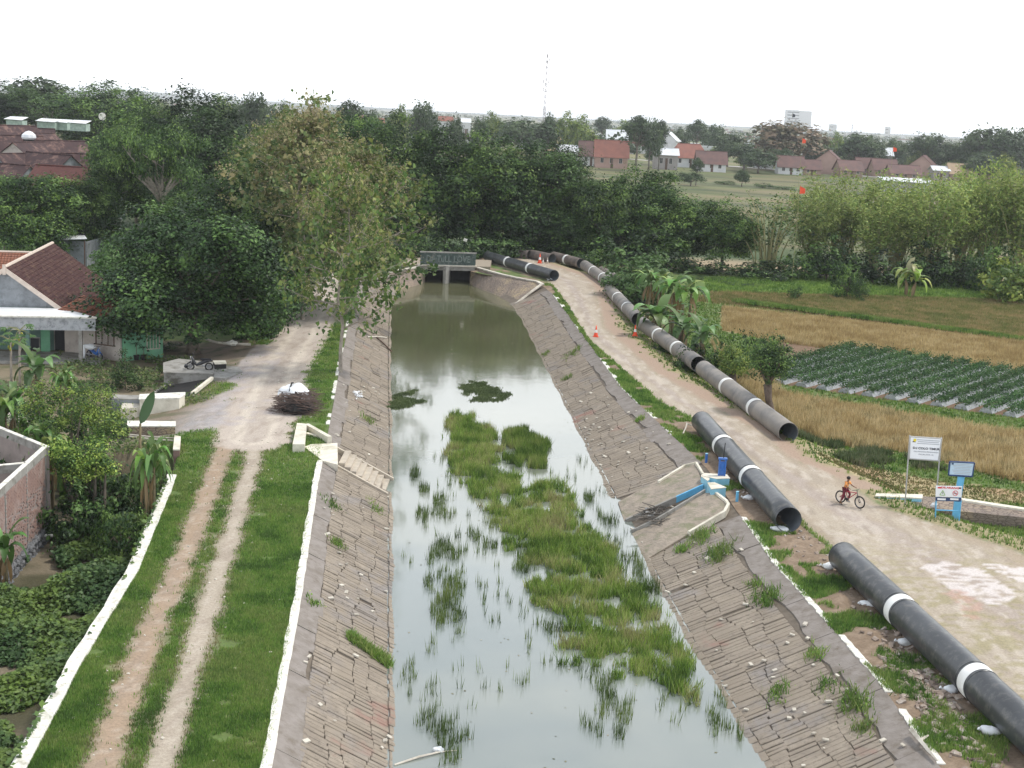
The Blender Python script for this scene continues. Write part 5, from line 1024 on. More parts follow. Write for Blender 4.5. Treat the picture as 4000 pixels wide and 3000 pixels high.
g=Vector((math.cos(.17),math.sin(.17),0)); rd=Vector((-math.sin(.146),math.cos(.146),0)); ZU=Vector((0,0,1))
YA=97.0; ap=ATY(20,1046,YA); ev=ATY(243,1203,YA+.8); hw=(Vector((ev.x-ap.x,ev.y-ap.y,0))).length; rise=ap.z-ev.z; zg=-.95
root=empty('gabled_house',(ap.x,ap.y,zg),'house with grey rendered gable, cream bargeboard and big dark brown tiled roof','house'); zR=ap.z
E_=lambda s,z,k=0: Vector((ap.x,ap.y,0))+g*s+rd*k+ZU*z
slope=rise/hw; LR=hw*1.55; rlen=17.5
mb=MB(); mb.add([E_(-hw,ev.z,.2),E_(hw,ev.z,.2),E_(0,zR-.1,.2),E_(-hw,ev.z,.4),E_(hw,ev.z,.4),E_(0,zR-.1,.4)],[(0,1,2),(5,4,3)]); mb.build('gable_wall',m_gable,root)
mb=MB(); mb.box(E_(hw*.2,ev.z-.1,.18),(hw*1.6,.12,.14),rot=(0,0,.19)); mb.build('ledge',m_conc,root)
mb=MB(); wall(mb,E_(-hw,0,.3),E_(hw,0,.3),zg-.6,ev.z,.2); wall(mb,E_(hw,0,.4),E_(hw,0,rlen-.3),zg-.6,ev.z,.2); mb.build('wall',m_wallt,root)
tiled(root,E_(LR,zR-slope*LR,-.1),E_(LR,zR-slope*LR,rlen),E_(.05,zR,rlen),E_(.05,zR,-.1),m_tile,parts=300)
tiled(root,E_(-LR,zR-slope*LR,rlen),E_(-LR,zR-slope*LR,-.1),E_(-.05,zR,-.1),E_(-.05,zR,rlen),m_tile,parts=0,seed=3)
mb=MB(); mb.tube([E_(0,zR+.06,-.2),E_(0,zR+.06,rlen)],.14,6); mb.build('ridge_cap',m_creamw,root)
for s in (-1,1): mb=MB(); quadpanel(mb,E_(0,zR+.1,-.25),E_(s*LR*.86,zR+.1-slope*LR*.86,-.25),E_(s*LR*.86,zR-.28-slope*LR*.86,-.25),E_(0,zR-.28,-.25),.09 if s>0 else -.09); mb.build('bargeboard',m_creamw,root)
mb=MB(); mb.box(E_(0,zR-.1,-.36),(.22,.1,.75),rot=(0,0,.19)); mb.build('apex_board',m_creamw,root)
# porch: white sheet roof, concrete fascia beam and columns
pr=ATY(372,1240,93.2); pl_=ATY(-80,1278,91.6); d=(pl_-pr); d.z=0; d.normalize(); d=-d
root=empty('porch',(pr.x-2,pr.y,zg),'porch with white sheet roof, mottled concrete fascia and square columns on the grey gable','porch'); Lp=9
bk1=E_(hw+.2,ev.z+.0,.0); bk0=E_(-hw-1,ev.z+.0,.0); fr1=pr; fr0=pr-d*Lp+ZU*0
mb=MB(); quadpanel(mb,fr0+ZU*.02,fr1+ZU*.02,bk1,bk0,.05); mb.build('sheet_roof',m_sheet,root)
mb=MB(); mb.box((fr0+fr1)/2+Vector((0,0,-.02)),(Lp+.2,.3,.1),axes=(d,Vector((-d.y,d.x,0)),ZU)); mb.build('roof_edge',m_white,root)
mb=MB(); mb.box((fr0+fr1)/2+Vector((0,.1,-.52)),(Lp,.22,.88),axes=(d,Vector((-d.y,d.x,0)),ZU)); mb.build('fascia_beam',mat('mottled white concrete',(.46,.47,.50),(.34,.36,.38),scale=1.4,stain=(.16,.17,.18),stain_scale=2,bmp=.3),root)
for s in (1.05,4.6,7.5):
    c=pr-d*s; mb=MB(); mb.box(Vector((c.x,c.y+.1,(zg+pr.z-.96)/2)),(.26,.26,pr.z-.96-zg),rot=(0,0,.1)); mb.build('column',m_conc if s<2 else m_wallt,root)
mb=MB(); c=(fr0+fr1)/2; mb.box(Vector((c.x,c.y+1.9,zg+.06)),(Lp,3.8,.2),axes=(d,Vector((-d.y,d.x,0)),ZU)); mb.build('floor_slab',m_conc,root)
# doors and windows in the porch wall
bw=lambda px,py: ATY(px,py,YA+.1)
hs=[o for o in COL.objects if o.name=='gabled_house'][0]
for px0,px1,py0,py1,nm in [(80,150,1320,1392,'window'),(205,262,1290,1425,'door')]:
    c=bw((px0+px1)/2,(py0+py1)/2); w_=(px1-px0)*YA/FPX; h_=(py1-py0)*YA/FPX*.98; window(hs,E_((c-Vector((ap.x,ap.y,c.z))).length*(1 if c.x>ap.x else -1),c.z,.19),g,w_,h_,1 if nm=='window' else 0,m_conc,.03,nm)
m1=MB(); c=bw(180,1350); m1.box(c+Vector((0,-.1,0)),(.65,.05,2.4),rot=(0,0,.19)); m1.build('green_wall_panel',m_wallg,hs)
# annex with orange tiles, white front and mint green side
C0=G(474,1411,-1); Cl=G(391,1394,-1); Cr=G(580,1391,-1); dl=(Cl-C0).normalized(); dr_=(Cr-C0); dr_=dr_.normalized(); dr_=Vector((.72,.69,0)).normalized()
root=empty('green_house',C0,'small house with orange tiled eave, off white front and mint green side wall','house')
ze=float(ATY(474,1243,C0.y).z); dl=(-g*1.0+Vector((0,0,0))).normalized(); dl=Vector((-.93,.36,0)).normalized()
mb=MB(); wall(mb,C0,C0+dl*5,-1.6,ze,.16); mb.build('front_wall',m_wallw,root)
mb=MB(); wall(mb,C0+dr_*.09,C0+dr_*3.3,-1.6,ze,.16); mb.build('side_wall',m_wallg,root); mb=MB(); wall(mb,C0+dl*5,C0+dl*5+dr_*3.3,-1.6,ze,.16); mb.build('side_wall',m_wallg,root)
mb=MB(); c=C0+dr_*4.5; mb.add([C0+dr_*.0+ZU*(ze+1),C0+dr_*3.3+ZU*(ze+1),C0+dr_*1.65+ZU*(ze+1.8)],[(0,1,2)]); mb.build('gable_end',m_wallg,root)
hi=1.1; a_=C0-dl*.5-dr_*.7+ZU*(ze+1-.15); b_=C0+dl*5.2-dr_*.7+ZU*(ze+1-.15); a_.z=ze-.05;b_.z=ze-.05
tiled(root,b_,a_,a_+dr_*2.3+ZU*hi,b_+dr_*2.3+ZU*hi,m_tileo,parts=220,seed=5)
tiled(root,a_+dr_*4.4,b_+dr_*4.4,b_+dr_*2.3+ZU*hi,a_+dr_*2.3+ZU*hi,m_tile,parts=0,seed=6)
wl=C0+dl*1.35; window(root,Vector((wl.x,wl.y,0))+ZU*(ze-1.25),-dl,1.6,1.7,2,m_wood,.1)
wc=C0+dr_*2.5; window(root,Vector((wc.x,wc.y,0))+ZU*(ze-1.5),dr_,1.0,1.9,3,m_paleconc,.1)
# house with orange roof further left, behind
def simplehouse(name,label_,c,w,dp,hwall,hroof,rz,mr_,mw,cat='house',group=None,tiles=False,wins=2,over=.5,door=True,hip=0):
    c=Vector(c); root=empty(name,c,label_,cat,group); R=Matrix.Rotation(rz,3,'Z'); f=lambda x,y,z: c+R@Vector((x,y,z))
    mb=MB(); mb.hexa([f(-w/2,-dp/2,-.5),f(w/2,-dp/2,-.5),f(w/2,dp/2,-.5),f(-w/2,dp/2,-.5)],[f(-w/2,-dp/2,hwall),f(w/2,-dp/2,hwall),f(w/2,dp/2,hwall),f(-w/2,dp/2,hwall)])
    if hip<=0: mb.add([f(-w/2,-dp/2,hwall),f(-w/2,dp/2,hwall),f(-w/2,0,hwall+hroof*.98),f(w/2,-dp/2,hwall),f(w/2,dp/2,hwall),f(w/2,0,hwall+hroof*.98)],[(0,2,1),(3,4,5)])
    mb.build('wall',mw,root); o=over; ze=hwall-hroof*o/(dp/2); hx=w/2+o*.7; r_=hx-hip
    if tiles:
        tiled(root,f(-hx,-dp/2-o,ze),f(hx,-dp/2-o,ze),f(r_,0,hwall+hroof),f(-r_,0,hwall+hroof),mr_,parts=tiles); tiled(root,f(hx,dp/2+o,ze),f(-hx,dp/2+o,ze),f(-r_,0,hwall+hroof),f(r_,0,hwall+hroof),mr_,parts=0)
    else:
        mb=MB(); T=.1
        for s in (-1,1):
            q=[f(-s*-hx if 0 else -hx,s*(dp/2+o),ze),f(hx,s*(dp/2+o),ze),f(r_,0,hwall+hroof),f(-r_,0,hwall+hroof)]; mb.hexa([v-ZU*T for v in q],q)
        if hip>0:
            for s in (-1,1): q=[f(s*hx,-dp/2-o,ze),f(s*hx,dp/2+o,ze),f(s*r_,0,hwall+hroof)]; mb.add([tuple(v) for v in q]+[tuple(v-ZU*T) for v in q],[(0,1,2),(5,4,3)])
        mb.build('roof',mr_,root)
    mb=MB(); mb.tube([f(-r_,0,hwall+hroof+.05),f(r_,0,hwall+hroof+.05)],.12,5); mb.build('ridge_cap',m_creamw if tiles else mr_,root)
    for i in range(wins): cx=-w/2+w*(i+.75)/(wins+.5); window(root,f(cx,-dp/2,hwall*.55),R@Vector((1,0,0)),min(1.3,w*.13),hwall*.36,1,m_white)
    if door: mb=MB(); mb.box(f(w*.02,-dp/2-.03,hwall*.36),(1.0,.08,hwall*.72),rot=(0,0,rz)); mb.build('door',m_wood,root)
    return root
p=ATY(30,1010,112); simplehouse('tiled_house','faded red tiled house behind the grey gable at the left edge',(p.x-7.2,121,-3.1),11,8,4.0,2.4,.2,m_tileo,m_wallw,tiles=120)
# shed with a white sheet and tarpaulin roof
p=ATY(215,940,150); c=Vector((p.x,150,-1.2)); root=empty('tin_shed',c,'open shed with white sheet roof and draped dark tarpaulin behind the tiled house','shed'); zr=float(ATY(215,915,150).z)-c.z
def at(px,py,Y): return ATY(px,py,Y)
mb=MB(); quadpanel(mb,at(140,938,147),at(340,932,147),at(330,918,152),at(75,900,152),.06); mb.build('sheet_roof',m_sheet,root)
mb=MB(); quadpanel(mb,at(75,899,152.1),at(330,917,152.1),at(250,880,157),at(110,868,158),.08); mb.build('tarpaulin',mat('faded grey tarpaulin',(.20,.24,.25),(.13,.16,.17),rough=.6,bmp=.5),root)
mb=MB(); quadpanel(mb,at(200,893,151.8),at(335,917,151.8),at(335,902,153),at(205,886,153),.06); mb.build('dark_flap',m_dark,root)
mb=MB(); a=at(145,945,148);b=at(335,938,148); wall(mb,(a.x,148,0),(b.x,148,0),-1.4,zr-1.6,.15); wall(mb,(b.x,148,0),(b.x,156,0),-1.4,zr-1.7,.15); mb.build('wall',m_gable,root)
for px in (150,330): q=at(px,940,147.2); mb=MB(); mb.cyl((q.x,q.y,-1.3),(q.x,q.y,q.z),.07,n=6); mb.build('post',m_wood,root)
# brick kiln house with ribbed red wall
p=ATY(270,700,185); root=simplehouse('brick_house','small house with long dark red roof left of the pointed trees',(p.x,188,-1.5),11,8,4.4,2.2,-.08,mat('dark red tile roof',(.11,.040,.034),(.08,.032,.03),scale=3,bmp=.4),m_gable,wins=3); 
zt_=float(ATY(270,655,184).z)
root.location.z=zt_-6.7; WLOC[root]=Vector(root.location)
# old village roofs at far left
RB=mat('old dark roof tiles',(.06,.030,.030),(.042,.024,.026),scale=1.2,stain=(.20,.12,.10),bmp=.5)
for px,top,Y,w,dp,rz,l in [(30,490,250,11,8,.9,'large dark tiled roof at the left edge with a pale ridge line'),(110,555,232,8,6.5,1.3,'gabled roof with small white gable wall among the old village roofs'),(190,600,222,10,7,-.5,'low dark tiled roof in the middle of the old village roofs'),(235,550,240,9,7,.8,'tiled roof behind the leafy tree at the right end of the old roofs'),(20,640,215,9,7,-.3,'reddish tiled roof just above the trees at the left edge'),(105,500,268,10,7,.35,'farthest old roof with ridge tiles beside the white water tank'),(60,530,240,9,7,.6,'small crossed gable roof between the large old roofs'),(150,520,250,8,6,1.2,'narrow old roof in front of the white cover'),(280,600,228,8,6,.3,'old roof half hidden by the pointed tree'),(60,600,222,9,6,1.2,'gabled old roof over the leafy trees at left'),(530,430,400,16,10,.1,'faded red roof seen between skyline trees left of centre'),(460,440,390,14,9,.3,'pale roof beside the faded red roof on the left')]:
    z=float(ATY(px,top,Y).z); c=ATY(px,top,Y); hw_=3.2; hr=min(4.2,dp*.36); simplehouse('village_house',l,(c.x,Y,z-hw_-hr),w,dp,hw_,hr,rz,RB,m_wallw if 'white' in l else m_gable,group='old houses of the left village',wins=2)
for px,top,Y,w in [(50,456,300,4),(175,464,310,4.5),(235,467,312,3),(300,470,305,4)]:
    c=ATY(px,top,Y); root=empty('long_shed',(c.x,Y,c.z-3.6),{50:'small white roofed shed at the far left edge under the skyline trees',175:'long pale green sheet roof under the dome shaped tree',235:'short pale sheet roof between two longer ones',300:'pale green sheet roof at the right end of the row of sheds'}[px],'shed','pale roofed sheds under the skyline trees'); mb=MB(); mb.hexa([(c.x-w/2,Y,c.z-.6),(c.x+w/2,Y,c.z-.7),(c.x+w/2,Y+4,c.z-.1),(c.x-w/2,Y+4,c.z-.1)],[(c.x-w/2,Y,c.z-.5),(c.x+w/2,Y,c.z-.6),(c.x+w/2,Y+4,c.z),(c.x-w/2,Y+4,c.z)]); mb.build('roof',m_sheet,root); mb=MB(); mb.box((c.x,Y+2.2,c.z-1.6),(w*.9,3,1.6)); mb.build('wall',mat('pale green shed wall',(.35,.45,.40),bmp=.1),root)
c=ATY(112,508,238); root=empty('water_tank',(c.x,238,c.z-1.5),'white folded sheet cover standing on the old village roofs','tank'); mb=MB(); mb.lathe((c.x,238,c.z-1.6),[(0,0),(1.1,0),(1.3,.3),(1.2,.8),(.6,1.3),(0,1.5)],10); mb.build('shell',m_sheet,root); mb=MB(); mb.cyl((c.x,238,c.z-1.9),(c.x,238,c.z-1.6),1.0,n=10); mb.build('stand',m_dark,root)
c=ATY(400,455,330); root=empty('round_sign',(c.x,330,c.z-8),'round white board on a post above the left trees','sign'); mb=MB(); mb.cyl((c.x,330,c.z-8),(c.x,330,c.z),.12,n=6); mb.build('post',m_dark,root); mb=MB(); mb.cyl((c.x,329.8,c.z),(c.x,329.9,c.z),.9,n=20); mb.build('board',m_white,root)
# ------------------------------------------------------------------ yard things
def obox(name,label_,cat,P,z0,z1,mt,cap=None,group=None,part='slab'):
    T=[G(a,b_,z1) for a,b_ in P]; c=sum(T,Vector())/len(T); root=empty(name,(c.x,c.y,z0),label_,cat,group); mb=MB(); n=len(T)
    if sum(T[i].x*T[(i+1)%n].y-T[(i+1)%n].x*T[i].y for i in range(n))<0: T=T[::-1]
    mb.add([tuple(v) for v in T]+[(v.x,v.y,z0) for v in T],[tuple(range(n))]+[(i,n+i,n+(i+1)%n,(i+1)%n) for i in range(n)]); mb.build(part,mt,root)
    if cap:
        mb=MB(); c2=sum(T,Vector())/n; Q=[c2+(v-c2)*1.03 for v in T]; mb.add([tuple(v+Vector((0,0,.07))) for v in Q]+[tuple(v+Vector((0,0,.002))) for v in Q],[tuple(range(n))]+[(i,n+i,n+(i+1)%n,(i+1)%n) for i in range(n)]); mb.build('cap',cap,root)
    return root
obox('culvert_wall','dark stone culvert wall with white cap at the end of the garden wall','wall',[(500,1668),(684,1668),(684,1650),(500,1648)],-1.9,.35,m_masonry,m_white)
obox('gate_pillar','crumbling brick stub at the top end of the white garden wall','pillar',[(676,1760),(702,1760),(706,1710),(682,1705)],-.8,.35,m_brick,m_cream)
for k,(a,b_) in enumerate([((500,1697),(690,1712)),((505,1705),(690,1722))]): 
    A=G(*a,.2);B_=G(*b_,.2); r_=empty('bamboo_pole',A,['upper pale bamboo pole resting between the banana leaf and the brick stub','lower pale bamboo pole resting between the banana leaf and the brick stub'][k],'pole'); mb=MB(); mb.tube([A,A.lerp(B_,.5)+Vector((0,0,-.04)),B_],.045,6); mb.build('cane',m_paleconc,r_); mb=MB(); [mb.cyl(A.lerp(B_,t),A.lerp(B_,t+.01),.052,n=6) for t in (.5,)]; mb.build('node_ring',m_step,r_)
obox('planter_wall','low grey cement trough wall beside the driveway under the small conifer','wall',[(436,1560),(545,1563),(545,1548),(436,1545)],-1.0,.15,m_gable,m_conc)
obox('broken_wall','whitewashed broken low wall at the mouth of the ditch','wall',[(545,1562),(700,1558),(722,1545),(722,1536),(548,1544)],-1.0,.4,m_cream,m_white)
obox('ramp_slab','grey concrete ramp slab beside the parked motorbike','slab',[(835,1475),(880,1478),(948,1452),(930,1432),(832,1424)],-.6,.03,m_conc)
obox('bridge_slab','concrete slab over the ditch where the motorbike stands','slab',[(640,1458),(832,1462),(835,1420),(700,1405),(640,1420)],-.75,.06,m_conc,m_conc)
obox('parapet_block','low curved white edged block right of the motorbike','slab',[(832,1412),(880,1412),(884,1422),(840,1424)],-.6,.35,m_dark,m_cream)
obox('drive_slab','pale cement slab between the ditch wall and the bush','slab',[(470,1600),(545,1590),(590,1560),(480,1566)],-1.2,-.05,m_paleconc)
obox('patio_slab','pale cement slab in the shade at the left edge behind the bush','slab',[(-40,1640),(110,1650),(105,1625),(-40,1570)],-1.6,-.7,m_paleconc)
P=[G(600,1545,-.15),G(745,1545,-.15),G(828,1480,-.15),G(828,1462,-.15),G(660,1462,-.15),G(590,1505,-.15)]; root=empty('ditch',P[0],'dark rectangular ditch below the motorbike slab','ditch'); mb=MB(); zz=-.62; mb.add([(v.x,v.y,float(zleft(v.x,v.y))+.03) for v in P],[(0,1,2,3,4,5)]); mb.build('ditch_shade',m_dark,root); mb=MB()  # flat black sheet painted in for the shaded depth of the ditch
for p,q in ((P[2],P[3]),(P[3],P[4]),(P[4],P[5]),(P[5],P[0])):
    zz=float(zleft(p.x,p.y)); mb.hexa([(p.x-.08,p.y-.08,zz),(q.x-.08,q.y-.08,zz),(q.x+.08,q.y+.08,zz),(p.x+.08,p.y+.08,zz)],[(p.x-.08,p.y-.08,zz+.12),(q.x-.08,q.y-.08,zz+.12),(q.x+.08,q.y+.08,zz+.12),(p.x+.08,p.y+.08,zz+.12)])
mb.build('ditch_rim',m_conc,root)
A=G(750,1545,.0);B_=G(828,1483,.0); d=(B_-A).normalized(); pn=Vector((-d.y,d.x,0))*.1; mb=MB(); mb.hexa([A-pn,B_-pn,B_+pn,A+pn],[v+Vector((0,0,.2)) for v in (A-pn,B_-pn,B_+pn,A+pn)]); mb.build('edge_kerb',m_cream,root)
A=G(935,1340,.05); r_=empty('yard_kerb',A,'thin pale curving kerb with a white bag at the back of the yard','kerb'); mb=MB(); mb.tube([G(805,1325,.05),G(850,1338,.05),G(900,1343,.05),G(980,1345,.05)],.1,5); mb.build('kerb',m_paleconc,r_); mb=MB(); mb.blob(G(905,1340,.2),(1.1,.6,.35),3,.3); mb.build('plastic_bag',m_white,r_)
# brushwood pile with a white sheet
bp=G(1160,1610,0); root=empty('brushwood_pile',bp,'pile of dark cut branches on the grass beside the left track','brushwood pile'); mb=MB(); rr=random.Random(12)
for i in range(420):
    z=rr.uniform(.05,1.15); wv=1.45*(1-z*.35); c=bp+Vector((rr.uniform(-wv,wv)*.75,rr.uniform(-.9,1.5),z)); d=Vector((rr.uniform(.35,.9),rr.uniform(-.5,.5),rr.uniform(-.14,.14))); mb.tube([c-d,c+Vector((0,0,rr.uniform(-.06,.1))),c+d],[.012,.022,.01],3)
mb.build('branches',mat('cut brushwood',(.13,.085,.07),(.08,.06,.055),bmp=0,scale=1),root,kind='stuff')
mb=MB(); mb.blob(bp+Vector((0,.2,.3)),(2.4,2.2,1.1),3,.1); mb.build('core',m_dark,root)
root=empty('plastic_sheet',bp+Vector((-.1,.6,1.1)),'crumpled white plastic sheet tied over the brushwood pile with a dark strap','sheet'); n=18; V=[];F=[]; cc=bp+Vector((-.25,.75,1.0))
for i in range(n+1):
    for j in range(n+1):
        u=i/n*2-1; v=j/n*2-1; r_2=math.hypot(u,v); z=.55-.45*r_2**2.2+.10*math.sin(5*u+2*v)*math.cos(4*v-u)-.5*max(0,r_2-.85+.25*math.sin(5*math.atan2(v,u)))*1.6; V.append(cc+Vector((u*.98,v*.85,z)))
for i in range(n):
    for j in range(n):
        u=(i+.5)/n*2-1; v=(j+.5)/n*2-1
        if math.hypot(u,v)<1.08+.16*math.sin(6*math.atan2(v,u)): F.append((i*(n+1)+j,(i+1)*(n+1)+j,(i+1)*(n+1)+j+1,i*(n+1)+j+1))
mb=MB(); mb.add(V,F); mb.build('sheet',m_sheet,root,smooth=True); mb=MB(); mb.tube([cc+Vector((-.22,-1.0,-.45)),cc+Vector((-.22,-.65,.28)),cc+Vector((-.2,-.1,.62)),cc+Vector((-.18,.3,.55))],.05,5); mb.build('strap',m_dark,root)
# ------------------------------------------------------------------ near bush, papaya, bananas in the garden
place('bush1',160,63.5,1500,340,-1.7,'big sprawling bush with fresh yellow green tips above the brick enclosure','bush',rot=1)
o=[q for q in COL.objects if q.get('label','').startswith('big sprawling')][0]
def feathery(px,py,Y,w,h,label_,seed,z=-1.9):
    c=ATY(px,py,Y); root=empty('feathery_tree',(c.x,Y,z),label_,'tree'); rr=random.Random(seed); L=[]
    for i in range(11): a=rr.uniform(0,6.28); q=rr.uniform(.1,.42)*w; L.append(((c.x+math.cos(a)*q,Y+math.sin(a)*q*.7,c.z+rr.uniform(-.36,.36)*h+h*.1*(1-q/w*2)),(w*.17,w*.17,h*.16)))
    cl=crown_cloud(L,150,62,.42,.13,[(.035,.085,.025),(.09,.17,.04),(.20,.31,.055),(.34,.43,.09)],low=-.6,up=.8); off=np.array([c.x,Y,z]); npmesh('crown',cl[0]-off,cl[1],m_leaf,root,col=cl[2]); mb=MB()
    for i in range(5):
        b_=Vector((c.x+rr.uniform(-.8,.8),Y+rr.uniform(-.5,.5),z-.3)); l=L[i*2][0]; m=b_.lerp(Vector(l),.5)+Vector((rr.uniform(-.3,.3),0,.1)); mb.tube([b_,m,Vector(l)],[.13,.09,.03],6)
    mb.build('trunk',m_bark,root,smooth=True)
feathery(285,1640,62,4.9,3.6,'big feathery bush tree with yellow green tips behind the brick enclosure',3)
feathery(330,1820,58.5,3.2,2.2,'lower dark skirt of bushes between the brick wall and the garden',8,-1.9)
bpy.data.objects.remove(o.children[0],do_unlink=True) if False else None
for px,Y,tp,w,k,l in [(190,80,1340,200,'banana1','banana plants in front of the porch columns'),(260,76,1420,130,'banana0','low banana leaves under the porch at left'),(600,57.0,1690,200,'banana0','drooping banana leaves beside the white culvert cap'),(30,66,1480,260,'banana0','drooping banana leaves at the far left edge'),(-20,49.5,2030,200,'banana1','banana leaf hanging over the brick enclosure face'),(170,60,1640,220,'banana0','banana leaves hanging over the corner of the brick enclosure')]:
    place(k,px,Y,tp,w,-1.5 if Y>70 else -1.9,l,'banana plant','banana plants in the left garden')
# papaya
def papaya(px,py0,py1,Y,label_,seed,z=-1.6):
    b_=ATY(px,py1,Y); b_.z=z; t=ATY(px,py0,Y); root=empty('papaya_tree',b_,label_,'tree'); rr=random.Random(seed); mb=MB(); mb.tube([b_-Vector((0,0,.2)),b_.lerp(t,.5),t],[.10,.085,.06],8); mb.build('trunk',m_palebark,root,smooth=True); C=[];parts=[];mb=MB()
    for i in range(13):
        a=i*2.4; e=t+Vector((math.cos(a)*rr.uniform(.6,1.0),math.sin(a)*rr.uniform(.6,1.0),rr.uniform(-.35,.55))); mb.tube([t,t.lerp(e,.6)+Vector((0,0,.12)),e],[.02,.012,.008],4)
        for k in range(7):
            aa=a+(k-3)*.55; v,f,kk=bananaleaf(e,aa,.38,.14,(.1,-.7),(.09,.19,.05),0); parts.append((v,f,kk))
    V,F,K=join(parts); npmesh('leaves',V-np.array(tuple(b_)),F,m_banana,root,col=K); mb.build('stalks',m_culm,root)
    for i in range(4): m1=MB(); m1.blob(t+Vector((math.cos(i*1.6)*.14,math.sin(i*1.6)*.14,-.25-.1*i)),(.16,.16,.26),i); m1.build('fruit',mat('papaya fruit',(.35,.28,.05),(.2,.3,.06),bmp=0),root,smooth=True)
papaya(76,1290,1480,84,'papaya tree with bare pale stem in front of the porch at left',1); papaya(42,1330,1440,86,'shorter papaya tree beside the bare stemmed one at the left edge',2)
# small conifer shaped shrub and pot plants
p=G(490,1520,-.95); root=empty('conifer_shrub',p,'small dark conical shrub in the yard before the mint green wall','shrub'); L=[((p.x,p.y,p.z+.35+k*.42),(1.35*(1-k/6.2),1.2*(1-k/6.2),.32)) for k in range(6)]; cl=crown_cloud(L,70,44,.3,.12,PAL_DARK+[(.09,.15,.05)],low=-.9); npmesh('foliage',cl[0]-np.array(tuple(p)),cl[1],m_leaf,root,col=cl[2]); mb=MB(); mb.cyl(p-Vector((0,0,.1)),p+Vector((0,0,2.4)),.05,.02,6); mb.build('trunk',m_bark,root)
for px,py,l,s in [(533,1405,'taller potted palm like plant against the mint green wall',1),(562,1405,'shorter bushy potted plant against the mint green wall',.75)]:
    p=G(px,py,-.95); root=empty('potted_plant',p,l,'potted plant','potted plants by the green wall'); mb=MB(); mb.lathe(p,[(0,0),(.16,0),(.22,.35),(.2,.35),(0,.3)],12); mb.build('pot',m_dark,root,smooth=False); mb=MB(); t=p+Vector((0,0,1.15*s)); mb.tube([p+Vector((0,0,.3)),t],[.03,.02],5); mb.build('stem',m_bark,root); parts=[]
    for k in range(16): v,f,kk=bananaleaf(t,k*2.4,.5,.07,(random.uniform(.3,1.3),-.8),(.03,.07,.025),0); parts.append((v,f,kk))
    V,F,K=join(parts); npmesh('leaves',V-np.array(tuple(p)),F,m_banana,root,col=K)
# motorbikes
m_tyre=mat('black rubber',(.02,.02,.02),(.03,.03,.03),rough=.8,bmp=.1); m_black=mat('black bodywork',(.02,.02,.025),(.03,.03,.035),rough=.3,spec=.5,bmp=0); m_steel=mat('dull chrome',(.4,.4,.42),(.3,.3,.32),rough=.3,metal=.8,bmp=0); m_lamp=mat('clear lamp glass',(.5,.5,.5),rough=.1,bmp=0)
def torus(mb,c,R,r,ax,n=22,m=6):
    ax=Vector(ax).normalized(); a=ax.cross(Vector((0,0,1))).normalized(); b_=ax.cross(a); vs=[];fs=[]
    for i in range(n):
        u=2*math.pi*i/n; rad=a*math.cos(u)+b_*math.sin(u)
        for j in range(m): v=2*math.pi*j/m; vs.append(Vector(c)+rad*(R+r*math.cos(v))+ax*r*math.sin(v))
    for i in range(n):
        for j in range(m): fs.append((i*m+j,((i+1)%n)*m+j,((i+1)%n)*m+(j+1)%m,i*m+(j+1)%m))
    mb.add(vs,fs)
def motorbike(loc,rz,label_,body,sheet=False):
    root=empty('motorbike',(0,0,0),label_,'motorbike'); sd_=Vector((0,1,0))
    for x in (-.62,.62): mb=MB(); torus(mb,(x,0,.28),.24,.05,sd_); w_=mb.build('wheel',m_tyre,root,smooth=True); mb=MB(); mb.cyl((x,-.05,.28),(x,.05,.28),.15,n=14); mb.build('hub',m_steel,w_)
    mb=MB(); mb.tube([(-.85,0,.72),(-.4,0,.66),(-.05,0,.48),(.2,0,.38),(.38,0,.55),(.5,0,.9)],[.05,.13,.12,.09,.12,.07],8); mb.build('body',body,root,smooth=True)
    mb=MB(); mb.box((-.42,0,.78),(.72,.24,.09)); mb.build('seat',m_black,root)
    for s in (-.06,.06): mb=MB(); mb.cyl((.62,s,.28),(.46,s,.95),.022,n=6); mb.build('fork',m_steel,root)
    mb=MB(); mb.tube([(.36,-.34,1.02),(.46,-.12,.98),(.46,.12,.98),(.36,.34,1.02)],.018,6); mb.build('handlebar',m_black,root)
    for s in (-.26,.26): mb=MB(); mb.cyl((.42,s,1.0),(.40,s*1.15,1.18),.008,n=5); mb.box((.40,s*1.2,1.22),(.03,.13,.08)); mb.build('mirror',m_black,root)
    mb=MB(); mb.cyl((.56,0,.88),(.62,0,.87),.08,n=12); mb.build('headlight',m_lamp,root)
    mb=MB(); mb.cyl((-.75,-.14,.32),(-.1,-.14,.3),.045,n=8); mb.build('exhaust',m_steel,root)
    mb=MB(); mb.tube([(.38,0,.3),(.62,0,.58),(.86,0,.4)],[.05,.07,.04],6); mb.build('mudguard',body,root)
    root.location=loc; root.rotation_euler=(0,0,rz); return root
b_=motorbike(G(780,1447,.07),.08+math.pi,'black motorbike parked on the slab under the big shade tree',m_black)
r_=empty('helmet',G(748,1400,1.0),'round black helmet hanging above the motorbike handlebar','helmet'); c=Vector(r_.location)-Vector((0,1.4,.25)); r_.location=c; WLOC[r_]=c; mb=MB(); mb.blob(c,(.28,.3,.28),1,.02,12,8); mb.build('shell',m_black,r_,smooth=True); mb=MB(); mb.box(c+Vector((0,-.13,0)),(.2,.04,.09)); mb.build('visor',m_glass,r_)
motorbike(G(370,1402,-.9),-.6,'motorbike parked by the off white wall with clothes draped over it',m_blue)
p=G(360,1402,-.9); r_=empty('draped_cloth',p+Vector((0,-.3,1)),'white and blue cloth draped over the motorbike by the porch column','cloth'); mb=MB(); mb.blob(p+Vector((-.1,-.35,.95)),(1.0,.45,.35),5,.25); mb.blob(p+Vector((-.45,-.4,.55)),(.18,.2,.9),6,.2); mb.build('cloth',m_sheet,r_,smooth=True)
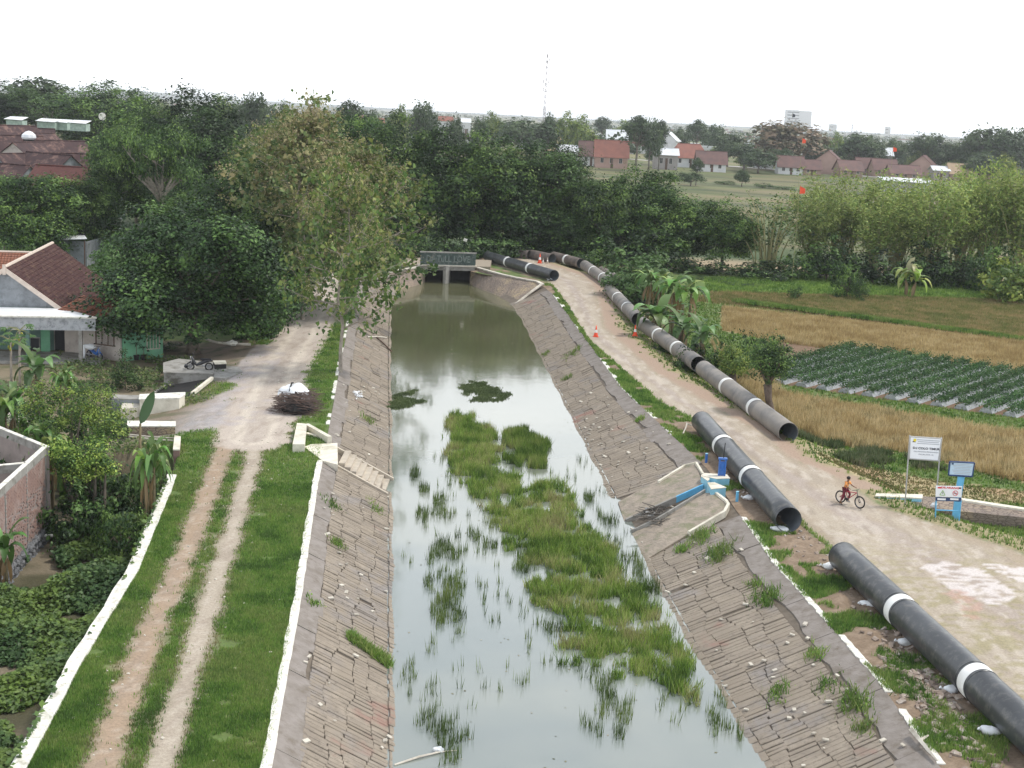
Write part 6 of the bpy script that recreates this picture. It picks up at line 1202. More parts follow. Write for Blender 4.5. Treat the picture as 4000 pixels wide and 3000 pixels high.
def chair(px,py,rz,label_):
    p=G(px,py,-1.4); root=empty('plastic_chair',p,label_,'chair'); f=lambda x,y,z: p+Vector((x*math.cos(rz)-y*math.sin(rz),x*math.sin(rz)+y*math.cos(rz),z))
    for x in(-.22,.22):
        for y in(-.2,.22): mb=MB(); mb.tube([f(x*1.1,y*1.1,0),f(x,y,.42)],.022,6); mb.build('leg',m_sheet,root)
    mb=MB(); mb.box(f(0,0,.43),(.48,.46,.03),rot=(0,0,rz)); mb.build('seat',m_sheet,root); mb=MB(); mb.box(f(0,.23,.68),(.46,.03,.48),rot=(.15,0,rz)); mb.build('backrest',m_sheet,root)
chair(268,1500,2.6,'white plastic chair among banana leaves before the porch')

c=G(545,1650,-.4); c0=ATY(548,1655,61); root=empty('banana_plant',(c0.x,61,-1.9),'single tall dark banana leaf standing upright at the driveway mouth','banana plant'); t=ATY(602,1528,61); mb=MB(); b0=Vector((c0.x-.1,61,-1.9)); mb.tube([b0,b0.lerp(c0,.6),c0],[.12,.09,.05],8); mb.build('stem',m_bstem,root,smooth=True)
d_=t-c0; L_=d_.length; n=9; V=[];K=[]
for k in range(n+1):
    q=k/n; w_=.28*math.sin(min(1,q*1.03)*math.pi)**.5 if 0<q<1 else .02; p=c0+d_*q; s1=Vector((.85,-.3,-.35)).normalized(); V+=[p+s1*w_,p+Vector((0,.06,0)),p-s1*w_]; K+=[(.04,.085,.03)]*3
F=[(k*3+j,k*3+j+1,k*3+j+4,k*3+j+3) for k in range(n) for j in (0,1)]; npmesh('leaves',np.array([tuple(v) for v in V])-np.array([c0.x,61,-1.9]),np.array(F),m_banana,root,col=np.array(K))
for px,Y,tp,wd,k,z,l,cc in [(420,60,1800,220,'bush2',-1.9,'dark shrub between the feathery tree and the white wall','bush'),(560,60,1760,170,'bush1',-1.9,'shrub under the drooping banana leaves','shrub'),(300,57,1880,240,'bush2',-1.9,'dark shrub at the foot of the brick enclosure corner','bush'),(480,55,1920,200,'bush1',-1.9,'leafy shrub in the middle of the low garden','shrub'),(420,72,1600,260,'bush0',-1.5,'leafy bush below the driveway edge','bush'),(640,100,1330,120,'bush1',-.9,'shrub beside the barred window of the green house','shrub'),(100,75,1560,220,'bush2',-1.6,'dark garden bush at the left edge above the enclosure','bush'),(30,60,1700,200,'bush1',-1.9,'shrub growing inside the brick enclosure','shrub'),(350,86,1480,140,'bush1',-1.2,'small yellowish bush in the yard','shrub'),(660,92,1430,90,'bush1',-.9,'tiny weed bush beside the ditch slab','shrub'),(850,88,1430,60,'bush1',-.7,'weed clump in front of the grey ramp','weed')]:
    place(k,px,Y,tp,wd,z,l,cc)
n=26000; y=RNG.uniform(66.5,96,n); x=-17.2-RNG.random(n)*16; pa=vnoise(x,y,.4,3); k=(pa>.52)&(dpoly(x,y,BRANCH)>3.4)&(dpoly(x,y,TRK_C)>2.8)&~inpoly(x,y,YARD)&((x<-22)|(y<80)); x,y=x[k],y[k]
C=np.stack([x,y,zleft(x,y)+RNG.uniform(.05,.5,len(x))],1); V,F=leafquads(C,unit(RNG.normal(size=C.shape)*.5+np.array([0,0,.8])),.2,.7); npmesh('yard_weeds',V,F,m_leaf,col=leafcol(len(C),[(.05,.09,.03),(.10,.16,.05),(.20,.22,.08)]),kind='stuff',label='low weeds growing in patches over the house yard')
# ------------------------------------------------------------------ cyclist and bicycle
m_skin=mat('brown skin',(.22,.12,.075),(.19,.10,.06),rough=.55,scale=6,bmp=0); m_shirt=mat('orange yellow shirt',(.80,.36,.10),(.72,.27,.10),rough=.8,scale=5,bmp=.2); m_trs=mat('maroon trousers',(.16,.025,.04),(.11,.02,.03),rough=.85,scale=5,bmp=.2); m_hair=mat('black hair',(.012,.01,.01),(.02,.016,.014),rough=.6,bmp=.2); m_redf=mat('red frame paint',(.40,.03,.05),(.34,.02,.04),rough=.3,bmp=0,spec=.5)
a=G(3281,1964,0); b_=G(3356,1987,0); az=math.atan2(b_.y-a.y,b_.x-a.x); wb=(b_-a).length; print('wheelbase',wb,math.degrees(az))
RB_=Matrix.Rotation(az,3,'Z'); Lc=lambda x,y,z: a+RB_@Vector((x,y,z)); Rw=.30
bike=empty('bicycle',a,'red framed bicycle with fat black tyres on the dirt road','bicycle'); sdv=RB_@Vector((0,1,0))
for x in (0,wb):
    mb=MB(); torus(mb,Lc(x,0,Rw+.02),Rw-.02,.032,sdv,36,8); ty=mb.build('tyre',m_tyre,bike,smooth=True); mb=MB(); torus(mb,Lc(x,0,Rw+.02),Rw-.055,.010,sdv,32,5); mb.build('rim',m_steel,ty); mb=MB()
    for k in range(14): u=k*math.pi/7; mb.cyl(Lc(x,.015*(-1)**k,Rw+.02),Lc(x+math.cos(u)*(Rw-.055),0,Rw+.02+math.sin(u)*(Rw-.055)),.0025,n=3,cap=False)
    mb.build('spokes',m_steel,ty,kind='stuff'); mb=MB(); mb.cyl(Lc(x,-.04,Rw+.02),Lc(x,.04,Rw+.02),.03,n=10); mb.build('hub',m_black,ty)
bb=(.42,0,.30); hd=(wb-.22,0,.74); st=(.30,0,.66); mb=MB()
for p,q in ((bb,hd),(bb,st),(st,hd)): mb.cyl(Lc(*p),Lc(*q),.022,n=8)
for s in(-.05,.05): mb.cyl(Lc(*bb),Lc(0,s,Rw+.02),.012,n=6); mb.cyl(Lc(*st),Lc(0,s,Rw+.02),.011,n=6)
mb.build('frame',m_redf,bike)
for s in(-.05,.05): mb=MB(); mb.cyl(Lc(wb,s,Rw+.02),Lc(wb-.17,s,.62),.016,n=8); mb.build('fork_leg',m_black,bike)
mb=MB(); mb.cyl(Lc(wb-.16,0,.60),Lc(wb-.235,0,.88),.018,n=8); mb.build('stem',m_black,bike)
mb=MB(); mb.tube([Lc(wb-.30,-.30,.90),Lc(wb-.23,-.12,.88),Lc(wb-.23,.12,.88),Lc(wb-.30,.30,.90)],.013,8); mb.build('handlebar',m_black,bike)
mb=MB(); mb.blob(Lc(.24,0,.74),(.27,.15,.07),1,.02); mb.build('saddle',m_black,bike,smooth=True)
mb=MB(); mb.cyl(Lc(.42,-.055,.30),Lc(.42,-.045,.30),.085,n=20); mb.build('chainring',m_black,bike)
for s,aa in((-1,.6),(1,3.74)): mb=MB(); e=Lc(.42+.15*math.cos(aa),s*.09,.30+.15*math.sin(aa)); mb.cyl(Lc(.42,s*.06,.30),e,.012,n=6); mb.box(e+RB_@Vector((0,s*.04,0)),(.09,.08,.02),rot=(0,0,az)); mb.build('pedal_crank',m_black,bike)
kid=empty('person',Lc(.2,-.2,0),'boy in an orange yellow shirt and maroon trousers astride the red bicycle','person')
def skinmesh(name,V,E,Rr,mt,parent,sub=1,rootv=0):
    me=bpy.data.meshes.new(name); off=WLOC[kid]; me.from_pydata([tuple(Vector(v)-off) for v in V],E,[]); o=bpy.data.objects.new(name,me); COL.objects.link(o); md=o.modifiers.new('s','SKIN'); sv=me.skin_vertices[0].data
    for i,r in enumerate(Rr): sv[i].radius=(r,r) if not hasattr(r,'__len__') else r; sv[i].use_root=(i==rootv)
    md.use_smooth_shade=True; s=o.modifiers.new('u','SUBSURF'); s.levels=sub; s.render_levels=sub
    dg=bpy.context.evaluated_depsgraph_get(); m2=bpy.data.meshes.new_from_object(o.evaluated_get(dg)); bpy.data.objects.remove(o); m2.materials.clear(); m2.materials.append(mt)
    for p in m2.polygons: p.use_smooth=True
    o2=bpy.data.objects.new(name,m2); COL.objects.link(o2); o2.parent=parent; return o2
J=dict(pel=(.24,0,.80),wst=(.26,0,.93),chs=(.31,0,1.08),nck=(.34,0,1.185),hd0=(.355,0,1.24),hd1=(.37,0,1.33),hd2=(.365,0,1.41),
 shR=(.33,-.135,1.145),elR=(.42,-.20,.97),wrR=(.585,-.22,.925),haR=(.655,-.225,.915),shL=(.33,.135,1.145),elL=(.44,.20,.98),wrL=(.60,.22,.93),haL=(.67,.225,.915),
 hpR=(.24,-.075,.77),knR=(.27,-.14,.43),anR=(.14,-.19,.10),toR=(.27,-.20,.03),heR=(.10,-.19,.035),hpL=(.24,.075,.77),knL=(.47,.10,.56),anL=(.36,.11,.24),toL=(.47,.115,.18),heL=(.31,.11,.19))
RR_=dict(pel=.095,wst=(.085,.07),chs=(.115,.08),nck=.042,hd0=.055,hd1=(.078,.085),hd2=.05,shR=.048,elR=.034,wrR=.024,haR=(.032,.014),shL=.048,elL=.034,wrL=.024,haL=(.032,.014),hpR=.075,knR=.05,anR=.032,toR=.025,heR=.03,hpL=.075,knL=.05,anL=.032,toL=.025,heL=.03)
ks=list(J); id_={k:i for i,k in enumerate(ks)}; V=[Lc(*J[k]) for k in ks]; Rl=[RR_[k] for k in ks]
E=[('pel','wst'),('wst','chs'),('chs','nck'),('nck','hd0'),('hd0','hd1'),('hd1','hd2'),('chs','shR'),('shR','elR'),('elR','wrR'),('wrR','haR'),('chs','shL'),('shL','elL'),('elL','wrL'),('wrL','haL'),('pel','hpR'),('hpR','knR'),('knR','anR'),('anR','toR'),('anR','heR'),('pel','hpL'),('hpL','knL'),('knL','anL'),('anL','toL'),('anL','heL')]
E=[(id_[p],id_[q]) for p,q in E]
for s,h in ((-1,'haR'),(1,'haL')):          # five separate bent fingers closing on the grip
    hx,hy,hz=J[h]
    for k,(dy,ln) in enumerate([(-.024,.040),(-.009,.047),(.007,.045),(.022,.036)]):
        i=len(V); V+=[Lc(hx+.022,hy+dy,hz+.006),Lc(hx+.022+ln*.55,hy+dy,hz-.004),Lc(hx+.022+ln*.5,hy+dy,hz-.030)]; Rl+=[.0085,.0078,.0068]; E+=[(id_[h],i),(i,i+1),(i+1,i+2)]
    i=len(V); V+=[Lc(hx-.004,hy-s*.035,hz-.006),Lc(hx+.02,hy-s*.042,hz-.024)]; Rl+=[.009,.0075]; E+=[(id_[h],i),(i,i+1)]
skinmesh('body',V,E,Rl,m_skin,kid,1)
def sub(names,rads,nm,mt,edges): V=[Lc(*J[k]) if isinstance(k,str) else Lc(*k) for k in names]; return skinmesh(nm,V,edges,rads,mt,kid,1)
mid=lambda p,q,t: tuple(J[p][i]*(1-t)+J[q][i]*t for i in range(3))
sub([(.235,0,.79),'wst','chs',(.33,0,1.15),'shR',mid('shR','elR',.75),'shL',mid('shL','elL',.75)],[(.12,.11),(.11,.095),(.135,.10),(.07,.06),.062,.052,.062,.052],'shirt',m_shirt,[(0,1),(1,2),(2,3),(2,4),(4,5),(2,6),(6,7)])
sub([(.24,0,.79),'hpR','knR',mid('knR','anR',.75),'hpL','knL',mid('knL','anL',.7)],[.112,.092,.066,.055,.092,.066,.055],'trousers',m_trs,[(0,1),(1,2),(2,3),(0,4),(4,5),(5,6)])
mb=MB(); hc=Lc(.358,0,1.365); mb.blob(hc,(.20,.185,.17),2,.03,14,9); mb.build('hair',m_hair,kid,smooth=True)
mb=MB(); mb.blob(Lc(.452,0,1.30),(.035,.03,.045),1,.0,8,6); fc=mb.build('nose',m_skin,kid,smooth=True)
for s in(-1,1): mb=MB(); mb.blob(Lc(.440,s*.033,1.325),(.012,.024,.012),1,0); mb.build('eye',m_hair,kid); mb=MB(); mb.blob(Lc(.365,s*.082,1.31),(.035,.02,.055),1,.05); mb.build('ear',m_skin,kid,smooth=True)
mb=MB(); mb.blob(Lc(.440,0,1.262),(.012,.045,.012),1,0); mb.build('mouth',m_trs,kid)
for nm in (('anR','toR','heR'),('anL','toL','heL')):
    c=(Vector(J[nm[1]])+Vector(J[nm[2]]))/2; mb=MB(); mb.box(Lc(c.x,c.y,c.z-.035),(.22,.085,.02),rot=(0,0,az)); mb.build('sandal',m_black,kid)
# ------------------------------------------------------------------ road cones
m_orange=mat('orange red cone plastic',(.85,.10,.04),(.75,.08,.03),rough=.5,bmp=0)
def cone(px,py,label_,h=.75,mt=None,z=0):
    p=G(px,py,z); root=empty('traffic_cone',p,label_,'traffic cone','traffic cones on the dirt road'); mb=MB(); mb.box(p+Vector((0,0,.02)),(.36*h/.75,.36*h/.75,.04)); mb.build('base',mt or m_orange,root); k=h/.75; mb=MB(); mb.lathe(p,[(.15*k,.04*k),(.10*k,.28*k)],14); mb.lathe(p,[(.065*k,.47*k),(.02*k,.75*k),(0,.75*k)],14); mb.build('cone_body',mt or m_orange,root,smooth=True); mb=MB(); mb.lathe(p,[(.101*k,.28*k),(.066*k,.47*k)],14); mb.build('white_sleeve',m_band,root,smooth=True)
cone(2327,1315,'orange cone on the grass edge of the road on the canal side',.95); cone(2480,1312,'orange cone in front of the gap between two grey pipes',.95)
cone(2108,1028,'bright orange far cone in front of the short brown pipe',1.2); cone(2121,1030,'pale far cone just right of the orange far cone',.7,m_step); cone(2138,1029,'pale far cone in front of the unbanded brown pipe',.75,m_step)
# ------------------------------------------------------------------ sandbags under the pipes
def bag(px,py,label_,s=.55,seed=0,z=0.0):
    p=G(px,py,z+.12); root=empty('sandbag',p-Vector((0,0,.12)),label_,'sandbag','white sandbags wedged under the black pipes'); mb=MB(); mb.blob(p,(s,s*.62,.3),seed,.14,12,7,random.Random(seed).uniform(-.6,.6)); mb.build('sack',m_sheet,root,smooth=True); mb=MB(); q=p+Vector((-s*.5,0,.02)); mb.tube([q,q+Vector((-.07,0,.05))],[.03,.055],6); mb.build('tied_neck',m_sheet,root)
for i,(px,py,l) in enumerate([(3238,2212,'white sandbag at the far end of the nearest pipe'),(3390,2362,'white sandbag just before the first white sleeve of the nearest pipe'),(3535,2508,'white sandbag midway between the two sleeves of the nearest pipe'),(3715,2693,'crumpled white sandbag just before the second sleeve of the nearest pipe'),(3868,2855,'white sandbag under the nearest pipe at the bottom right corner'),(3048,2067,'flat white sandbag at the open mouth of the pipe by the cyclist'),(2925,1945,'white sandbag beside the sluice gate pipe near the light blue post'),(2147,1091,'small white bag under the mouth of the far black pipe')]): bag(px,py,l,.6 if i!=5 else .75,i+3)
# pale root and wooden scraps, red cloth, stones
p=G(2690,1690,.15); r_=empty('driftwood',p,'pale forked dead branch on the soil beside the far end of the sluice pipe','branch'); mb=MB(); mb.tube([G(2668,1694,.1),G(2680,1668,.3),G(2683,1655,.35),G(2710,1664,.25)],[.05,.045,.05,.03],6); mb.build('branch',m_paleconc,r_); mb=MB(); mb.tube([G(2683,1655,.35),G(2680,1648,.45)],[.04,.02],5); mb.build('stub',m_paleconc,r_)
mb=MB(); rr=random.Random(77)
for i in range(520):
    px=rr.gauss(3640,110); py=2480+(px-3400)*1.02+rr.gauss(0,75); p=G(px,py,0)
    if not (float(xrt(p.y))+.1<p.x<float(xrl(p.y))-.1): continue
    s=rr.uniform(.05,.2); mb.box((p.x,p.y,float(zright(p.x,p.y))+s*.2),(s*1.5,s,s*.5),rot=(rr.uniform(-.5,.5),rr.uniform(-.5,.5),rr.uniform(0,3)))
for i in range(160):
    y=rr.uniform(40,70); x=float(xrl(y))-rr.uniform(.1,1.5); s=rr.uniform(.04,.13); mb.box((x,y,float(zright(x,y))+s*.2),(s*1.4,s,s*.6),rot=(rr.uniform(-.5,.5),rr.uniform(-.5,.5),rr.uniform(0,3)))
mb.build('rubble',mat('mixed rubble stones',(.30,.24,.195),(.21,.16,.13),scale=1.2,bmp=.4,stain=(.48,.44,.40),stain_scale=3),None,kind='stuff',label='broken stones and brick rubble on the soil beside the nearest pipe')
mb=MB()
for i in range(240):
    y=rr.uniform(34,100); x=float(xgw(min(y,62)))+rr.uniform(.5,float(xlt(y))-float(xgw(min(y,62)))-.5); s=rr.uniform(.03,.09); mb.box((x,y,float(zleft(x,y))+.01),(s*1.3,s,s*.6),rot=(rr.uniform(-.5,.5),0,rr.uniform(0,3)))
mb.build('track_pebbles',m_paleconc,None,kind='stuff',label='pale pebbles and litter scattered along the left track')
for side,n_ in ((-1,60),(1,110)):
    mb=MB()
    for i in range(n_):
        y=rr.uniform(34,90); t=rr.uniform(.1,.95); c=slopeP(side,y,t,.07); s=rr.uniform(.05,.16); mb.box(c,(s*1.5,s,s*.4),rot=(rr.uniform(-.3,.3),rr.uniform(-.3,.3),rr.uniform(0,3)))
    mb.build('loose_stones',m_paleconc,None,kind='stuff',label='loose pale stones lying on the %s lining'%('left' if side<0 else 'right'))
for k,(px,py) in enumerate([(3290,2800),(3070,2520),(3740,2900)]): pass
A_=G(3735,2860,.1);B_=G(3668,2995,.1) if False else G(3668,2850,.1)
r_=empty('plank',G(3600,2900,.1),'pale broken plank lying down the bank near the bottom right corner','plank'); mb=MB(); P0=G(3560,2850,.15);P1_=G(3660,2970,.12); mb.tube([P0,P0.lerp(P1_,.5),P1_],[.09,.07,.03],4); mb.build('board',m_paleconc,r_); mb=MB(); mb.tube([P0.lerp(P1_,.35),P0.lerp(P1_,.35)+Vector((.35,.35,0))],[.07,.03],4); mb.build('splinter',m_paleconc,r_)
# pole on the water, plank and litter at the left edge
r_=empty('floating_branch',G(1640,2960,WZ),'long thin grey branch floating at the bottom of the canal','branch'); mb=MB(); mb.tube([G(1540,2988,WZ+.02),G(1640,2955,WZ+.05),G(1720,2937,WZ+.04),G(1790,2930,WZ+.02)],[.03,.04,.03,.015],5); mb.build('stem',m_paleconc,r_); mb=MB(); mb.tube([G(1700,2940,WZ+.04),G(1712,2925,WZ+.12)],[.02,.01],4); mb.build('twig',m_paleconc,r_)
r_=empty('plastic_bag',G(1712,2928,WZ+.05),'white plastic bag caught on the floating branch','bag'); mb=MB(); mb.blob(G(1712,2928,WZ+.08),(.36,.22,.16),5,.3); mb.build('bag',m_sheet,r_)
for (A1,B1,l) in [((1432,1320,),(1510,1324,),'pale pole lying across the top of the far left lining'),((1468,1322),(1535,1378),'dark pole leaning from the left lining into the water')]:
    y_,t_=locate(-1,*A1); a1=slopeP(-1,y_,t_,.1); y_,t_=locate(-1,*B1); b1=slopeP(-1,y_,min(t_,1),.12); r_=empty('wooden_pole',a1,l,'pole'); mb=MB(); mb.tube([a1,a1.lerp(b1,.5)+Vector((0,0,.05)),b1],.06,6); mb.build('pole',m_paleconc if 'pale' in l else m_wood,r_); mb=MB(); mb.cyl(b1,b1+(b1-a1).normalized()*.25,.05,.02,6); mb.build('tip',m_wood,r_)
y_,t_=locate(-1,1395,1545); r_=empty('litter_heap',slopeP(-1,y_,t_,.1),'small heap of pale rubbish on the left lining above the stairs','rubbish heap'); mb=MB()
for i in range(40): c=slopeP(-1,y_+rr.gauss(0,.6),t_+rr.gauss(0,.05),.08); s=rr.uniform(.06,.16); mb.box(c,(s*1.4,s,s*.4),rot=(rr.random(),rr.random(),rr.random()*3))
mb.build('scraps',m_sheet,r_,kind='stuff')
n=700; x=RNG.uniform(-6,9,n); y=RNG.uniform(36,125,n); k=(x>xlw(y)+.1)&(x<xrw(y)-.1)&(vnoise(x,y*.5,.5,3)>.5); x,y=x[k],y[k]; V,F=leafquads(np.stack([x,y,np.full(len(x),WZ+.008)],1),np.tile([[0,0,1.0]],(len(x),1)),.11,.7,0); npmesh('floating_leaves',V,F,m_leaf,col=leafcol(len(x),[(.06,.07,.03),(.22,.20,.12),(.40,.37,.30)]),kind='stuff',label='small leaves and scum floating on the canal water')
# ------------------------------------------------------------------ sign boards
m_signw=mat('white sign face',(.78,.80,.84),(.74,.76,.80),rough=.4,bmp=0); m_ink=mat('dark sign lettering',(.05,.055,.07),(.05,.055,.07),bmp=0); m_grey=mat('grey sign lettering',(.40,.42,.46),(.40,.42,.46),bmp=0); m_yel=mat('yellow logo',(.75,.62,.06),(.75,.62,.06),bmp=0); m_navy=mat('navy frame paint',(.03,.06,.16),(.03,.05,.12),rough=.4,bmp=0); m_redi=mat('red sign print',(.62,.05,.06),(.62,.05,.06),bmp=0); m_post=mat('galvanised post',(.42,.42,.42),(.34,.34,.33),rough=.5,bmp=.05); m_grn=mat('green warning triangle',(.22,.42,.10),(.22,.42,.10),bmp=0)
def board(root,tl,tr,br,bl,Y,mt,frame=None,th=.04,nm='board'):
    P=[ATY(*q,Y) for q in (bl,br,tr,tl)]; mb=MB(); k=Vector((0,th,0)); mb.hexa([P[0],P[1],P[1]+k,P[0]+k],[P[3],P[2],P[2]+k,P[3]+k]); o=mb.build(nm,mt,root)
    if frame:
        for q0,q1 in zip(P,P[1:]+P[:1]): m1=MB(); m1.tube([q0+Vector((0,-.0,0)),q1+Vector((0,-.0,0))],.035,4); m1.build('frame_rail',frame,root)
    return P
Y1=63.5; b0=G(3540,1974,-.15); root=empty('notice_board',b0,'tall white notice board on two thin posts lettered D.I COLO TIMUR','sign')
P=board(root,(3555,1705),(3679,1713),(3666,1800),(3552,1792),Y1,m_signw,m_post); bl,br,tr,tl=P; ang=math.atan2(tr.z-tl.z,tr.x-tl.x)
for px,py in ((3553,3541),(3672,3657)): pass
for t0,bx in ((tl,3539),(tr,3656)): g0=ATY(bx,1974 if bx<3600 else 1983,Y1); mb=MB(); mb.cyl((g0.x,Y1+.06,-.9),(t0.x,Y1+.06,t0.z+.05),.035,n=8); mb.build('post',m_post,root)
w_=(tr-tl).length; uL=(tr-tl).normalized(); dn=(bl-tl).normalized(); cen=lambda u,v: tl+uL*(w_*u)+dn*((bl-tl).length*v)+Vector((0,-.012,0))
def stext(s,u,v,size,mt,sx=1.0,bold=0): return text(s,'lettering',cen(u,v),size,0,mt,root,bold=bold,sx=sx)
for o in [stext('D.I COLO TIMUR',.52,.50,.155,m_ink,1.12,.004),stext('KELURAHAN PERBANDEN',.52,.65,.095,m_grey,1.1,.001),stext('PALUR (TDR.14)',.52,.77,.095,m_grey,1.1,.001)]: o.rotation_euler=(math.pi/2,ang*-1 if False else 0,0); o.rotation_euler=Euler((math.pi/2,0,0)).to_matrix().to_euler(); o.rotation_euler=(Matrix.Rotation(-ang,3,'Y')@Euler((math.pi/2,0,0)).to_matrix()).to_euler()
for v,w1 in ((.12,.72),(.2,.66),(.28,.70)): mb=MB(); mb.box(cen(.58,v),(w_*w1,.008,.035),rot=(0,-ang,0)); mb.build('print_line',m_grey,root)
mb=MB(); c=cen(.13,.18); mb.add([c+Vector((-.09,0,-.07)),c+Vector((.09,0,-.07)),c+Vector((.03,0,.10))],[(0,1,2)]); mb.build('emblem',m_ink,root); mb=MB(); mb.cyl(c+Vector((.03,-.006,.04)),c+Vector((.03,-.01,.04)),.075,n=14); mb.build('emblem',m_yel,root)
Y2=62.4; root=empty('information_board',G(3737,1990,-.2),'small blue framed information board on a broad light blue post','sign')
P=board(root,(3710,1803),(3806,1808),(3797,1862),(3706,1856),Y2,m_signw,None); 
for q0,q1 in zip(P,P[1:]+P[:1]): m1=MB(); m1.tube([q0,q1],.045,4); m1.build('frame_rail',m_navy,root)
bl,br,tr,tl=P; w_=(tr-tl).length; uL=(tr-tl).normalized(); dn=(bl-tl).normalized()
mb=MB(); mb.box(cen(.5,.5)+Vector((0,.0,0)),(w_*.94,.006,(bl-tl).length*.88),rot=(0,-math.atan2(uL.z,uL.x),0)); mb.build('pale_face',mat('pale blue notice',(.45,.58,.70),(.42,.55,.66),bmp=0),root)
for k in range(7): mb=MB(); mb.box(cen(.52,.14+k*.115)+Vector((0,-.008,0)),(w_*(.6+.25*((k*37)%10)/10),.006,.028),rot=(0,-math.atan2(uL.z,uL.x),0)); mb.build('print_line',m_grey,root)
mb=MB(); mb.box(cen(.12,.14)+Vector((0,-.012,0)),(.1,.006,.08)); mb.build('emblem',m_navy,root)
g0=ATY(3734,1992,Y2+.1); t0=ATY(3757,1862,Y2+.1); mb=MB(); f=lambda x,z,y=0: Vector((x,Y2+.08+y,z)); mb.hexa([f(g0.x-.14,-.9),f(g0.x+.14,-.9),f(g0.x+.14,-.9,.14),f(g0.x-.14,-.9,.14)],[f(t0.x-.16,t0.z+.1),f(t0.x+.14,t0.z+.1),f(t0.x+.14,t0.z+.1,.14),f(t0.x-.16,t0.z+.1,.14)]); mb.build('post',m_skyblue,root)
Y3=61.6; root=empty('warning_sign',G(3700,2012,-.2),'low white warning sign with triangle and prohibition ring on blue legs','sign')
P=board(root,(3656,1898),(3758,1900),(3756,1943),(3655,1940),Y3,m_signw,None); bl,br,tr,tl=P; w_=(tr-tl).length; uL=(tr-tl).normalized(); dn=(bl-tl).normalized(); hh=(bl-tl).length
mb=MB(); c=cen(.26,.64); r3=.13; T=[c+Vector((-r3,0,-.11)),c+Vector((r3,0,-.11)),c+Vector((0,0,.13))]
for q0,q1 in zip(T,T[1:]+T[:1]): mb.tube([q0,q1],.014,4)
mb.build('triangle',m_grn,root); mb=MB(); mb.box(c+Vector((0,-.004,-.0)),(.02,.006,.09)); mb.build('exclamation',m_ink,root)
mb=MB(); c=cen(.75,.64); torus(mb,c,.12,.013,(0,1,0),20,5); mb.tube([c+Vector((-.085,-.004,.085)),c+Vector((.085,-.004,-.085))],.012,4); mb.build('prohibition_ring',m_redi,root); mb=MB(); mb.tube([c+Vector((-.07,.002,0)),c+Vector((0,.002,-.03)),c+Vector((.07,.002,.0))],.012,4); mb.build('pictogram',m_ink,root)
text('DILARANG','lettering',cen(.54,.16),.13,0,m_redi,root,bold=.003,sx=1.35)
mb=MB(); mb.box(cen(.14,.16),(.17,.006,.07)); mb.build('header_block',m_redi,root); mb=MB(); mb.box(cen(.92,.16),(.12,.006,.07)); mb.build('header_block',m_ink,root)
P2_=board(root,(3655,1942),(3756,1945),(3754,1960),(3655,1956),Y3,m_navy,None,nm='dark_strip')
for px in (3678,3728): c=ATY(px,1950,Y3-.02); mb=MB(); mb.box(c,(.40,.01,.09)); mb.build('white_label',m_signw,root)
for px0,px1 in ((3657,3658),(3754,3750)):
    t0=ATY(px0,1955,Y3+.03); mb=MB(); g0=ATY(px1,2012,Y3+.03); mb.cyl((g0.x,Y3+.03,-.75),(t0.x,Y3+.03,t0.z),.035,n=6); mb.build('leg',m_skyblue,root)
c0=ATY(3657,1992,Y3+.03);c1=ATY(3752,1996,Y3+.03); mb=MB(); mb.cyl(c0,c1,.03,n=6); mb.build('crossbar',m_skyblue,root)
obox('drain_slab','light blue topped concrete drain slab left of the sign boards','slab',[(3420,1942),(3600,1950),(3602,1936),(3425,1932)],-.8,.05,m_ltblue,m_cream)
obox('drain_wall','white topped dark stone drain wall running to the right edge behind the signs','wall',[(3540,1975),(4080,2030),(4080,2000),(3755,1950),(3602,1938)],-.75,-.1,m_masonry)
A_=G(3755,1948,.0);B_=G(4080,1998,.0); r_=empty('drain_coping',A_,'white coping strip on the drain wall right of the sign boards','coping'); mb=MB(); mb.hexa([A_-Vector((0,.25,.1)),B_-Vector((0,.25,.1)),B_+Vector((0,.2,-.1)),A_+Vector((0,.2,-.1))],[A_-Vector((0,.25,0)),B_-Vector((0,.25,0)),B_+Vector((0,.2,0)),A_+Vector((0,.2,0))]); mb.build('coping',m_cream,r_); mb=MB(); mb.box((A_+B_)/2+Vector((0,-.2,-.2)),(.3,.1,.2)); mb.build('joint_block',m_conc,r_)
for px,py,l in ((3648,1975,'white plastic bag beside the left leg of the warning sign'),(3530,1975,'crumpled white litter at the foot of the tall notice board')): r_=empty('plastic_bag',G(px,py,-.1),l,'bag'); mb=MB(); mb.blob(G(px,py,-.05),(.4,.3,.3) if px>3600 else (.35,.2,.1),px,.3); mb.build('bag',m_sheet,r_)
# flags on bamboo poles
for px,py,Y,l in [(3133,745,165,'orange red flag above the left bamboo clumps'),(3140,552,420,'red flag in front of the big brownish far tree'),(3495,585,430,'red flag above the far village roofs'),(3100,452,700,'dark flag in front of the pale high rise block')]:
    c=ATY(px,py,Y); r_=empty('flag',(c.x,Y,-1.6),l,'flag','flags on poles'); k=(Y/165)**.55; mb=MB(); mb.cyl((c.x-.25*k,Y,-1.6),(c.x-.3*k,Y,c.z+.7*k),.03*k**.6,n=5); mb.build('pole',m_culm,r_); mb=MB(); n=6; top=[Vector((c.x-.28*k+i*.13*k,Y+.08*k*math.sin(i),c.z+.55*k-.06*k*i)) for i in range(n)]; bot=[v-Vector((.03*k*0,0,(.95-.08*i)*k)) for i,v in enumerate(top)]; mb.strip(bot,top); mb.build('cloth',m_orange if Y<600 else m_ink,r_)
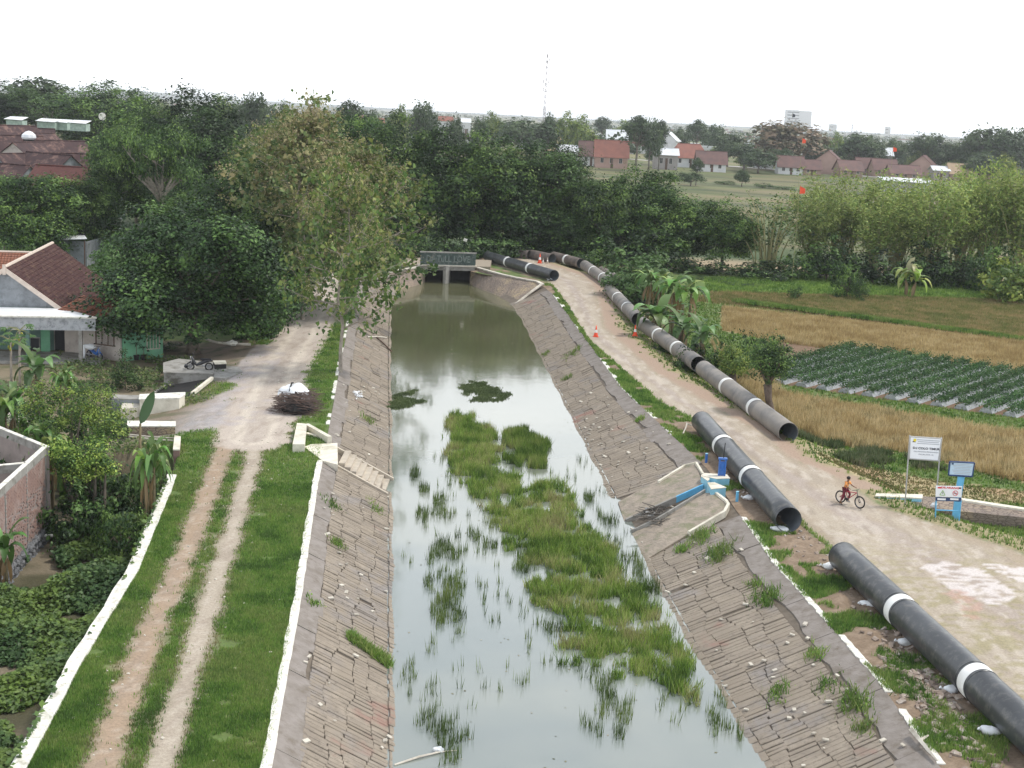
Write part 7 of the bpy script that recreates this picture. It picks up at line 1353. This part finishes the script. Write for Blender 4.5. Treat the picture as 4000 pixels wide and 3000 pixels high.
# ------------------------------------------------------------------ the village and the plain beyond
m_r1=mat('far red tile roof',(.29,.12,.09),(.22,.095,.075),scale=.4,bmp=0); m_r2=mat('far brown tile roof',(.17,.095,.085),(.12,.075,.07),scale=.4,bmp=0); m_r3=mat('far pale metal roof',(.70,.72,.75),(.60,.62,.65),scale=.3,bmp=0); m_r4=mat('far buff tile roof',(.42,.31,.20),(.34,.25,.17),scale=.4,bmp=0)
m_w1=mat('far white wall',(.66,.67,.68),(.55,.56,.57),scale=.4,bmp=0); m_w2=mat('far pink plaster wall',(.45,.30,.26),(.38,.26,.22),scale=.4,bmp=0); m_w3=mat('far bare cement wall',(.34,.32,.31),(.28,.26,.25),scale=.4,bmp=0); m_w4=mat('far brick wall',(.33,.23,.18),(.27,.19,.15),scale=.4,bmp=0)
HS=[(2158,531,70,620,0.3,m_r4,m_w4,'tan gabled house at the left end of the far village'),(2219,567,80,560,0,m_r3,m_w1,'white walled low house with pale roof next to the tan gable'),(2312,552,88,560,0,m_r2,m_w1,'dark roofed house with white pillars left of the orange roof'),(2393,549,125,545,0,m_r1,m_w2,'pink house with bright orange roof facing the far road'),(2416,508,82,680,0,m_r3,m_w1,'big white house with pale roof behind the orange roofed one'),(2621,517,66,680,1.2,m_r3,m_w1,'white gabled house right of the tall tree cluster'),(2605,580,90,560,0,m_r3,m_w3,'grey walled workshop with lean pale roof at the far road'),(2697,563,140,600,.1,m_r1,m_w1,'wide red hipped roof in the middle of the far village'),(2784,592,112,560,0,m_r2,m_w1,'long brown roof above a white wall beside the far road'),(2993,566,68,640,0,m_r1,m_w1,'small red roof peeking over garden trees'),(3094,610,98,575,0,m_r2,m_w1,'white plastered house with long dark roof by the far road'),(3175,625,70,575,0,m_r2,m_w4,'small brick house attached right of the white plastered one'),(3255,588,115,600,1.25,m_r2,m_w2,'house with big brown gable and pale barge boards'),(3325,627,92,580,.2,m_r2,m_w4,'low house with crossed dark roofs'),(3400,618,90,610,0,m_r2,m_w4,'brown roofed house in the tight far row'),(3462,622,92,600,.1,m_r2,m_w4,'reddish brown roof near the grey tower house'),(3457,577,66,660,0,m_r3,m_w3,'tall narrow grey house with flat pale roof'),(3540,646,118,585,.05,m_r2,m_w4,'wide buff walled house with low brown roof'),(3627,608,104,620,1.1,m_r2,m_w2,'big brick coloured gabled house near the right'),(3680,650,60,600,0,m_r3,m_w3,'small dark shed right of the big gabled house'),(3765,640,98,600,0,m_r4,m_w4,'yellowish roofed house among the right trees'),(3700,600,50,660,0,m_r1,m_w1,'tiny pinkish roof between the right trees'),(3957,622,76,620,0,m_r3,m_w3,'grey white block house near the right edge'),(3890,652,70,600,.2,m_r2,m_w4,'low roof just left of the grey white block house')]
BACK=[(1417,452,60,640,'reddish roof just above the middle grove'),(1480,462,40,640,'small grey roof left of a tiny orange roof'),(1590,470,30,600,'tiny orange roof above the grove'),(1740,455,55,700,'pink white house with orange roof above the grove'),(1820,462,35,760,'tiny white building right of the round far tree')]
for px,top,wpx,Y,rz,mr_,mw,l in HS:
    c=ATY(px,top,Y); w_=wpx*Y/FPX; dp=min(9,max(6,w_*.6)); hr=dp*(.30 if mr_ is not m_r3 else .12); 
    if rz>1: w_,dp=dp*1.2,w_; hr=dp*.26
    hr=max(hr,(c.z+1.7)*(.5 if mr_ is not m_r3 else .25)); dp=max(dp,7.5 if rz<1 else dp)
    hw_=c.z+1.7-hr
    simplehouse('village_house',l,(c.x,Y+dp*.5,-1.7),w_,dp,max(hw_,2.2),hr,rz,mr_,mw,group='houses of the far village',wins=3 if wpx>90 else 2,over=.9,hip=w_*.22 if 'hipped' in l else 0)
for px,top,wpx,Y,l in BACK:
    c=ATY(px,top,Y); w_=wpx*Y/FPX; simplehouse('village_house',l,(c.x,Y,-1.7),w_,7,max(2.4,c.z+1.7-2),2,.1,m_r1 if 'orange' in l or 'red' in l else m_r3,m_w1,group='houses above the grove',wins=2)
c=ATY(3537,697,455); root=empty('long_shed',(c.x,455,-1.7),'long white roofed open shed behind the bamboo row','shed'); w_=200*455/FPX; mb=MB(); mb.hexa([(c.x-w_/2,450,c.z-.9),(c.x+w_/2,450,c.z-1.2),(c.x+w_/2,458,c.z-.1),(c.x-w_/2,458,c.z)],[(c.x-w_/2,450,c.z-.75),(c.x+w_/2,450,c.z-1.05),(c.x+w_/2,458,c.z+.05),(c.x-w_/2,458,c.z+.15)]); mb.build('roof',m_r3,root)
for k in range(7): mb=MB(); mb.box((c.x-w_/2+w_*k/6,450.6,(c.z-2.6)/2),(.3,.3,c.z+.7)); mb.build('post',m_w3,root)
mb=MB(); mb.box((c.x,457,(c.z-2.8)/2),(w_,.3,c.z+1)); mb.build('back_wall',m_w1,root)
# far road
R=[G(a_,b_,-1.62) for a_,b_ in [(2150,600),(2300,611),(2500,624),(2700,641),(2900,652),(3100,668),(3300,682),(3500,696)]]; mb=MB()
up=[v+Vector((0,7,0)) for v in R]; mb.strip([v-Vector((0,7,0)) for v in R],up); tag(mb.build('far_road',mat('pale far road',(.50,.48,.46),(.42,.41,.40),scale=.1,bmp=0)),kind='structure')
G2='trees around the far village'
FT=[(1363,410,80,420,'fartall','small pointed tree on the skyline above the flowering trees'),(1560,420,85,560,'farbright','pale green round tree on the skyline above the grove'),(1655,405,95,520,'far0','grey green rounded tree standing highest above the grove'),(1780,462,66,480,'far1','dark round tree beside the pink white far house'),(1870,465,60,520,'far0','dark tree left of the pale tall one'),(1920,445,80,620,'farbright','pale tall bamboo like tree left of the lattice mast'),(2060,466,170,560,'far1','long dark tree mass just left of the lattice mast'),(2140,450,56,560,'far0','dark tree directly under the lattice mast'),(2215,445,80,600,'farbright','pale yellow green tree right of the lattice mast'),(2270,458,90,590,'farbright','wide pale green tree behind the pillared house'),(2352,463,50,900,'fartall','hazy pointed tree far behind the orange roof'),(2440,475,90,820,'farbright','hazy green trees beside the big white house'),(2490,465,90,530,'fartall','left half of the tall tree cluster in front of the white houses'),(2540,470,80,535,'far0','right half of the tall tree cluster'),(2578,480,44,540,'fartall','slim tree leaning right of the tall cluster'),(2660,500,60,700,'far1','dull tree behind the wide red roof, left side'),(2723,477,64,720,'fartall','hazy upright tree above the wide red roof'),(2790,492,80,760,'far0','hazy rounded tree right of the upright one'),(2845,520,100,640,'far1','dark tree behind the long brown roof'),(2910,560,110,585,'far0','garden trees by the road right of the long brown roof'),(2965,590,100,570,'far1','low bushy garden trees in front of the small red roof'),(3010,510,70,720,'far0','far tree left of the big brownish tree'),(3075,474,215,620,'farbrown','big brownish rounded tree below the pale high rise'),(3060,580,90,600,'far1','dark low tree under the big brownish one'),(3190,560,90,640,'far0','dark tree right of the big brownish tree'),(3265,520,50,760,'farbright','pale tree behind the brown gable'),(3350,520,140,640,'far1','wide dark tree behind the crossed roofs'),(3410,560,80,640,'far0','dark tree left of the tall narrow house'),(3500,545,100,680,'far1','rounded tree behind the tall narrow house'),(3580,590,60,640,'farbright','light tree left of the big brick gable'),(3640,528,130,640,'far0','spiky dark palms and trees right of centre village'),(3720,560,90,640,'far1','dark tree left of the right tree mass'),(3800,530,110,630,'far0','left part of the right skyline tree mass'),(3872,496,150,620,'far1','tallest part of the right skyline tree mass'),(3960,508,140,620,'far0','right end of the skyline tree mass at the edge'),(3840,600,120,600,'far0','garden trees in front of the right tree mass'),(3920,600,80,610,'farbright','lighter garden tree beside the block house'),(2722,622,36,430,'fartall','lone dark tree standing in the far fields'),(2700,672,70,425,'far1','low bush at the foot of the lone field tree'),(2900,665,50,440,'far0','bush in the far field right of the lone tree'),(1010,375,100,420,'far0','skyline tree left of the flowering trees'),(860,385,120,520,'farbright','pale hazy skyline tree left of centre'),(960,400,90,480,'far1','dark skyline tree behind the green spreading tree'),(1100,400,90,520,'far1','dark skyline tree behind the flowering tree'),(1450,440,90,520,'far0','dull tree beside the reddish far roof'),(620,395,120,620,'farbright','pale hazy tree right of the layered skyline tree'),(560,400,70,520,'far0','small skyline tree right of the layered dark tree'),(280,400,110,430,'far1','small dark tree between the skyline trees at left')]
PROTO['farbrown']=mktree('village_tree',dome(91,9,8,2,8),110,24,1.3,.75,[(.09,.10,.05),(.17,.14,.08),(.26,.19,.13)],.3,3,seed=3,low=-.7)
for px,top,wpx,Y,k,l in FT: place(k,px,Y,top,wpx*1.15,-1.7,l,'tree',G2)
rr=random.Random(21); seen=set()
for px in list(range(2180,3990,62)):
    px2=px+rr.uniform(-20,20); Y=rr.choice([600,625,650,680]); b0=1500-1055+ (px2-2000)*.0494; top=b0+19.7*5200/Y-rr.uniform(32,62)*600/Y*1.2
    nh=min(HS,key=lambda q:abs(q[0]-px2)); lb='low tree %s the %s'%('left of' if px2<nh[0] else 'right of',' '.join(nh[7].split()[:9])); kk_=rr.choice(['far0','far1','far0','farbright']); wd_=rr.uniform(60,105)
    while lb.split()[-1] in ('a','the','with','of','by','and','to','above','right','left','behind','its','in','at','long','big','under','far'): lb=' '.join(lb.split()[:-1])
    if lb in seen: continue
    seen.add(lb); place(kk_,px2,Y,top,wd_,-1.7,lb,'tree','low garden trees between the far houses')
for px,od in zip((2330,2480,2560,2640,2830,2980,3060,3230),('leftmost','second','third','fourth','fifth','sixth','seventh','rightmost')): place('bush1',px,rr.uniform(330,470),None,None,-1.6,'%s of the low shrubs on the bunds in the far fields'%od if od in ('leftmost','rightmost') else '%s from the left of the low shrubs on the far field bunds'%od,'shrub','shrubs on the far field bunds',h=rr.uniform(1.2,2.4),wm=rr.uniform(3,8))
PALM=None
# woods and distant settlement that read as one mass
n=1500; Yd=650*np.exp(RNG.random(n)*2.35); Xd=(RNG.random(n)*1.05-.5)*Yd*.86; kk=~((Yd<760)&(Xd>60)); Xd,Yd=Xd[kk],Yd[kk]; C=[];K=[];S=[]
for x,y in zip(Xd,Yd):
    h=RNG.uniform(6,15) if RNG.random()>.06 else RNG.uniform(15,20); m=44; c=RNG.normal(size=(m,3))*np.array([3.6,3.2,.28*h*.5])+np.array([x,y,-1.7+h*.6]); c[:,2]=np.clip(c[:,2],-1.5,None); C.append(c); K.append(np.full(m,RNG.random()))
C=np.concatenate(C);K=np.concatenate(K); V,F=leafquads(C,unit(RNG.normal(size=C.shape)*.6+np.array([0,0,.7])),2.3,.8); npmesh('distant_woods',V,F,m_leaf,col=leafcol(len(C),PAL_FAR,K),kind='stuff',label='distant woods fading into haze across the plain')
mb=MB(); rr=random.Random(6); mats=[m_r1,m_r2,m_r3,m_w1]
for i in range(420):
    y=700*math.exp(rr.random()*2.0); x=(rr.random()*1.0-.42)*y*.86; w_=rr.uniform(6,18); h=rr.uniform(3,7); mb.mi=rr.choice([0,1,2,2,3]); mb.box((x,y,-1.7+h),(w_,8,1.6)); mb.mi=3; mb.box((x,y,-1.7+h/2-.4),(w_*.9,7,h-.9))
mb.build('distant_settlement',mats,None,kind='stuff',label='scattered distant roofs and white walls of the town on the plain')
# pale high rise, masts
def highrise(px,top,wpx,Y,l,n=4):
    c=ATY(px,top,Y); w_=wpx*Y/FPX; h=c.z+1.7; root=empty('high_rise',(c.x,Y,-1.7),l,'building','distant high rise buildings'); mb=MB(); mb.box((c.x-w_*.23,Y,-1.7+h/2),(w_*.5,w_*.4,h)); mb.box((c.x+w_*.26,Y+6,-1.7+h*.49),(w_*.46,w_*.4,h*.98)); mb.build('tower_block',m_w1,root)
    for k in range(n): mb=MB(); mb.box((c.x-w_*.23,Y-w_*.2-.2,-1.7+h*(k+.8)/(n+.6)),(w_*.44,.3,h*.05)); mb.build('window_band',m_glass,root)
highrise(3120,430,100,4800,'pale wide high rise block fading in haze on the horizon',7); highrise(3255,485,30,3600,'faint small tower block right of the wide high rise',3); highrise(3470,495,22,3800,'faintest small tower near the right horizon',3)
def mast(px,top,Y,w_,l,col,arms=True):
    c=ATY(px,top,Y); h=c.z+1.7; root=empty('lattice_mast',(c.x,Y,-1.7),l,'mast'); m_=mat('mast paint '+l[:4],col,col,bmp=0); legs=[(math.cos(a)*w_,math.sin(a)*w_) for a in (.5,2.6,4.7)]
    for lx,ly in legs: mb=MB(); mb.cyl((c.x+lx,Y+ly,-1.7),(c.x+lx*.45,Y+ly*.45,h-1.7),w_*.13,n=4); mb.build('leg',m_,root)
    mb=MB(); n=int(h/(w_*3)); 
    for k in range(n):
        for j in range(3):
            a0=legs[j];a1=legs[(j+1)%3]; s0=1-.55*k/n; s1=1-.55*(k+1)/n; z0=-1.7+h*k/n; z1=-1.7+h*(k+1)/n; mb.cyl((c.x+a0[0]*s0,Y+a0[1]*s0,z0),(c.x+a1[0]*s1,Y+a1[1]*s1,z1),w_*.08,n=3)
    mb.build('lattice',m_,root,kind='stuff')
    if arms:
        for zf,ww in ((.66,1.5),(.58,1.3),(.88,1.2)):
            mb=MB(); mb.cyl((c.x-w_*ww,Y,h*zf),(c.x-w_*ww,Y,h*zf+h*.045),w_*.28,n=6); mb.cyl((c.x+w_*ww,Y,h*zf),(c.x+w_*ww,Y,h*zf+h*.045),w_*.28,n=6); mb.cyl((c.x-w_*ww,Y,h*zf),(c.x+w_*ww,Y,h*zf),w_*.1,n=4); mb.build('antenna',m_,root)
    mb=MB(); mb.cyl((c.x,Y,h-1.8),(c.x,Y,h+2),w_*.1,n=4); mb.build('lightning_rod',m_,root)
mast(2139,208,760,1.0,'tall grey lattice mast rising above the middle skyline',(.34,.32,.33)); mast(673,182,1300,.8,'faint tall thin mast fading above the left skyline',(.7,.7,.72),False); mast(3333,458,1100,.5,'thin short mast on the right skyline',(.45,.45,.47),False)
# low hills on the horizon
xs=np.linspace(-4600,3000,120); V=[];F=[]
for i,x in enumerate(xs): hgt=4+34*math.exp(-((x+2700)/500)**2)+10*math.exp(-((x+1500)/700)**2)+8*float(vnoise(x,0,.004,3)); V+=[(x,9000,-2),(x,9400,hgt),(x,10200,-2)]
for i in range(len(xs)-1): F+=[(i*3,i*3+3,i*3+4,i*3+1),(i*3+1,i*3+4,i*3+5,i*3+2)]
mb=MB(); mb.add(V,F); tag(mb.build('distant_hills',mat('wooded hill',(.05,.08,.04),(.04,.06,.03),scale=.01,bmp=0),smooth=True),kind='structure')
# ------------------------------------------------------------------ haze
hm=bpy.data.materials.new('haze'); hm.use_nodes=True; nt=hm.node_tree; nt.nodes.clear(); o_=nt.nodes.new('ShaderNodeOutputMaterial'); pv=nt.nodes.new('ShaderNodeVolumePrincipled'); pv.inputs['Color'].default_value=(.93,.96,1,1); pv.inputs['Density'].default_value=.00013; pv.inputs['Anisotropy'].default_value=.2; nt.links.new(pv.outputs[0],o_.inputs['Volume'])
mb=MB(); mb.box((0,6900,32),(13000,14300,74)); hz=mb.build('haze',hm); tag(hz,kind='stuff')
